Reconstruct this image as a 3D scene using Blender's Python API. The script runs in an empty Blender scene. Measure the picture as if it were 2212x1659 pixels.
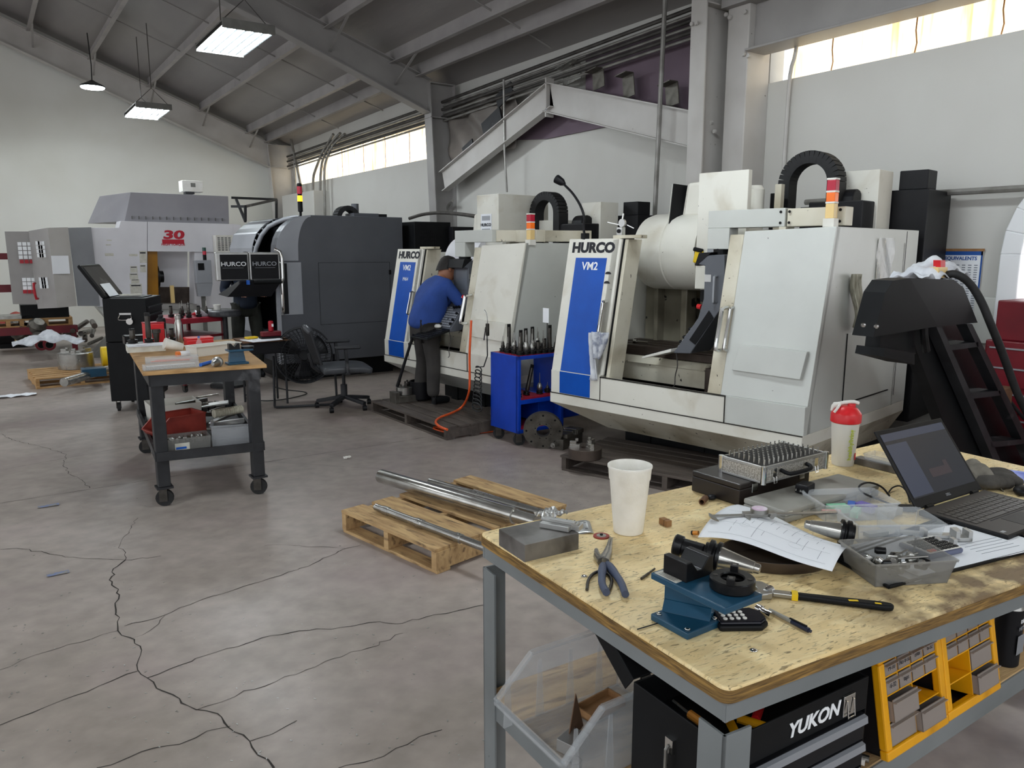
import bpy, bmesh, math, random
from mathutils import Vector, Matrix, Euler
random.seed(7)
sc = bpy.context.scene
COL = sc.collection
R = math.radians
# ---------------------------------------------------------------- camera
FPX, HORIZ, CH = 1655.0, 540.0, 1.65
PITCH = math.atan((829.5-HORIZ)/FPX); YAW = R(34.3)
cd = bpy.data.cameras.new('camera'); cam = bpy.data.objects.new('camera', cd); COL.objects.link(cam)
cam.location = (0, 0, CH); cam.rotation_euler = (math.pi/2-PITCH, 0, -YAW)
cd.sensor_width = 36; cd.sensor_fit = 'HORIZONTAL'; cd.lens = FPX/2212*36
cd.clip_start = .05; cd.clip_end = 200
sc.camera = cam
# ---------------------------------------------------------------- world, exposure, large lights
w = bpy.data.worlds.new('world'); sc.world = w; w.use_nodes = True
bg = w.node_tree.nodes['Background']; bg.inputs[0].default_value = (.93, .96, 1.0, 1); bg.inputs[1].default_value = .68
sc.view_settings.view_transform = 'Standard'; sc.view_settings.look = 'None'
sc.view_settings.gamma = 1; sc.view_settings.use_curve_mapping = False
sc.view_settings.exposure = 1.08
TUBE = 40.0        # brightness of the fluorescent tubes
PANE = 1.0         # daylight through the fibreglass clerestory panels
# ---------------------------------------------------------------- rays: pixel of the photo -> point in the room
_f = Vector((math.sin(YAW)*math.cos(PITCH), math.cos(YAW)*math.cos(PITCH), -math.sin(PITCH)))
_r = Vector((math.cos(YAW), -math.sin(YAW), 0)); _u = _r.cross(_f)
def ray(px, py): return _f*FPX + _r*(px-1106) - _u*(py-829.5)
CAM = Vector((0, 0, CH))
def Z(px, py, z=0.0):
    d = ray(px, py); return CAM + d*((z-CH)/d.z)
def X(px, py, x):
    d = ray(px, py); return CAM + d*(x/d.x)
def Y(px, py, y):
    d = ray(px, py); return CAM + d*(y/d.y)
BZ = .95
def B(px, py, h=0): return Z(px, py, BZ+h)
def ang(a, b): return math.atan2(b[1]-a[1], b[0]-a[0])
# ---------------------------------------------------------------- mesh builder
class MB:
    def __init__(s): s.v = []; s.f = []; s.m = []; s.cur = 0; s.T = Matrix.Identity(4)
    def mi(s, i): s.cur = i; return s
    def add(s, vs, fs):
        o = len(s.v); s.v += [tuple(s.T @ Vector(p)) for p in vs]
        s.f += [tuple(i+o for i in f) for f in fs]; s.m += [s.cur]*len(fs); return s
    def box(s, x0, x1, y0, y1, z0, z1):
        return s.add([(x0,y0,z0),(x1,y0,z0),(x1,y1,z0),(x0,y1,z0),(x0,y0,z1),(x1,y0,z1),(x1,y1,z1),(x0,y1,z1)],
            [(3,2,1,0),(4,5,6,7),(0,1,5,4),(1,2,6,5),(2,3,7,6),(3,0,4,7)])
    def cbox(s, c, d, rz=0, rx=0, ry=0):
        M = Matrix.Translation(c) @ Euler((rx, ry, rz)).to_matrix().to_4x4(); x, y, z = [k/2 for k in d]
        P = [M @ Vector(p) for p in [(-x,-y,-z),(x,-y,-z),(x,y,-z),(-x,y,-z),(-x,-y,z),(x,-y,z),(x,y,z),(-x,y,z)]]
        return s.add(P, [(3,2,1,0),(4,5,6,7),(0,1,5,4),(1,2,6,5),(2,3,7,6),(3,0,4,7)])
    def hexa(s, b, t):      # 4 bottom points, 4 top points
        return s.add(list(b)+list(t), [(3,2,1,0),(4,5,6,7),(0,1,5,4),(1,2,6,5),(2,3,7,6),(3,0,4,7)])
    def bar(s, a, b, w, h=None, upv=(0,0,1)):
        a = Vector(a); b = Vector(b); h = h or w; d = (b-a).normalized(); u = Vector(upv)
        if abs(d.dot(u)) > .98: u = Vector((1,0,0))
        r = d.cross(u).normalized(); q = r.cross(d)
        c = [(-r*w-q*h)/2, (r*w-q*h)/2, (r*w+q*h)/2, (-r*w+q*h)/2]
        return s.hexa([a+k for k in c], [b+k for k in c])
    def prism(s, pts, ax, a, b):   # 2-D outline extruded along ax between a and b
        def P(p, k):
            return (k,p[0],p[1]) if ax=='x' else (p[0],k,p[1]) if ax=='y' else (p[0],p[1],k)
        n = len(pts)
        return s.add([P(p,a) for p in pts]+[P(p,b) for p in pts],
            [tuple(range(n))[::-1], tuple(range(n,2*n))]+[(i,(i+1)%n,(i+1)%n+n,i+n) for i in range(n)])
    def cone(s, a, b, r0, r1=None, n=16, caps=True):
        a = Vector(a); b = Vector(b); r1 = r0 if r1 is None else r1; d = (b-a).normalized()
        u = Vector((0,0,1)) if abs(d.z) < .9 else Vector((1,0,0)); x = d.cross(u).normalized(); y = x.cross(d)
        vs = []; 
        for p, r in ((a,r0),(b,r1)):
            for i in range(n):
                t = 2*math.pi*i/n; vs.append(p+(x*math.cos(t)+y*math.sin(t))*r)
        fs = [(i,(i+1)%n,(i+1)%n+n,i+n) for i in range(n)]
        if caps: fs += [tuple(range(n))[::-1], tuple(range(n,2*n))]
        return s.add(vs, fs)
    def lathe(s, prof, a=(0,0,0), d=(0,0,1), n=24, close=True):   # prof: (radius, height)
        a = Vector(a); d = Vector(d).normalized(); u = Vector((0,0,1)) if abs(d.z) < .9 else Vector((1,0,0))
        x = d.cross(u).normalized(); y = x.cross(d); vs = []; fs = []
        for r, h in prof:
            for i in range(n):
                t = 2*math.pi*i/n; vs.append(a+d*h+(x*math.cos(t)+y*math.sin(t))*r)
        for k in range(len(prof)-1):
            for i in range(n): fs.append((k*n+i, k*n+(i+1)%n, (k+1)*n+(i+1)%n, (k+1)*n+i))
        if close: fs += [tuple(range(n))[::-1], tuple(range((len(prof)-1)*n, len(prof)*n))]
        return s.add(vs, fs)
    def tube(s, pts, r, n=8, smooth=0, caps=True):
        P = [Vector(p) for p in pts]
        for _ in range(smooth):
            Q = [P[0]]
            for i in range(len(P)-1): Q += [P[i]*.75+P[i+1]*.25, P[i]*.25+P[i+1]*.75]
            P = Q+[P[-1]]
        vs = []; fs = []; x = None
        for i, p in enumerate(P):
            d = (P[min(i+1,len(P)-1)]-P[max(i-1,0)]).normalized()
            if x is None:
                u = Vector((0,0,1)) if abs(d.z) < .9 else Vector((1,0,0)); x = d.cross(u).normalized()
            else:
                x = (x-d*x.dot(d)); x = x.normalized() if x.length > 1e-6 else d.orthogonal().normalized()
            y = x.cross(d); rr = r[min(i,len(r)-1)] if isinstance(r,(list,tuple)) else r
            for k in range(n):
                t = 2*math.pi*k/n; vs.append(p+(x*math.cos(t)+y*math.sin(t))*rr)
        for i in range(len(P)-1):
            for k in range(n): fs.append((i*n+k, i*n+(k+1)%n, (i+1)*n+(k+1)%n, (i+1)*n+k))
        if caps: fs += [tuple(range(n))[::-1], tuple(range((len(P)-1)*n, len(P)*n))]
        return s.add(vs, fs)
    def sphere(s, c, r, n=12, sc_=(1,1,1)):
        pr = [(math.sin(math.pi*i/(n//2+2))*r, -math.cos(math.pi*i/(n//2+2))*r) for i in range(1, n//2+2)]
        vs = []; fs = []; c = Vector(c)
        for rr, h in pr:
            for k in range(n):
                t = 2*math.pi*k/n; vs.append(c+Vector((math.cos(t)*rr*sc_[0], math.sin(t)*rr*sc_[1], h*sc_[2])))
        m = len(pr)
        for i in range(m-1):
            for k in range(n): fs.append((i*n+k, i*n+(k+1)%n, (i+1)*n+(k+1)%n, (i+1)*n+k))
        fs += [tuple(range(n))[::-1], tuple(range((m-1)*n, m*n))]
        return s.add(vs, fs)
    def grid(s, nx, ny, fn):
        vs = [fn(i/nx, j/ny) for j in range(ny+1) for i in range(nx+1)]
        fs = [(j*(nx+1)+i, j*(nx+1)+i+1, (j+1)*(nx+1)+i+1, (j+1)*(nx+1)+i) for j in range(ny) for i in range(nx)]
        return s.add(vs, fs)
    def build(s, name, mats, parent=None, smooth=False, bevel=0, solid=0, sub=0, label=None):
        me = bpy.data.meshes.new(name); me.from_pydata(s.v, [], s.f)
        if not isinstance(mats, (list, tuple)): mats = [mats]
        for m in mats: me.materials.append(m)
        for i, p in enumerate(me.polygons): p.material_index = min(s.m[i], len(mats)-1)
        bm = bmesh.new(); bm.from_mesh(me); bmesh.ops.recalc_face_normals(bm, faces=bm.faces[:]); bm.to_mesh(me); bm.free()
        if smooth:
            for p in me.polygons: p.use_smooth = True
            if smooth is not True:
                me.set_sharp_from_angle(angle=R(smooth))
        o = bpy.data.objects.new(name, me); COL.objects.link(o)
        if parent: o.parent = parent
        if solid:
            q = o.modifiers.new('s', 'SOLIDIFY'); q.thickness = solid; q.offset = 0
        if sub:
            q = o.modifiers.new('u', 'SUBSURF'); q.levels = sub; q.render_levels = sub
        if bevel:
            q = o.modifiers.new('b', 'BEVEL'); q.width = bevel; q.segments = 2; q.limit_method = 'ANGLE'; q.angle_limit = R(40)
        if label: o['label'] = label
        return o
def tag(o, label=None, cat=None, group=None, kind=None):
    if label: o['label'] = label
    if cat: o['category'] = cat
    if group: o['group'] = group
    if kind: o['kind'] = kind
    return o
def thing(name, label, cat, loc=(0,0,0), rz=0, group=None):
    o = bpy.data.objects.new(name, None); COL.objects.link(o); o.empty_display_size = .1
    o.location = loc; o.rotation_euler = (0, 0, rz); tag(o, label, cat, group); return o
def struct(o): o['kind'] = 'structure'; return o
def dup(o, loc=None, rz=None, label=None, parent=None):
    c = o.copy(); COL.objects.link(c)
    if parent: c.parent = parent
    if loc is not None: c.location = loc
    if rz is not None: c.rotation_euler = (c.rotation_euler[0], c.rotation_euler[1], rz)
    if label: c['label'] = label
    for ch in o.children: dup(ch, parent=c)
    return c
def text(name, s, size, mat, parent, loc, rot, bold=0, wide=1.0, shear=0, mirror=False, ext=.0006, label=None, lsp=1):
    cu = bpy.data.curves.new(name, 'FONT'); cu.body = s; cu.size = size; cu.extrude = ext; cu.offset = bold; cu.shear = shear
    cu.align_x = 'CENTER'; cu.align_y = 'CENTER'; cu.space_character = lsp; cu.resolution_u = 3
    t = bpy.data.objects.new(name, cu); COL.objects.link(t)
    dg = bpy.context.evaluated_depsgraph_get(); me = bpy.data.meshes.new_from_object(t.evaluated_get(dg))
    bpy.data.objects.remove(t); me.materials.clear(); me.materials.append(mat)
    me.transform(Matrix.Diagonal((wide, 1, 1, 1)))
    o = bpy.data.objects.new(name, me); COL.objects.link(o); o.location = loc
    if isinstance(rot, Matrix): o.rotation_euler = rot.to_euler()
    else: o.rotation_euler = rot
    if parent: o.parent = parent
    if label: o['label'] = label
    return o
# ---------------------------------------------------------------- materials
def srgb(h):
    c = [int(h[i:i+2], 16)/255 for i in (0, 2, 4)]
    return tuple((x/12.92 if x <= .04045 else ((x+.055)/1.055)**2.4) for x in c)+(1,)
def pm(name, c1, c2=None, rough=.5, metal=0, scale=5, detail=4, stretch=(1,1,1), lo=.35, hi=.7, bump=0, bscale=60,
       spots=None, sscale=30, sthr=.68, rvar=0, emit=0, alpha=1, trans=0, coat=0, ior=1.45, spec=.5, c3=None, scale3=.8, lo3=.5, hi3=.8):
    m = bpy.data.materials.new(name); m.use_nodes = True; nt = m.node_tree; N = nt.nodes; L = nt.links
    b = N['Principled BSDF']
    C1 = srgb(c1); b.inputs['Base Color'].default_value = C1; b.inputs['Roughness'].default_value = rough
    b.inputs['Metallic'].default_value = metal; b.inputs['IOR'].default_value = ior; b.inputs['Specular IOR Level'].default_value = spec
    if alpha < 1: b.inputs['Alpha'].default_value = alpha
    if trans: b.inputs['Transmission Weight'].default_value = trans
    if coat: b.inputs['Coat Weight'].default_value = coat; b.inputs['Coat Roughness'].default_value = .1
    tc = N.new('ShaderNodeTexCoord'); mp = N.new('ShaderNodeMapping'); mp.inputs['Scale'].default_value = stretch
    L.new(tc.outputs['Object'], mp.inputs[0])
    def noise(sc_, det=4, dist=0):
        n = N.new('ShaderNodeTexNoise'); n.inputs['Scale'].default_value = sc_; n.inputs['Detail'].default_value = det
        n.inputs['Distortion'].default_value = dist; L.new(mp.outputs[0], n.inputs['Vector']); return n
    def ramp(src, a, b_):
        r = N.new('ShaderNodeMapRange'); r.inputs[1].default_value = a; r.inputs[2].default_value = b_; L.new(src, r.inputs[0]); return r.outputs[0]
    def mix(f, a, b_):
        x = N.new('ShaderNodeMix'); x.data_type = 'RGBA'; L.new(f, x.inputs[0])
        for k, q in ((6,a),(7,b_)):
            if isinstance(q, tuple): x.inputs[k].default_value = q
            else: L.new(q, x.inputs[k])
        return x.outputs[2]
    out = None
    n1 = noise(scale, detail)
    if c2: out = mix(ramp(n1.outputs[0], lo, hi), C1, srgb(c2))
    if c3: out = mix(ramp(noise(scale3, 5, .4).outputs[0], lo3, hi3), out or C1, srgb(c3))
    if spots: out = mix(ramp(noise(sscale, 3, .3).outputs[0], sthr, sthr+.03), out or C1, srgb(spots))
    if out: L.new(out, b.inputs['Base Color'])
    if rvar:
        L.new(ramp(n1.outputs[0], .3, .7), (a := N.new('ShaderNodeMath')).inputs[0]); a.operation = 'MULTIPLY_ADD'
        a.inputs[1].default_value = rvar; a.inputs[2].default_value = rough-rvar/2; L.new(a.outputs[0], b.inputs['Roughness'])
    if bump:
        bp = N.new('ShaderNodeBump'); bp.inputs['Strength'].default_value = bump; bp.inputs['Distance'].default_value = .01
        L.new(noise(bscale, 5).outputs[0], bp.inputs['Height']); L.new(bp.outputs[0], b.inputs['Normal'])
    if emit:
        if out: L.new(out, b.inputs['Emission Color'])
        else: b.inputs['Emission Color'].default_value = C1
        b.inputs['Emission Strength'].default_value = emit
    return m
M = {}
M['wall'] = pm('painted_wall', 'cccbc6', 'c3c1bb', .7, scale=.6, c3='b2afa7', scale3=.35, lo3=.55, hi3=.9, bump=.08, bscale=30)
M['wallfar'] = pm('painted_block_wall', 'dcdcd6', 'd0cfc6', .7, scale=.5, c3='bfbaa8', scale3=.3, lo3=.55, hi3=.9, bump=.08, bscale=20)
M['steelw'] = pm('painted_steel', 'bdbab6', 'aeaaa5', .5, scale=2, spots='6f665c', sscale=14, sthr=.74)
M['steelg'] = pm('grey_steel', '9c9996', '8f8c8a', .5, scale=2)
M['purlin'] = pm('purlin_paint', 'a9a5a3', '979392', .55, scale=2)
M['conduit'] = pm('galvanised_conduit', '9c9a96', '7d7a75', .45, .5, scale=6)
M['conduitd'] = pm('dark_conduit', '55524f', '3d3a38', .5, .4, scale=6)
M['purple'] = pm('purple_board', '6d5c68', '5f505b', .7, scale=1.5)
M['tarp'] = pm('insulation_tarp', '857d76', '4f4a46', .5, scale=1.2, lo=.3, hi=.75, bump=.9, bscale=4)
M['insul'] = pm('roof_insulation', '97938f', '7f7b7c', .45, scale=.8, stretch=(1,.25,1), bump=.8, bscale=6)
M['crack'] = pm('crack_dirt', '35312e', None, .9)
M['white'] = pm('machine_white', 'e2e0d6', 'd6d3c8', .33, scale=2.2, spots='5d554a', sscale=46, sthr=.73, c3='b5aa90', scale3=2.6, lo3=.55, hi3=.85, bump=.03, bscale=120)
M['whited'] = pm('machine_white_dirty', 'd6d1c0', 'c2baa4', .45, scale=3, spots='2e2a25', sscale=24, sthr=.69, c3='8d8168', scale3=3, lo3=.5, hi3=.8)
M['whitec'] = pm('machine_white_clean', 'e6e5ea', 'dcdbe0', .35, scale=2)
M['greypan'] = pm('panel_grey', 'cbcdc8', 'c0c2bd', .35, scale=2, spots='6b6a66', sscale=20, sthr=.75)
M['inner'] = pm('enclosure_inside', '8d8878', '6b6556', .5, scale=3, spots='2a2622', sscale=9, sthr=.64)
M['blue'] = pm('panel_blue', '0050b4', '0047a4', .35, scale=5, bump=.06, bscale=90, spots='7fa3d8', sscale=26, sthr=.77, spec=.3)
M['cblue'] = pm('cart_blue', '0a3fb4', '08359c', .35, scale=4)
M['dgrey'] = pm('dark_machine_grey', '56585e', '4e5056', .4, scale=2)
M['mgrey'] = pm('silver_grey', '9fa2a8', '93969c', .35, scale=2)
M['hood'] = pm('hood_grey', 'a09fa5', '94939a', .4, scale=1.5)
M['pend'] = pm('pendant_grey', '5f6268', '565960', .4, scale=4)
M['black'] = pm('black_paint', '0d0e10', '131416', .5, scale=6, spots='3c3d40', sscale=60, sthr=.77, spec=.22)
M['black2'] = pm('black_satin', '18181b', '121215', .45, scale=6, spec=.25)
M['charc'] = pm('charcoal_steel', '2e2f32', '1f2023', .5, .2, scale=8, c3='77777a', scale3=4, lo3=.62, hi3=.8)
M['rubber'] = pm('rubber', '1b1b1c', '262627', .7, scale=20)
M['chain'] = pm('cable_chain_black', '1a1a1c', '131315', .65, scale=12)
M['chrome'] = pm('chrome', 'd8d8d6', None, .12, 1)
M['metal'] = pm('bare_steel', 'a8a7a3', '8c8a85', .3, .9, scale=8, rvar=.15)
M['bright'] = pm('ground_steel', 'c4c3be', 'a5a29b', .25, .9, scale=10, stretch=(1,1,1))
M['dmetal'] = pm('dark_tool_steel', '56534f', '3e3b38', .35, .8, scale=14)
M['bmetal'] = pm('blackened_steel', '141415', '1e1e20', .35, .4, scale=20, bump=.05)
M['block'] = pm('ground_block_steel', '85827f', '6a6663', .4, .6, scale=9, c3='55514d', scale3=14, lo3=.5, hi3=.75)
M['iron'] = pm('cast_iron', '6a665f', '4d4944', .5, .6, scale=12)
M['brown'] = pm('oiled_iron', '5c514a', '463d38', .4, .6, scale=6)
M['red'] = pm('red_paint', 'b01226', '9b1022', .4, scale=6)
M['redp'] = pm('red_plastic', 'd8262c', 'c81f26', .35, scale=6)
M['dred'] = pm('dark_red_paint', '6f121f', '5f0f1b', .4, scale=5)
M['rbin'] = pm('faded_red_bin', '9a3a2f', '7e2c24', .5, scale=9)
M['tred'] = pm('tray_red', '9c1c30', '84182a', .45, scale=8)
M['yellow'] = pm('yellow_plastic', 'eda80e', 'd89608', .38, scale=7, c3='b27a10', scale3=9, lo3=.6, hi3=.85)
M['yel'] = pm('yellow_paint', 'e6c21c', None, .4)
M['orange'] = pm('orange_hose', 'e8602c', 'd8521f', .4, scale=9)
M['orangep'] = pm('orange_print', 'e0762a', None, .5)
M['amber'] = pm('amber_lens', 'd9661c', None, .2, emit=.15)
M['redlens'] = pm('red_lens', 'a01830', None, .2, emit=.1)
M['yelens'] = pm('cream_lens', 'e8c98a', None, .3)
M['amberon'] = pm('amber_lit', 'f0a020', None, .2, emit=1.2)
M['green'] = pm('green_lens', '1c4a40', None, .3)
M['gplas'] = pm('green_plastic', '7fc9a4', None, .4)
M['bplas'] = pm('blue_plastic', '2060c0', None, .4)
M['pplas'] = pm('purple_plastic', '6a5cb0', None, .4)
M['pinkp'] = pm('pink_plastic', 'e0958a', None, .4)
M['foam'] = pm('styrofoam', 'f2f0ea', 'e6e3da', .6, scale=20, bump=.12, bscale=220)
M['wplas'] = pm('white_plastic', 'e6e4de', 'd9d6cd', .45, scale=9)
M['paper'] = pm('paper', 'f0f2f6', 'e6e9ee', .7, scale=3)
M['paperl'] = pm('paper_label', 'd8d6cc', 'c6c3b6', .7, scale=20)
M['kraft'] = pm('kraft_paper', 'a07850', '8a6440', .8, scale=14, bump=.3, bscale=40)
M['card'] = pm('cardboard', '6d4f38', '5a402c', .8, scale=9)
M['ink'] = pm('ink', '23242a', None, .7)
M['inkg'] = pm('faint_ink', '8a8f98', None, .8)
M['inkr'] = pm('red_ink', 'c01d33', None, .5)
M['inkw'] = pm('white_print', 'eef0f2', None, .5)
M['inks'] = pm('silver_print', '9a9da3', None, .4, .4)
M['inkb'] = pm('blue_ink', '1c4f9a', None, .6)
M['inky'] = pm('lime_print', 'b9c830', None, .6)
M['teal'] = pm('teal_paint', '1f4c66', '173f57', .32, scale=9, spots='6b8fa3', sscale=55, sthr=.76, rvar=.1)
M['fabb'] = pm('blue_shirt', '2b4a94', '244080', .85, scale=7, bump=.25, bscale=30)
M['fabn'] = pm('navy_shirt', '17202f', '1e293a', .85, scale=7, bump=.25, bscale=30)
M['fabk'] = pm('dark_trousers', '3d3a38', '2f2d2c', .9, scale=7, bump=.3, bscale=24)
M['fabg'] = pm('olive_trousers', '2a2c26', '222420', .9, scale=9, bump=.3, bscale=24)
M['skin'] = pm('skin', '9c6a50', '8c5c44', .5, scale=12)
M['skinl'] = pm('skin_light', 'c08e76', 'b07f68', .5, scale=12)
M['hair'] = pm('hair', '1c1816', '262120', .7, scale=40)
M['cloth'] = pm('rag_cloth', 'dcdfe4', 'b9bcc4', .85, scale=12, bump=.4, bscale=18)
M['clothd'] = pm('rag_stripes', 'c2bfae', '8b8676', .85, scale=9, stretch=(8,8,.6), bump=.4, bscale=18)
M['rag'] = pm('grubby_rag', 'cdd0d6', '8f94a4', .85, scale=22, lo=.45, hi=.6, bump=.5, bscale=22)
M['palw'] = pm('pallet_wood_light', 'c19a68', '9b7548', .75, scale=5, stretch=(1,6,6), c3='7a5a3a', scale3=4, lo3=.55, hi3=.8, bump=.2, bscale=25)
M['pal'] = pm('pallet_wood', 'c9a878', 'a3825a', .75, scale=4, stretch=(1.2,7,4), c3='5f4833', scale3=6, lo3=.54, hi3=.75, bump=.25, bscale=25)
M['pald'] = pm('pallet_wood_dark', '5a514a', '423a35', .6, scale=4, stretch=(1,5,3), bump=.2, bscale=25)
M['pend_end'] = M['palw']
M['gapron'] = pm('bench_grey_paint', '7d8182', '6c7071', .5, scale=3, spots='3f4142', sscale=16, sthr=.74)
M['edge'] = pm('plywood_edge', '8a6a38', '4e3a1e', .7, scale=22, stretch=(1,1,16), lo=.3, hi=.7, c3='b8904c', scale3=9)
M['glove'] = pm('grey_glove', '7b766c', '5c5850', .9, scale=30, bump=.5, bscale=60)
M['gloved'] = pm('dark_glove', '47443f', '36332f', .8, scale=30, bump=.5, bscale=50)
M['case'] = pm('grey_case', '9a9890', '8a8880', .5, scale=9)
M['dcase'] = pm('dark_case', '2b2522', '211c1a', .35, scale=5)
M['alu'] = pm('aluminium', 'c2c2c0', 'b0b0ae', .35, .8, scale=10)
M['dots'] = pm('textured_alu', 'c6c2ba', '9a958c', .45, .6, scale=220, lo=.45, hi=.55)
M['chip'] = pm('chair_leather', '4a4c50', '3c3e42', .35, scale=6)
M['mesh'] = pm('chair_mesh', '232326', '1a1a1c', .7, scale=120, alpha=.93)
M['lap'] = pm('laptop_black', '141416', '19191b', .5, scale=8, spec=.25)
M['key'] = pm('laptop_keys', '2e2c2c', None, .4)
M['lapd'] = pm('laptop_deck', '3a3634', '332f2e', .5, scale=6)
M['screen'] = pm('screen_dark', '20242e', '1c202b', .25, scale=2, emit=.05, spec=.3)
M['screenl'] = pm('screen_light', '3a4052', None, .25, emit=.05, spec=.3)
M['screenr'] = pm('screen_plum', '2c2028', None, .2, emit=.1)
M['scrg'] = pm('screen_grey', '6f747c', '666b73', .25, scale=3)
M['gold'] = pm('yellow_window', 'a8741c', '8f6214', .3, scale=3)
M['bgrey'] = pm('steel_bin_grey', '7c7c78', '6a6a66', .45, .4, scale=8)
M['dust'] = pm('chips_dark', '24211f', '3b3733', .6, .4, scale=60)
M['teeth'] = pm('battery_copper', 'd08a3a', 'b87428', .35, .3, scale=12)
M['sky'] = pm('frosted_glass', 'f4f6f8', None, .5, emit=1.2)
M['tube'] = pm('lit_tube', 'f2fbff', None, .4, emit=TUBE)
M['refl'] = pm('fixture_dark', '34383a', None, .35, emit=0)  # coloured dark so the glowing tubes read as separate
def clear(name, col, a, rough=.15):
    m = pm(name, col, None, rough, alpha=a, spec=.6); return m
M['clearp'] = clear('clear_plastic', 'd9dde0', .24)
M['clearb'] = clear('clear_bin', 'b9bcc0', .34, .25)
M['frost'] = clear('frosted_plastic', 'e4e2da', .82, .35)
M['smoke'] = clear('smoky_plastic', '8b8a86', .5, .25)
M['drawer'] = clear('drawer_plastic', '9a8f88', .8, .3)
M['vinyl'] = clear('vinyl_sleeve', 'd8dadc', .5, .08)
M['glass'] = clear('window_glass', 'eef2f4', .25, .05)
def nodes(m): nt = m.node_tree; return nt, nt.nodes, nt.links, nt.nodes['Principled BSDF']
# floor: worn sealed concrete
m = M['floor'] = pm('concrete_floor', 'afa49c', '988e86', .42, scale=1.1, detail=8, c3='84776d', scale3=.45, lo3=.45, hi3=.75, spots='d8d6d0', sscale=34, sthr=.80, rvar=.22, bump=.06, bscale=40)
nt, N, L, b = nodes(m)
src = b.inputs['Base Color'].links[0].from_socket
n = N.new('ShaderNodeTexNoise'); n.inputs['Scale'].default_value = 9; n.inputs['Detail'].default_value = 8
tc = N.new('ShaderNodeTexCoord'); mp = N.new('ShaderNodeMapping'); mp.inputs['Scale'].default_value = (1, 1.15, 1); mp.inputs['Rotation'].default_value = (0,0,.9)
L.new(tc.outputs['Object'], mp.inputs[0]); L.new(mp.outputs[0], n.inputs['Vector'])
mr = N.new('ShaderNodeMapRange'); mr.inputs[1].default_value = .35; mr.inputs[2].default_value = .7; mr.inputs[3].default_value = .86; mr.inputs[4].default_value = 1.10
L.new(n.outputs[0], mr.inputs[0]); mx = N.new('ShaderNodeMix'); mx.data_type = 'RGBA'; mx.blend_type = 'MULTIPLY'; mx.inputs[0].default_value = 1
L.new(src, mx.inputs[6]); L.new(mr.outputs[0], mx.inputs[7])
n2 = N.new('ShaderNodeTexNoise'); n2.inputs['Scale'].default_value = .9; n2.inputs['Detail'].default_value = 6; L.new(tc.outputs['Object'], n2.inputs['Vector'])
m2 = N.new('ShaderNodeMapRange'); m2.inputs[1].default_value = .52; m2.inputs[2].default_value = .7; m2.inputs[4].default_value = .35; L.new(n2.outputs[0], m2.inputs[0])
mx2 = N.new('ShaderNodeMix'); mx2.data_type = 'RGBA'; L.new(m2.outputs[0], mx2.inputs[0]); L.new(mx.outputs[2], mx2.inputs[6]); mx2.inputs[7].default_value = srgb('a28e90')
L.new(mx2.outputs[2], b.inputs['Base Color'])
# bench top: worn yellow plywood with dark flecks and long worn edge
m = M['ply'] = pm('worn_plywood', 'f4dca8', 'e6c98e', .55, scale=6, stretch=(1, 3.2, 1), lo=.3, hi=.75)
nt, N, L, b = nodes(m); src = b.inputs['Base Color'].links[0].from_socket
tc = N.new('ShaderNodeTexCoord')
def layer(src, col, sc_, st, a, b_, dist=.6, amt=1.0, rot=0):
    mp = N.new('ShaderNodeMapping'); mp.inputs['Scale'].default_value = st; mp.inputs['Rotation'].default_value = (0,0,rot); L.new(tc.outputs['Object'], mp.inputs[0])
    n = N.new('ShaderNodeTexNoise'); n.inputs['Scale'].default_value = sc_; n.inputs['Detail'].default_value = 7; n.inputs['Distortion'].default_value = dist
    L.new(mp.outputs[0], n.inputs['Vector']); r = N.new('ShaderNodeMapRange'); r.inputs[1].default_value = a; r.inputs[2].default_value = b_; r.inputs[4].default_value = amt
    L.new(n.outputs[0], r.inputs[0]); x = N.new('ShaderNodeMix'); x.data_type = 'RGBA'; L.new(r.outputs[0], x.inputs[0]); L.new(src, x.inputs[6]); x.inputs[7].default_value = srgb(col)
    return x.outputs[2]
src = layer(src, 'fae6b4', 12, (1, 3, 1), .5, .68, 1.2, .9)
src = layer(src, '5f4c30', 42, (.8, 3.6, 1), .57, .68, 1.4, .75)
src = layer(src, '8a7048', 3.2, (1, 1, 1), .52, .72, .4, .5)
src = layer(src, '2c241a', 60, (1, 2.5, 1), .68, .74, .4, .9)
# worn darker band along the front edge
sp = N.new('ShaderNodeSeparateXYZ'); L.new(tc.outputs['Object'], sp.inputs[0])
r = N.new('ShaderNodeMapRange'); r.inputs[1].default_value = .34; r.inputs[2].default_value = .05; L.new(sp.outputs[1], r.inputs[0])
rx = N.new('ShaderNodeMapRange'); rx.inputs[1].default_value = .28; rx.inputs[2].default_value = .55; L.new(sp.outputs[0], rx.inputs[0])
mu = N.new('ShaderNodeMath'); mu.operation = 'MULTIPLY'; L.new(r.outputs[0], mu.inputs[0]); L.new(rx.outputs[0], mu.inputs[1])
n = N.new('ShaderNodeTexNoise'); n.inputs['Scale'].default_value = 14; n.inputs['Detail'].default_value = 8; L.new(tc.outputs['Object'], n.inputs['Vector'])
r2 = N.new('ShaderNodeMapRange'); r2.inputs[1].default_value = .36; r2.inputs[2].default_value = .56; L.new(n.outputs[0], r2.inputs[0])
mu2 = N.new('ShaderNodeMath'); mu2.operation = 'MULTIPLY'; L.new(mu.outputs[0], mu2.inputs[0]); L.new(r2.outputs[0], mu2.inputs[1])
mu3 = N.new('ShaderNodeMath'); mu3.operation = 'MULTIPLY'; L.new(mu2.outputs[0], mu3.inputs[0]); mu3.inputs[1].default_value = .92
x = N.new('ShaderNodeMix'); x.data_type = 'RGBA'; L.new(mu3.outputs[0], x.inputs[0]); L.new(src, x.inputs[6]); x.inputs[7].default_value = srgb('6a543c')
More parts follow.
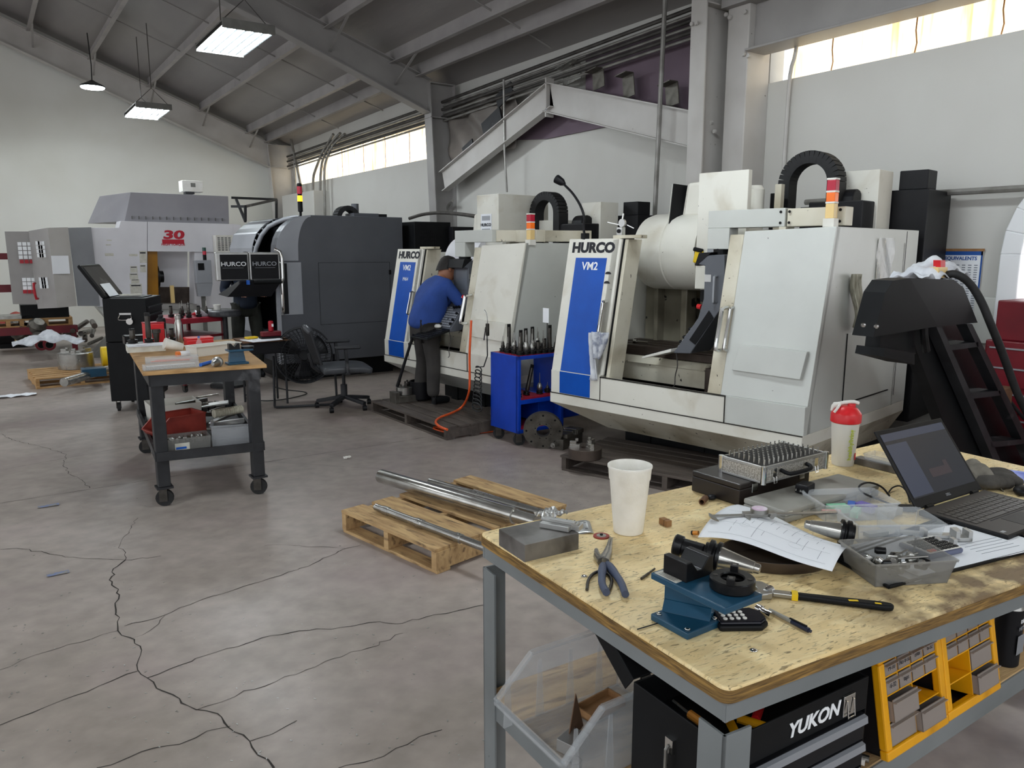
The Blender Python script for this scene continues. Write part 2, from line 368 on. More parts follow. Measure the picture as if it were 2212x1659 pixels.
L.new(x.outputs[2], b.inputs['Base Color'])
# fibreglass clerestory panels, lit by daylight behind them
def panemat(name, c1, c2, c3, e):
    m = bpy.data.materials.new(name); m.use_nodes = True; nt, N, L, b = nodes(m); tc = N.new('ShaderNodeTexCoord')
    mp = N.new('ShaderNodeMapping'); mp.inputs['Scale'].default_value = (1, 5, .35); L.new(tc.outputs['Object'], mp.inputs[0])
    n = N.new('ShaderNodeTexNoise'); n.inputs['Scale'].default_value = 2.2; n.inputs['Detail'].default_value = 6; n.inputs['Distortion'].default_value = .6; L.new(mp.outputs[0], n.inputs['Vector'])
    r = N.new('ShaderNodeValToRGB'); r.color_ramp.elements[0].position = .3; r.color_ramp.elements[0].color = srgb(c3)
    r.color_ramp.elements[1].position = .62; r.color_ramp.elements[1].color = srgb(c1); e2 = r.color_ramp.elements.new(.47); e2.color = srgb(c2)
    L.new(n.outputs[0], r.inputs[0]); L.new(r.outputs[0], b.inputs['Base Color']); L.new(r.outputs[0], b.inputs['Emission Color'])
    b.inputs['Emission Strength'].default_value = e; b.inputs['Roughness'].default_value = .5; return m
M['pane'] = panemat('fibreglass_panel', 'fcf0d6', 'f3e3c2', 'c8a877', PANE)
# ================================================================ the room
W, FY = 6.3, 18.9
def zr(x, y):                       # underside of the roof purlins
    t = min(max((y-10.9)/7.6, 0), 1.06); x2 = max(x, -6.0-x)  if x < -3 else x
    return (4.25+(5.66-x2)*.33)*(1-t)+(4.09+(5.76-x2)*.39)*t
fl = struct(MB().grid(1, 1, lambda u, v: (-12+18.6*u, -8+27.2*v, 0)).build('floor', M['floor']))
struct(MB().grid(30, 44, lambda u, v: (-9+15.6*u, -7+26.4*v, zr(-9+15.6*u, -7+26.4*v)+.21)).build('ceiling', M['insul'], solid=.04))
struct(MB().box(-12, W+.3, FY, FY+.25, 0, 9).build('wall_far', M['wallfar']))
b = MB().box(W, W+.3, -8, 1.2, 0, 3.2)
# wall_right with an arched window opening near the camera end
def arch(yc, hw, zs, n=14): return [(yc+hw*math.cos(math.pi*i/n), zs+hw*math.sin(math.pi*i/n)) for i in range(n+1)]
AY, AH, AS = 1.94, .68, 1.62
ar = arch(AY, AH, AS)
b = MB().box(W, W+.3, -8, AY-AH, 0, 3.2).box(W, W+.3, AY+AH, 5.6, 0, 3.2)
for i in range(14):
    (y0, z0), (y1, z1) = ar[i], ar[i+1]
    b.hexa([(W,y0,z0),(W+.3,y0,z0),(W+.3,y1,z1),(W,y1,z1)], [(W,y0,3.2),(W+.3,y0,3.2),(W+.3,y1,3.2),(W,y1,3.2)])
b.box(W, W+.3, AY-AH, AY+AH, 0, .75).box(W, W+.3, 5.6, FY, 0, 3.15)
b.box(W, W+.3, -8, 4.85, 3.95, 5.2).box(W+.1, W+.3, 5.0, 11.4, 3.1, 5.0).box(W, W+.3, 11.2, FY, 3.72, 4.6)
struct(b.build('wall_right', M['wall']))
# arched window: frame, pane
fr = MB(); 
o2 = arch(AY, AH+.09, AS); i2 = arch(AY, AH-.05, AS)
for i in range(14):
    a0, a1, c0, c1 = o2[i], o2[i+1], i2[i], i2[i+1]
    fr.hexa([(W-.09,*a0),(W+.05,*a0),(W+.05,*c0),(W-.09,*c0)], [(W-.09,*a1),(W+.05,*a1),(W+.05,*c1),(W-.09,*c1)])
for s in (-1, 1): fr.box(W-.09, W+.05, AY+s*(AH+.02)-.07, AY+s*(AH+.02)+.07, .75, AS)
wf = struct(fr.build('window_3', M['inkw'], bevel=.008))
g = MB()
for k in range(3): g.box(W+.1, W+.13, AY-.45+.45*k-.02, AY-.45+.45*k+.02, .75, 2.3)
for k in range(4): g.box(W+.1, W+.13, AY-AH, AY+AH, 1.05+.36*k, 1.08+.36*k)
g.build('glazing_bar', M['wplas'], wf)
MB().box(W+.16, W+.17, AY-AH, AY+AH, .75, 2.35).build('pane', M['sky'], wf)
# clerestory windows
def rib(name, y0, y1, z0, z1, x):
    n = int(abs(y1-y0)/.045)
    o = MB().grid(n, 1, lambda u, v: (x+(.018 if int(round(u*n)) % 4 in (0, 1) else 0), y0+(y1-y0)*u, z0+(z1-z0)*v)).build(name, M['pane']); return struct(o)
w1 = rib('window_1', 11.3, 18.25, 3.1, 3.85, W+.12)
w2 = rib('window_2', -4, 4.78, 3.15, 4.0, W+.12)
for w_, ys_ in ((w2, (4.35, 3.6, 2.95, 2.3)), (w1, (12.6, 13.6, 14.6, 15.7, 16.8))):
    for y_ in ys_: MB().tube([(W+.112, y_+.01*math.sin(k*2.3), 3.1+.1*k) for k in range(9)], .006, 5).build('panel_seam', M['kraft'], w_)
# columns, rafters, lintel
def ibeam(name, pts_lo, pts_up, y, wf_=.2, mat='steelg'):
    b = MB(); n = len(pts_lo)
    for i in range(n-1):
        (x0,z0),(x1,z1) = pts_lo[i], pts_lo[i+1]; (u0,a0),(u1,a1) = pts_up[i], pts_up[i+1]
        b.hexa([(x0,y-.006,z0),(x1,y-.006,z1),(x1,y+.006,z1),(x0,y+.006,z0)], [(u0,y-.006,a0),(u1,y-.006,a1),(u1,y+.006,a1),(u0,y+.006,a0)])
        for (p,q),(r_,t) in (((x0,z0),(x1,z1)), ((u0,a0),(u1,a1))):
            b.bar((p,y,q), (r_,y,t), wf_, .014)
    return b
r2 = ibeam('', [(-3,6.75),(3.357,4.66),(5.86,3.72)], [(-3,7.1),(3.59,4.96),(5.9,4.20)], 10.9)
struct(r2.build('trim_1', M['steelg']))
r3 = ibeam('', [(-3,7.05),(.686,5.6),(5.72,3.557)], [(-3,7.5),(.73,6.05),(5.76,4.09)], 18.5)
struct(r3.build('trim_2', M['steelw']))
def column(name, x_in_top, x_in_bot, z_top, y, mat, wf_=.2, knee=None):
    b = MB()
    b.hexa([(x_in_bot,y-.006,0),(W,y-.006,0),(W,y+.006,0),(x_in_bot,y+.006,0)], [(x_in_top,y-.006,z_top),(W,y-.006,z_top),(W,y+.006,z_top),(x_in_top,y+.006,z_top)])
    b.bar((x_in_bot,y,0), (x_in_top,y,z_top), .014, wf_, (0,1,0))
    b.box(W-.015, W, y-wf_/2, y+wf_/2, 0, z_top)
    b.box(x_in_top, W, y-wf_/2, y+wf_/2, z_top-.5, z_top-.488)
    b.box(x_in_top, W, y-wf_/2, y+wf_/2, z_top, z_top+.014)
    return struct(b.build(name, M[mat]))
column('trim_3', 5.86, 6.02, 4.15, 10.9, 'steelg', .22)
column('trim_4', 5.72, 5.95, 4.05, 18.5, 'steelw')
c1 = column('trim_5', 5.74, 5.78, 4.4, 5.32, 'steelw', .19)
struct(MB().box(5.98, 6.3, 4.93, 5.18, 0, 4.6).build('trim_6', M['steelw'], bevel=.01))
lt = MB().box(5.93, 6.22, -4, 4.93, 3.44, 3.46).box(6.06, 6.08, -4, 4.93, 3.46, 4.05).box(5.93, 6.22, -4, 4.93, 4.05, 4.07)
lt.box(5.9, 6.1, 4.75, 5.2, 3.86, 3.95); struct(lt.build('trim_7', M['steelg'], bevel=.004))
# bolts on the near columns
bo = MB()
for (px, py) in ((1496,52),(1506,50),(1570,32),(1578,38),(1608,117),(1618,120),(1538,265),(1545,284),(1611,26)):
    p = X(px, py, 5.97 if px > 1525 else 5.72); bo.cone(p, p+Vector((-.02,0,0)), .02, n=6)
bo.build('bolt', M['steelw'], c1)
# old gable beams on the wall between the columns
gb = MB(); gx = 6.0
A0, A1 = X(965,402,gx), X(1187,190,gx); B1 = X(1487,260,gx); C0 = X(968,352+48,gx)
def beam(p, q, h):
    d = Vector((0, (q-p).y, (q-p).z)).normalized(); n = Vector((0, -d.z, d.y)); n = n if n.z > 0 else -n
    gb.hexa([p, p+Vector((.012,0,0)), q+Vector((.012,0,0)), q], [p-n*h, p-n*h+Vector((.012,0,0)), q-n*h+Vector((.012,0,0)), q-n*h])
    for k in (0, -h): gb.bar(p+n*k+Vector((.0,0,0)), q+n*k, .12, .012, n)
pa, pb = X(955,372,gx), X(1187,180,gx); pc = X(1520,245,gx)
beam(Vector(pa), Vector(pb), .30); beam(Vector(pb), Vector(pc), .33)
gb.box(gx-.06, gx+.06, pb.y-.012, pb.y+.012, pb.z-.4, pb.z+.06)
struct(gb.build('trim_8', M['steelw']))
# purple board and insulation above the wall top
Pb = [X(1265,120,6.27), X(1500,30,6.27), X(1500,235,6.27), X(1180,300,6.27), X(1090,303,6.27), X(1187,235,6.27), X(1265,200,6.27)]
q = MB(); n = len(Pb); q.add([tuple(p) for p in Pb]+[(p.x+.02,p.y,p.z) for p in Pb], [tuple(range(n)), tuple(range(n,2*n))]+[(i,(i+1)%n,(i+1)%n+n,i+n) for i in range(n)])
t = q.build('purple_board', M['purple']); tag(t, 'faded purple wall board behind the gable beams under the roof', 'board')
rd = random.Random(3)
yA, yB = 10.75, 9.0
tp = MB().grid(26, 10, lambda u, v: (6.18-.05*math.sin(u*9+v*4)-.03*math.sin(v*11+u*17)+.015*rd.random(), yA+(yB-yA)*u, 3.02+(.86-.04*u)*v))
t = tp.build('insulation_sheet', M['tarp'], smooth=True, solid=.006); tag(t, 'crumpled grey insulation sheet hanging beside the second column under the roof', 'insulation')
# steel brackets behind the gable beams
for i, (px, py, ww, hh) in enumerate(((1235,160,.34,.2),(1293,172,.2,.2),(1358,186,.18,.24),(1452,205,.18,.22))):
    p = X(px, py, 6.14); bq = MB().cbox((0,0,0), (.01,ww,hh)).cbox((-.06,0,hh/2), (.12,ww,.01))
    o = bq.build('bracket', M['metal'] if i == 0 else M['iron']); o.location = p; o.rotation_euler = (R(-8),0,0)
    tag(o, ('broad sheet-steel bracket at the peak of the gable beam', 'rust-edged steel bracket, second along the sloping gable beam', 'narrow steel bracket on the gable beam, third from the peak', 'dark open bracket on the gable beam nearest the column')[i], 'bracket', 'brackets on the gable beam')
for i, (px, py) in enumerate(((1062,262),(1090,205),(1012,322))):
    p = X(px, py, 6.13); o = MB().cbox((0,0,0), (.02,.5-.1*i,.18), rx=R(-20)).build('dark_panel', M['charc']); o.location = p
    tag(o, ('dark loose panel leaning behind the left gable beam', 'dark loose panel near the peak of the left gable beam', 'dark loose panel low beside the second column')[i], 'panel')
# purlins
pu = [(1.2,0),(2.22,0),(3.28,0),(4.3,0),(5.3,0),(5.72,0),(.1,0),(-.95,0),(-2,0)]
for i, (x, _) in enumerate(pu):
    b = MB(); ys = [-7, 0, 5.3, 10.9, 14.5, 18.6]
    for a, c in zip(ys[:-1], ys[1:]):
        za, zc = zr(x, a), zr(x, c)
        b.hexa([(x-.006,a,za),(x+.006,a,za),(x+.006,c,zc),(x-.006,c,zc)], [(x-.006,a,za+.2),(x+.006,a,za+.2),(x+.006,c,zc+.2),(x-.006,c,zc+.2)])
        b.bar((x-.03,a,za), (x-.03,c,zc), .075, .012)
    struct(b.build('trim_%d' % (9+i), M['purlin']))
# bridging rods across the purlins
b = MB()
for y in (8.2, 13.2, 15.3):
    b.tube([(x, y, zr(x, y)+.09) for x in (-3, 0, 1.2, 2.22, 3.28, 4.3, 5.3, 5.72, 6.2)], .012, 6)
for y, x0 in ((10.9, 2.22), (10.9, 4.3), (10.9, 5.3), (18.5, 1.2), (18.5, 2.22), (18.5, 3.28), (18.5, 4.3), (18.5, 5.3)):
    z0 = zr(x0, y); b.bar((x0, y-.75, z0), (x0+.02, y-.02, z0-.3), .035, .01)
struct(b.build('trim_20', M['steelg']))
# ---------------------------------------------------------------- conduits
def pipe(label, pts, r=.02, mat='conduit', name='conduit', cat='conduit', group=None, sm=0):
    return tag(MB().tube(pts, r, 8, sm).build(name, M[mat], smooth=40), label, cat, group)
for i in range(6):
    z = 3.98-.055*i; x = 6.12+.02*(i % 2)
    pipe('grey conduit of the bundle running high along the right wall', [(x, 18.3, z-.18), (x, 11.1, z-.08), (x, 5.5, z+.06)], .017 if i % 2 else .024, 'conduit' if i % 2 else 'conduitd', group='conduits bundled under the eave')
pipe('tall pale conduit pole standing in front of the gable beam', [X(1414,470,5.9), X(1437,-8,5.9)], .024)
pipe('thin conduit dropping from the left gable beam to the first white machine', [X(1088,172,5.98), X(1090,330,5.98), X(1095,415,6.0)], .014)
pipe('thin white conduit bending down the right wall from the long window', [X(1722,85,6.2), X(1718,120,6.2), X(1708,150,6.22), X(1703,200,6.25), X(1692,372,6.25)], .017, 'steelw', sm=1)
pipe('horizontal grey pipe along the right wall beside the arched window', [X(2240,405,6.15), X(2030,417,6.15), X(1740,437,6.15)], .024)
pipe('wide conduit sagging from the black cabinet to the first white machine', [X(884,472,5.4), X(915,462,5.5), X(955,459,5.6), X(1000,463,5.5), X(1030,468,5.3)], .025, 'conduitd', sm=2)
pipe('bent conduit stub on the wall beside the second column', [X(967,486,6.2), X(966,450,6.2), X(972,438,6.15), (X(978,434,6.1))], .022, sm=1)
for lb, pts in (('long slanting conduit from the roof to the wall box in the corner', ((623,255),(628,300),(642,360),(655,430),(664,470))),
    ('conduit curving from the window head down beside the signal tower, leftmost of three', ((720,290),(712,305),(696,330),(680,370),(676,385),(676,440))),
    ('conduit curving from the window head down beside the signal tower, middle of three', ((735,288),(718,306),(703,330),(692,362),(691,470))),
    ('conduit curving from the window head down beside the signal tower, rightmost of three', ((745,290),(722,310),(706,340),(700,365),(702,470))),
    ('straight conduit on the corner pilaster beside the far column', ((636,330),(639,470))),):
    pipe(lb, [X(px, py, 6.12) for px, py in pts], .03, sm=2)
# pilaster / services box in the corner
struct(MB().box(5.95, 6.3, 16.2, 18.3, 0, 2.9).build('trim_21', M['wall']))
# ---------------------------------------------------------------- hanging light fixtures
def fixture(loc, label, grp, lamp=True):
    t = thing('hanging_light', label, 'light', loc, 0, grp)
    MB().box(-.28, .28, -.64, -.6, -.02, .075).box(-.28, .28, .6, .64, -.02, .075).box(-.28, .28, -.6, .6, .045, .06).build('housing', M['bgrey'], t, bevel=.004)
    b = MB()
    for k in range(6):
        x = -.235+.094*k; b.add([(x-.045,-.6,.0),(x,-.6,.035),(x+.045,-.6,0),(x-.045,.6,0),(x,.6,.035),(x+.045,.6,0)], [(0,1,4,3),(1,2,5,4)])
    b.build('reflector', M['refl'], t)
    for k in range(6):
        MB().cone((-.235+.094*k,-.59,-.004), (-.235+.094*k,.59,-.004), .0125, n=10).build('tube', M['tube'], t)
    zt = zr(loc[0], loc[1])-loc[2]+.1
    for y in (-.5, .5): MB().tube([(-.26,y,.07),(-.13,y,.2),(0,y,.33),(.13,y,.2),(.26,y,.07)], .005, 5).tube([(0,y,.33),(0,y,zt)], .007, 5).build('hanging_chain', M['conduitd'], t)
    return t
LG = 'hanging fluorescent fixtures'
fx = fixture((2.62, 9.5, 4.0), 'bright six-tube fluorescent fixture nearest the camera, hanging by chains from the roof', LG)
f2 = dup(fx, (2.62, 15.1, 4.0), 0, 'six-tube fluorescent fixture hanging farther away near the far wall')
for i, (x, y) in enumerate(((2.62, 3.2), (-2.4, 9.5), (-2.4, 15.1), (-2.4, 3.2), (2.62, -2.2), (-2.4, -2.2))):
    f = dup(fx, (x, y, 4.0), 0, 'six-tube fluorescent fixture hanging out of frame over the shop floor')
t = thing('round_light', 'small round lit lamp hanging on a cord near the far wall', 'light', (1.98, 16.6, 4.6))
MB().lathe([(.03,.12),(.06,.1),(.2,.03),(.21,0)], n=24).build('shade', M['refl'], t, smooth=30)
MB().lathe([(.19,-.02),(.2,0)], n=24).build('diffuser', M['tube'], t)
MB().tube([(0,0,.12),(.01,0,.4),(-.01,0,zr(1.98,16.6)-4.6)], .01, 5).build('cord', M['rubber'], t)
# ---------------------------------------------------------------- floor cracks and saw-cut joints
K = lambda pts: [(p[0]/2.011, 880+p[1]/2.011) for p in pts]
cr = MB(); rc = random.Random(5)
def crack(pts, w, jit=.012):
    P = [Z(*p, .0012) for p in K(pts)]; Q = []
    for a, c in zip(P[:-1], P[1:]):
        n = max(1, int((c-a).length/.035))
        for i in range(n): Q.append(a.lerp(c, i/n)+Vector((rc.uniform(-jit,jit), rc.uniform(-jit,jit), 0)) if 0 < i else a.copy())
    Q.append(P[-1])
    L_ = []; Rr = []
    for i, p in enumerate(Q):
        d = (Q[min(i+1,len(Q)-1)]-Q[max(i-1,0)]).normalized(); s = Vector((-d.y, d.x, 0)); ww = w*.72*rc.uniform(.4, 1.3)/2
        L_.append(p+s*ww); Rr.append(p-s*ww)
    n = len(Q); cr.add(L_+Rr, [(i, i+1, n+i+1, n+i) for i in range(n-1)])
crack([(0,617),(100,615),(240,640),(350,655),(430,657),(545,662),(640,655),(700,645)], .006)
crack([(545,662),(540,640),(520,600),(560,540),(600,480)], .004)
crack([(545,662),(510,690),(475,750),(515,790),(500,850),(510,930),(512,970),(565,1000),(615,1055),(600,1100),(598,1140),(640,1175),(680,1220),(780,1265),(850,1312),(945,1330),(975,1370),(1020,1410),(1085,1450),(1120,1510),(1190,1566)], .009)
crack([(0,1380),(60,1355),(200,1300),(330,1250),(480,1190),(598,1145)], .007)
crack([(0,1140),(200,1062),(400,1005),(512,970)], .004)
crack([(540,950),(620,930),(720,900),(780,870),(920,820),(1100,765),(1200,735),(1340,690),(1470,625),(1570,597)], .006)
crack([(570,1003),(650,970),(690,940),(720,900)], .004)
crack([(640,1175),(740,1135),(900,1075),(1030,1040),(1180,990),(1300,970),(1480,955),(1650,930),(1720,940),(1850,910),(2000,880),(2190,830)], .007)
crack([(850,1315),(960,1280),(1060,1230),(1200,1190),(1330,1140),(1450,1090),(1600,1045),(1750,980)], .005)
crack([(420,1566),(560,1520),(720,1470),(850,1435),(900,1405),(1000,1385)], .006)
crack([(1470,1566),(1620,1530),(1720,1480),(1820,1430),(1920,1400)], .006)
crack([(1085,1450),(1180,1420),(1290,1360)], .004)
crack([(0,115),(70,145),(160,165),(290,203),(275,250),(310,295),(360,320),(390,350)], .005)
crack([(800,220),(805,195),(825,180)], .006)
crack([(1150,600),(1300,600),(1400,605),(1500,612)], .004)
crack([(0,416),(1100,245),(1600,170),(2000,105)], .006, .002)
crack([(0,272),(480,185),(800,140)], .004, .002)
crack([(1150,235),(1700,270),(2200,330)], .003, .004)
cr.build('floor_crack', M['crack'], fl)
# ================================================================ machining centres
def frot(a): return R(a-90)
def loc2w(O, a, p):
    a = R(a); return Vector((O[0]+math.sin(a)*p[0]+math.cos(a)*p[1], O[1]-math.cos(a)*p[0]+math.sin(a)*p[1], p[2]))
def front_rot(rx=math.pi/2):   # text lying on a slanted front that faces -y
    return (rx, 0, 0)
def handle(parent, x, z0, z1, y, mat='chrome', out=.05, r=.011, name='handle'):
    sl = lambda z: y(z)
    b = MB().tube([(x, sl(z1)+.0, z1), (x, sl(z1)-out, z1-.005), (x, sl(z1)-out, z1-.03), (x, sl(z0)-out, z0+.03), (x, sl(z0)-out, z0+.005), (x, sl(z0), z0)], r, 8, 1)
    return b.build(name, M[mat], parent, smooth=40)
def signal_tower(parent, x, y, z, h=.3, w=.055):
    t = MB().box(x-w*.62, x+w*.62, y-w*.62, y+w*.62, z, z+h*.17).build('tower_base', M['wplas'], parent)
    b = MB().box(x-w*.5, x+w*.5, y-w*.5, y+w*.5, z+h*.17, z+h*.47).build('cream_lens', M['yelens'], parent, bevel=.004)
    MB().box(x-w*.5, x+w*.5, y-w*.5, y+w*.5, z+h*.5, z+h*.69).build('amber_lens', M['amber'], parent, bevel=.004)
    MB().box(x-w*.5, x+w*.5, y-w*.5, y+w*.5, z+h*.72, z+h*.94).build('red_lens', M['redlens'], parent, bevel=.004)
    for k in (.47, .69, .94): MB().box(x-w*.52, x+w*.52, y-w*.52, y+w*.52, z+h*k, z+h*(k+.035)).build('lens_ring', M['wplas'], parent)
def pendant(parent, loc, rz, screen=True):
    """faces local -x; profile drawn in x (forward) and z, thickness along y"""
    p = bpy.data.objects.new('control_pendant', None)
    T = .27
    pr = [(-.10,0),(.10,.01),(.12,-.32),(-.14,-.70),(-.29,-.71),(-.22,-.62),(-.09,-.44),(-.05,-.30),(-.05,-.07),(-.11,-.06)]
    body = MB().prism(pr, 'y', -T/2, T/2).build('control_pendant', M['pend'], parent, bevel=.006)
    body.location = loc; body.rotation_euler = (0, 0, rz)
    MB().box(-.053, -.046, -T/2+.02, T/2-.05, -.29, -.09).build('screen', M['scrg'], body)
    MB().hexa([(-.128,-T/2-.004,-.065),(-.10,-T/2-.004,.02),(-.10,T/2+.004,.02),(-.128,T/2+.004,-.065)], [(-.118,-T/2-.004,-.07),(.0,-T/2-.004,.025),(.0,T/2+.004,.025),(-.118,T/2+.004,-.07)]).build('hood', M['black2'], body)
    MB().cone((0,0,.0), (0,0,.06), .06, n=20).build('swivel', M['black'], body)
    # key panel on the slope between (-.09,-.44) and (-.29,-.71)
    a = Vector((-.10,0,-.45)); c = Vector((-.275,0,-.685)); d = (c-a); L_ = d.length; d.normalize(); nrm = Vector((-d.z*-1, 0, d.x*-1)); nrm = Vector((d.z, 0, -d.x)); 
    if nrm.x > 0: nrm = -nrm
    rowm = M['inkg']
    k = MB()
    for i in range(9):
        for j in range(7):
            if (i in (0,1) and j < 4) or (i == 5 and j == 3): continue
            q = a+d*(L_*(.12+.095*i))+nrm*.003; y = -T/2+.035+.033*j
            k.cbox((q.x, y, q.z), (.018,.024,.006), ry=math.atan2(-d.z, d.x)+0)
    k.build('keypad', M['mgrey'], body); body.children[-1]['kind'] = 'stuff'
    kn = MB()
    for (i, y) in ((.08,-.07),(.10,-.03),(.12,.01),(.35,-.1),(.62,-.1),(.78,-.1)):
        q = a+d*(L_*i); kn.cone(Vector((q.x,y,q.z)), Vector((q.x,y,q.z))+nrm*.022, .014, .012, 10)
    kn.build('knob', M['black'], body)
    for j, cm in enumerate(('green','inkw','yelens','yel','yel','redp','redp','yel')):
        q = Vector((-.07,0,-.375)); v = Vector((q.x, -T/2+.03+.028*j, q.z)); MB().cone(v, v+nrm*.02, .011, n=10).build('push_button', M[cm], body)
    v = Vector((-.078, -T/2+.02, -.36)); MB().cone(v, v+Vector((-.03,0,.004)), .018, n=12).cone(v, v+Vector((-.014,0,.002)), .012, n=12).build('emergency_stop', M['redp'], body)
    MB().tube([(.05,-T/2,-.14),(.05,-T/2-.035,-.14),(.05,-T/2-.035,-.16),(.05,-T/2-.035,-.30),(.05,-T/2-.035,-.32),(.05,-T/2,-.32)], .010, 8, 1).build('grab_handle', M['inks'], body, smooth=40)
    MB().cbox((-.02,-T/2-.002,-.155), (.05,.004,.05)).build('lock_plate', M['alu'], body)
    MB().hexa([(-.15,-T/2-.001,-.60),(-.10,-T/2-.001,-.63),(.04,-T/2-.001,-.43),(.0,-T/2-.001,-.38)], [(-.15,-T/2-.006,-.60),(-.10,-T/2-.006,-.63),(.04,-T/2-.006,-.43),(.0,-T/2-.006,-.38)]).build('side_opening', M['black'], body)
    tr = MB().hexa([(-.55,-.16,-.775),(-.29,-.16,-.70),(-.29,.16,-.70),(-.55,.16,-.775)], [(-.55,-.16,-.758),(-.29,-.16,-.675),(-.29,.16,-.675),(-.55,.16,-.758)]).build('keyboard_tray', M['wplas' if screen else 'black'], body, bevel=.003)
    kk = MB(); 
    for i in range(6):
        for j in range(9):
            u = .1+.14*i; kk.cbox((-.55+.26*u, -.13+.032*j, -.756+.083*u), (.028,.027,.008), ry=-.3)
    kk.build('keys', M['black2'], tr); tr.children[-1]['kind'] = 'stuff'
    MB().sphere((-.30,.05,-.66), .03, 10, (1.2,1.8,.8)).build('mouse', M['wplas'], body, smooth=True)
    MB().tube([(-.27,-.12,-.71),(-.25,-.12,-.80),(-.28,-.11,-.88),(-.27,-.12,-.95),(-.29,-.12,-.97)], .004, 6, 2).build('cord', M['conduitd'], body)
    return body
def vm(O, a, label, v):
    t = thing('machining_center', label, 'machine', (O[0], O[1], 0), frot(a), None)
    yf = lambda z: -.09+.19*(z-.7)      # leaning front
    # base
    MB().hexa([(.34,.22,.24),(1.95,.22,.24),(2.0,1.45,.24),(.34,1.45,.24)], [(0,-.10,.45),(2.1,-.06,.45),(2.1,1.57,.45),(0,1.57,.45)]).build('belly_pan', M['greypan'] if v else M['whited'], t)
    MB().box(.0, 2.1, -.105, 1.57, .45, .53).build('ledge', M['white'], t, bevel=.004)
    for x in (.5, 1.0, 1.6, 1.9):
        for y in (.55, 1.3): MB().box(x-.06, x+.06, y-.06, y+.06, 0.0, .25).build('levelling_foot', M['black'], t)
    MB().box(.3, 2.0, .5, 1.5, .02, .24).build('base_casting', M['black'], t)
    # front left panel, leaning
    def slab(x0, x1, z0, z1, th=.05, off=0):
        return [(x0,yf(z0)-off,z0),(x1,yf(z0)-off,z0),(x1,yf(z0)+th,z0),(x0,yf(z0)+th,z0)], [(x0,yf(z1)-off,z1),(x1,yf(z1)-off,z1),(x1,yf(z1)+th,z1),(x0,yf(z1)+th,z1)]
    b = MB(); b.hexa(*slab(0,.50,.71,1.735)); b.box(0,.50,-.095,.0,.53,.71); b.hexa(*slab(.44,.52,.72,1.73,.16))
    b.build('left_door', M['white'], t, bevel=.003)
    MB().hexa(*slab(.095,.405,.712,1.59,-.0,.003)).box(.095,.405,-.099,-.09,.535,.706).build('blue_stripe', M['blue'], t)
    MB().box(.42, .68, yf(1.73)+.02, yf(1.73)+.10, 1.735, 1.76).hexa(*slab(.53,.56,.55,1.73,.2,-.03)).build('door_track', M['whited'], t, bevel=.003)
    MB().hexa([(.50,yf(.72)+.02,.72),(.53,yf(.72)+.02,.72),(.53,yf(.72)+.1,.72),(.50,yf(.72)+.1,.72)], [(.50,yf(1.73)+.02,1.73),(.53,yf(1.73)+.02,1.73),(.53,yf(1.73)+.1,1.73),(.50,yf(1.73)+.1,1.73)]).build('dark_gap', M['black'], t)
    handle(t, .465, 1.02, 1.27, yf); handle(t, .445, 1.02, 1.27, yf, out=.03)
    # sill
    MB().box(.50,1.56,-.095,-.03,.53,.70).build('front_sill', M['white'], t, bevel=.003)
    MB().box(.504,.508,-.099,-.09,.53,.71).box(.50,1.56,-.098,-.09,.703,.711).box(0,2.1,-.108,-.1,.526,.532).box(1.555,1.56,-.099,-.09,.53,.71).build('seam', M['dust'], t)
    # right door and right front panel
    MB().hexa(*slab(1.42,1.52,.71,1.75,.10)).build('door_edge', M['whited'], t, bevel=.004)
    b = MB(); b.hexa([(1.52,yf(.71),.71),(2.1,-.06,.71),(2.1,.0,.71),(1.52,.0,.71)], [(1.52,yf(1.79),1.77),(2.1,.17,1.79),(2.1,.23,1.79),(1.52,.18,1.77)])
    b.box(1.52,2.1,-.09,-.0,.53,.71); b.build('right_door', M['greypan'] if not v else M['white'], t, bevel=.003)
    MB().hexa([(1.58,-.07,.88),(2.04,-.06,.87),(2.04,.0,.87),(1.58,.0,.88)], [(1.62,-.045,1.05),(2.06,-.03,1.04),(2.06,.0,1.04),(1.62,.0,1.05)]).build('door_step_panel', M['greypan'] if not v else M['white'], t, bevel=.003)
    handle(t, 1.49, 1.0, 1.28, yf, out=.09, r=.014)
    if not v: handle(t, 1.52, 1.0, 1.28, yf, out=.04)
    # sides, back, roof strip
    MB().hexa([(2.05,-.05,.53),(2.1,-.05,.53),(2.1,1.57,.53),(2.05,1.57,.53)], [(2.05,.18,1.79),(2.1,.18,1.79),(2.1,1.57,1.79),(2.05,1.57,1.79)]).build('right_side', M['greypan'], t, bevel=.003)
    MB().box(2.1,2.104,.44,1.21,.66,1.12).build('access_panel', M['greypan'], t, bevel=.002)
    MB().box(2.1,2.102,1.335,1.34,.6,1.78).box(2.1,2.1065,.44,1.21,.652,.66).box(2.1,2.1065,.436,.44,.66,1.12).build('panel_seam', M['black2'], t)
    MB().hexa([(0,-.05,.53),(.04,-.05,.53),(.04,1.57,.53),(0,1.57,.53)], [(0,.16,1.7),(.04,.16,1.7),(.04,1.57,1.7),(0,1.57,1.7)]).build('left_side', M['white'], t)
    MB().box(0,2.1,1.30,1.33,.53,1.7).build('back_wall', M['inner'], t)
    b = MB().box(.1,.6,1.0,1.3,.53,1.6).box(.56,.62,.85,1.0,.53,1.5).box(.66,1.5,.98,1.1,.53,1.35).box(.7,1.45,.96,.985,1.12,1.18).box(.26,.30,.9,1.02,.7,1.6); b.build('inner_cover', M['inner'], t, bevel=.01)
    MB().box(.04,2.05,.0,1.3,.535,.56).build('chip_tray', M['dust'], t)
    # table and its skirt
    tb = MB().box(.08,1.12,.50,.98,.81,.87)
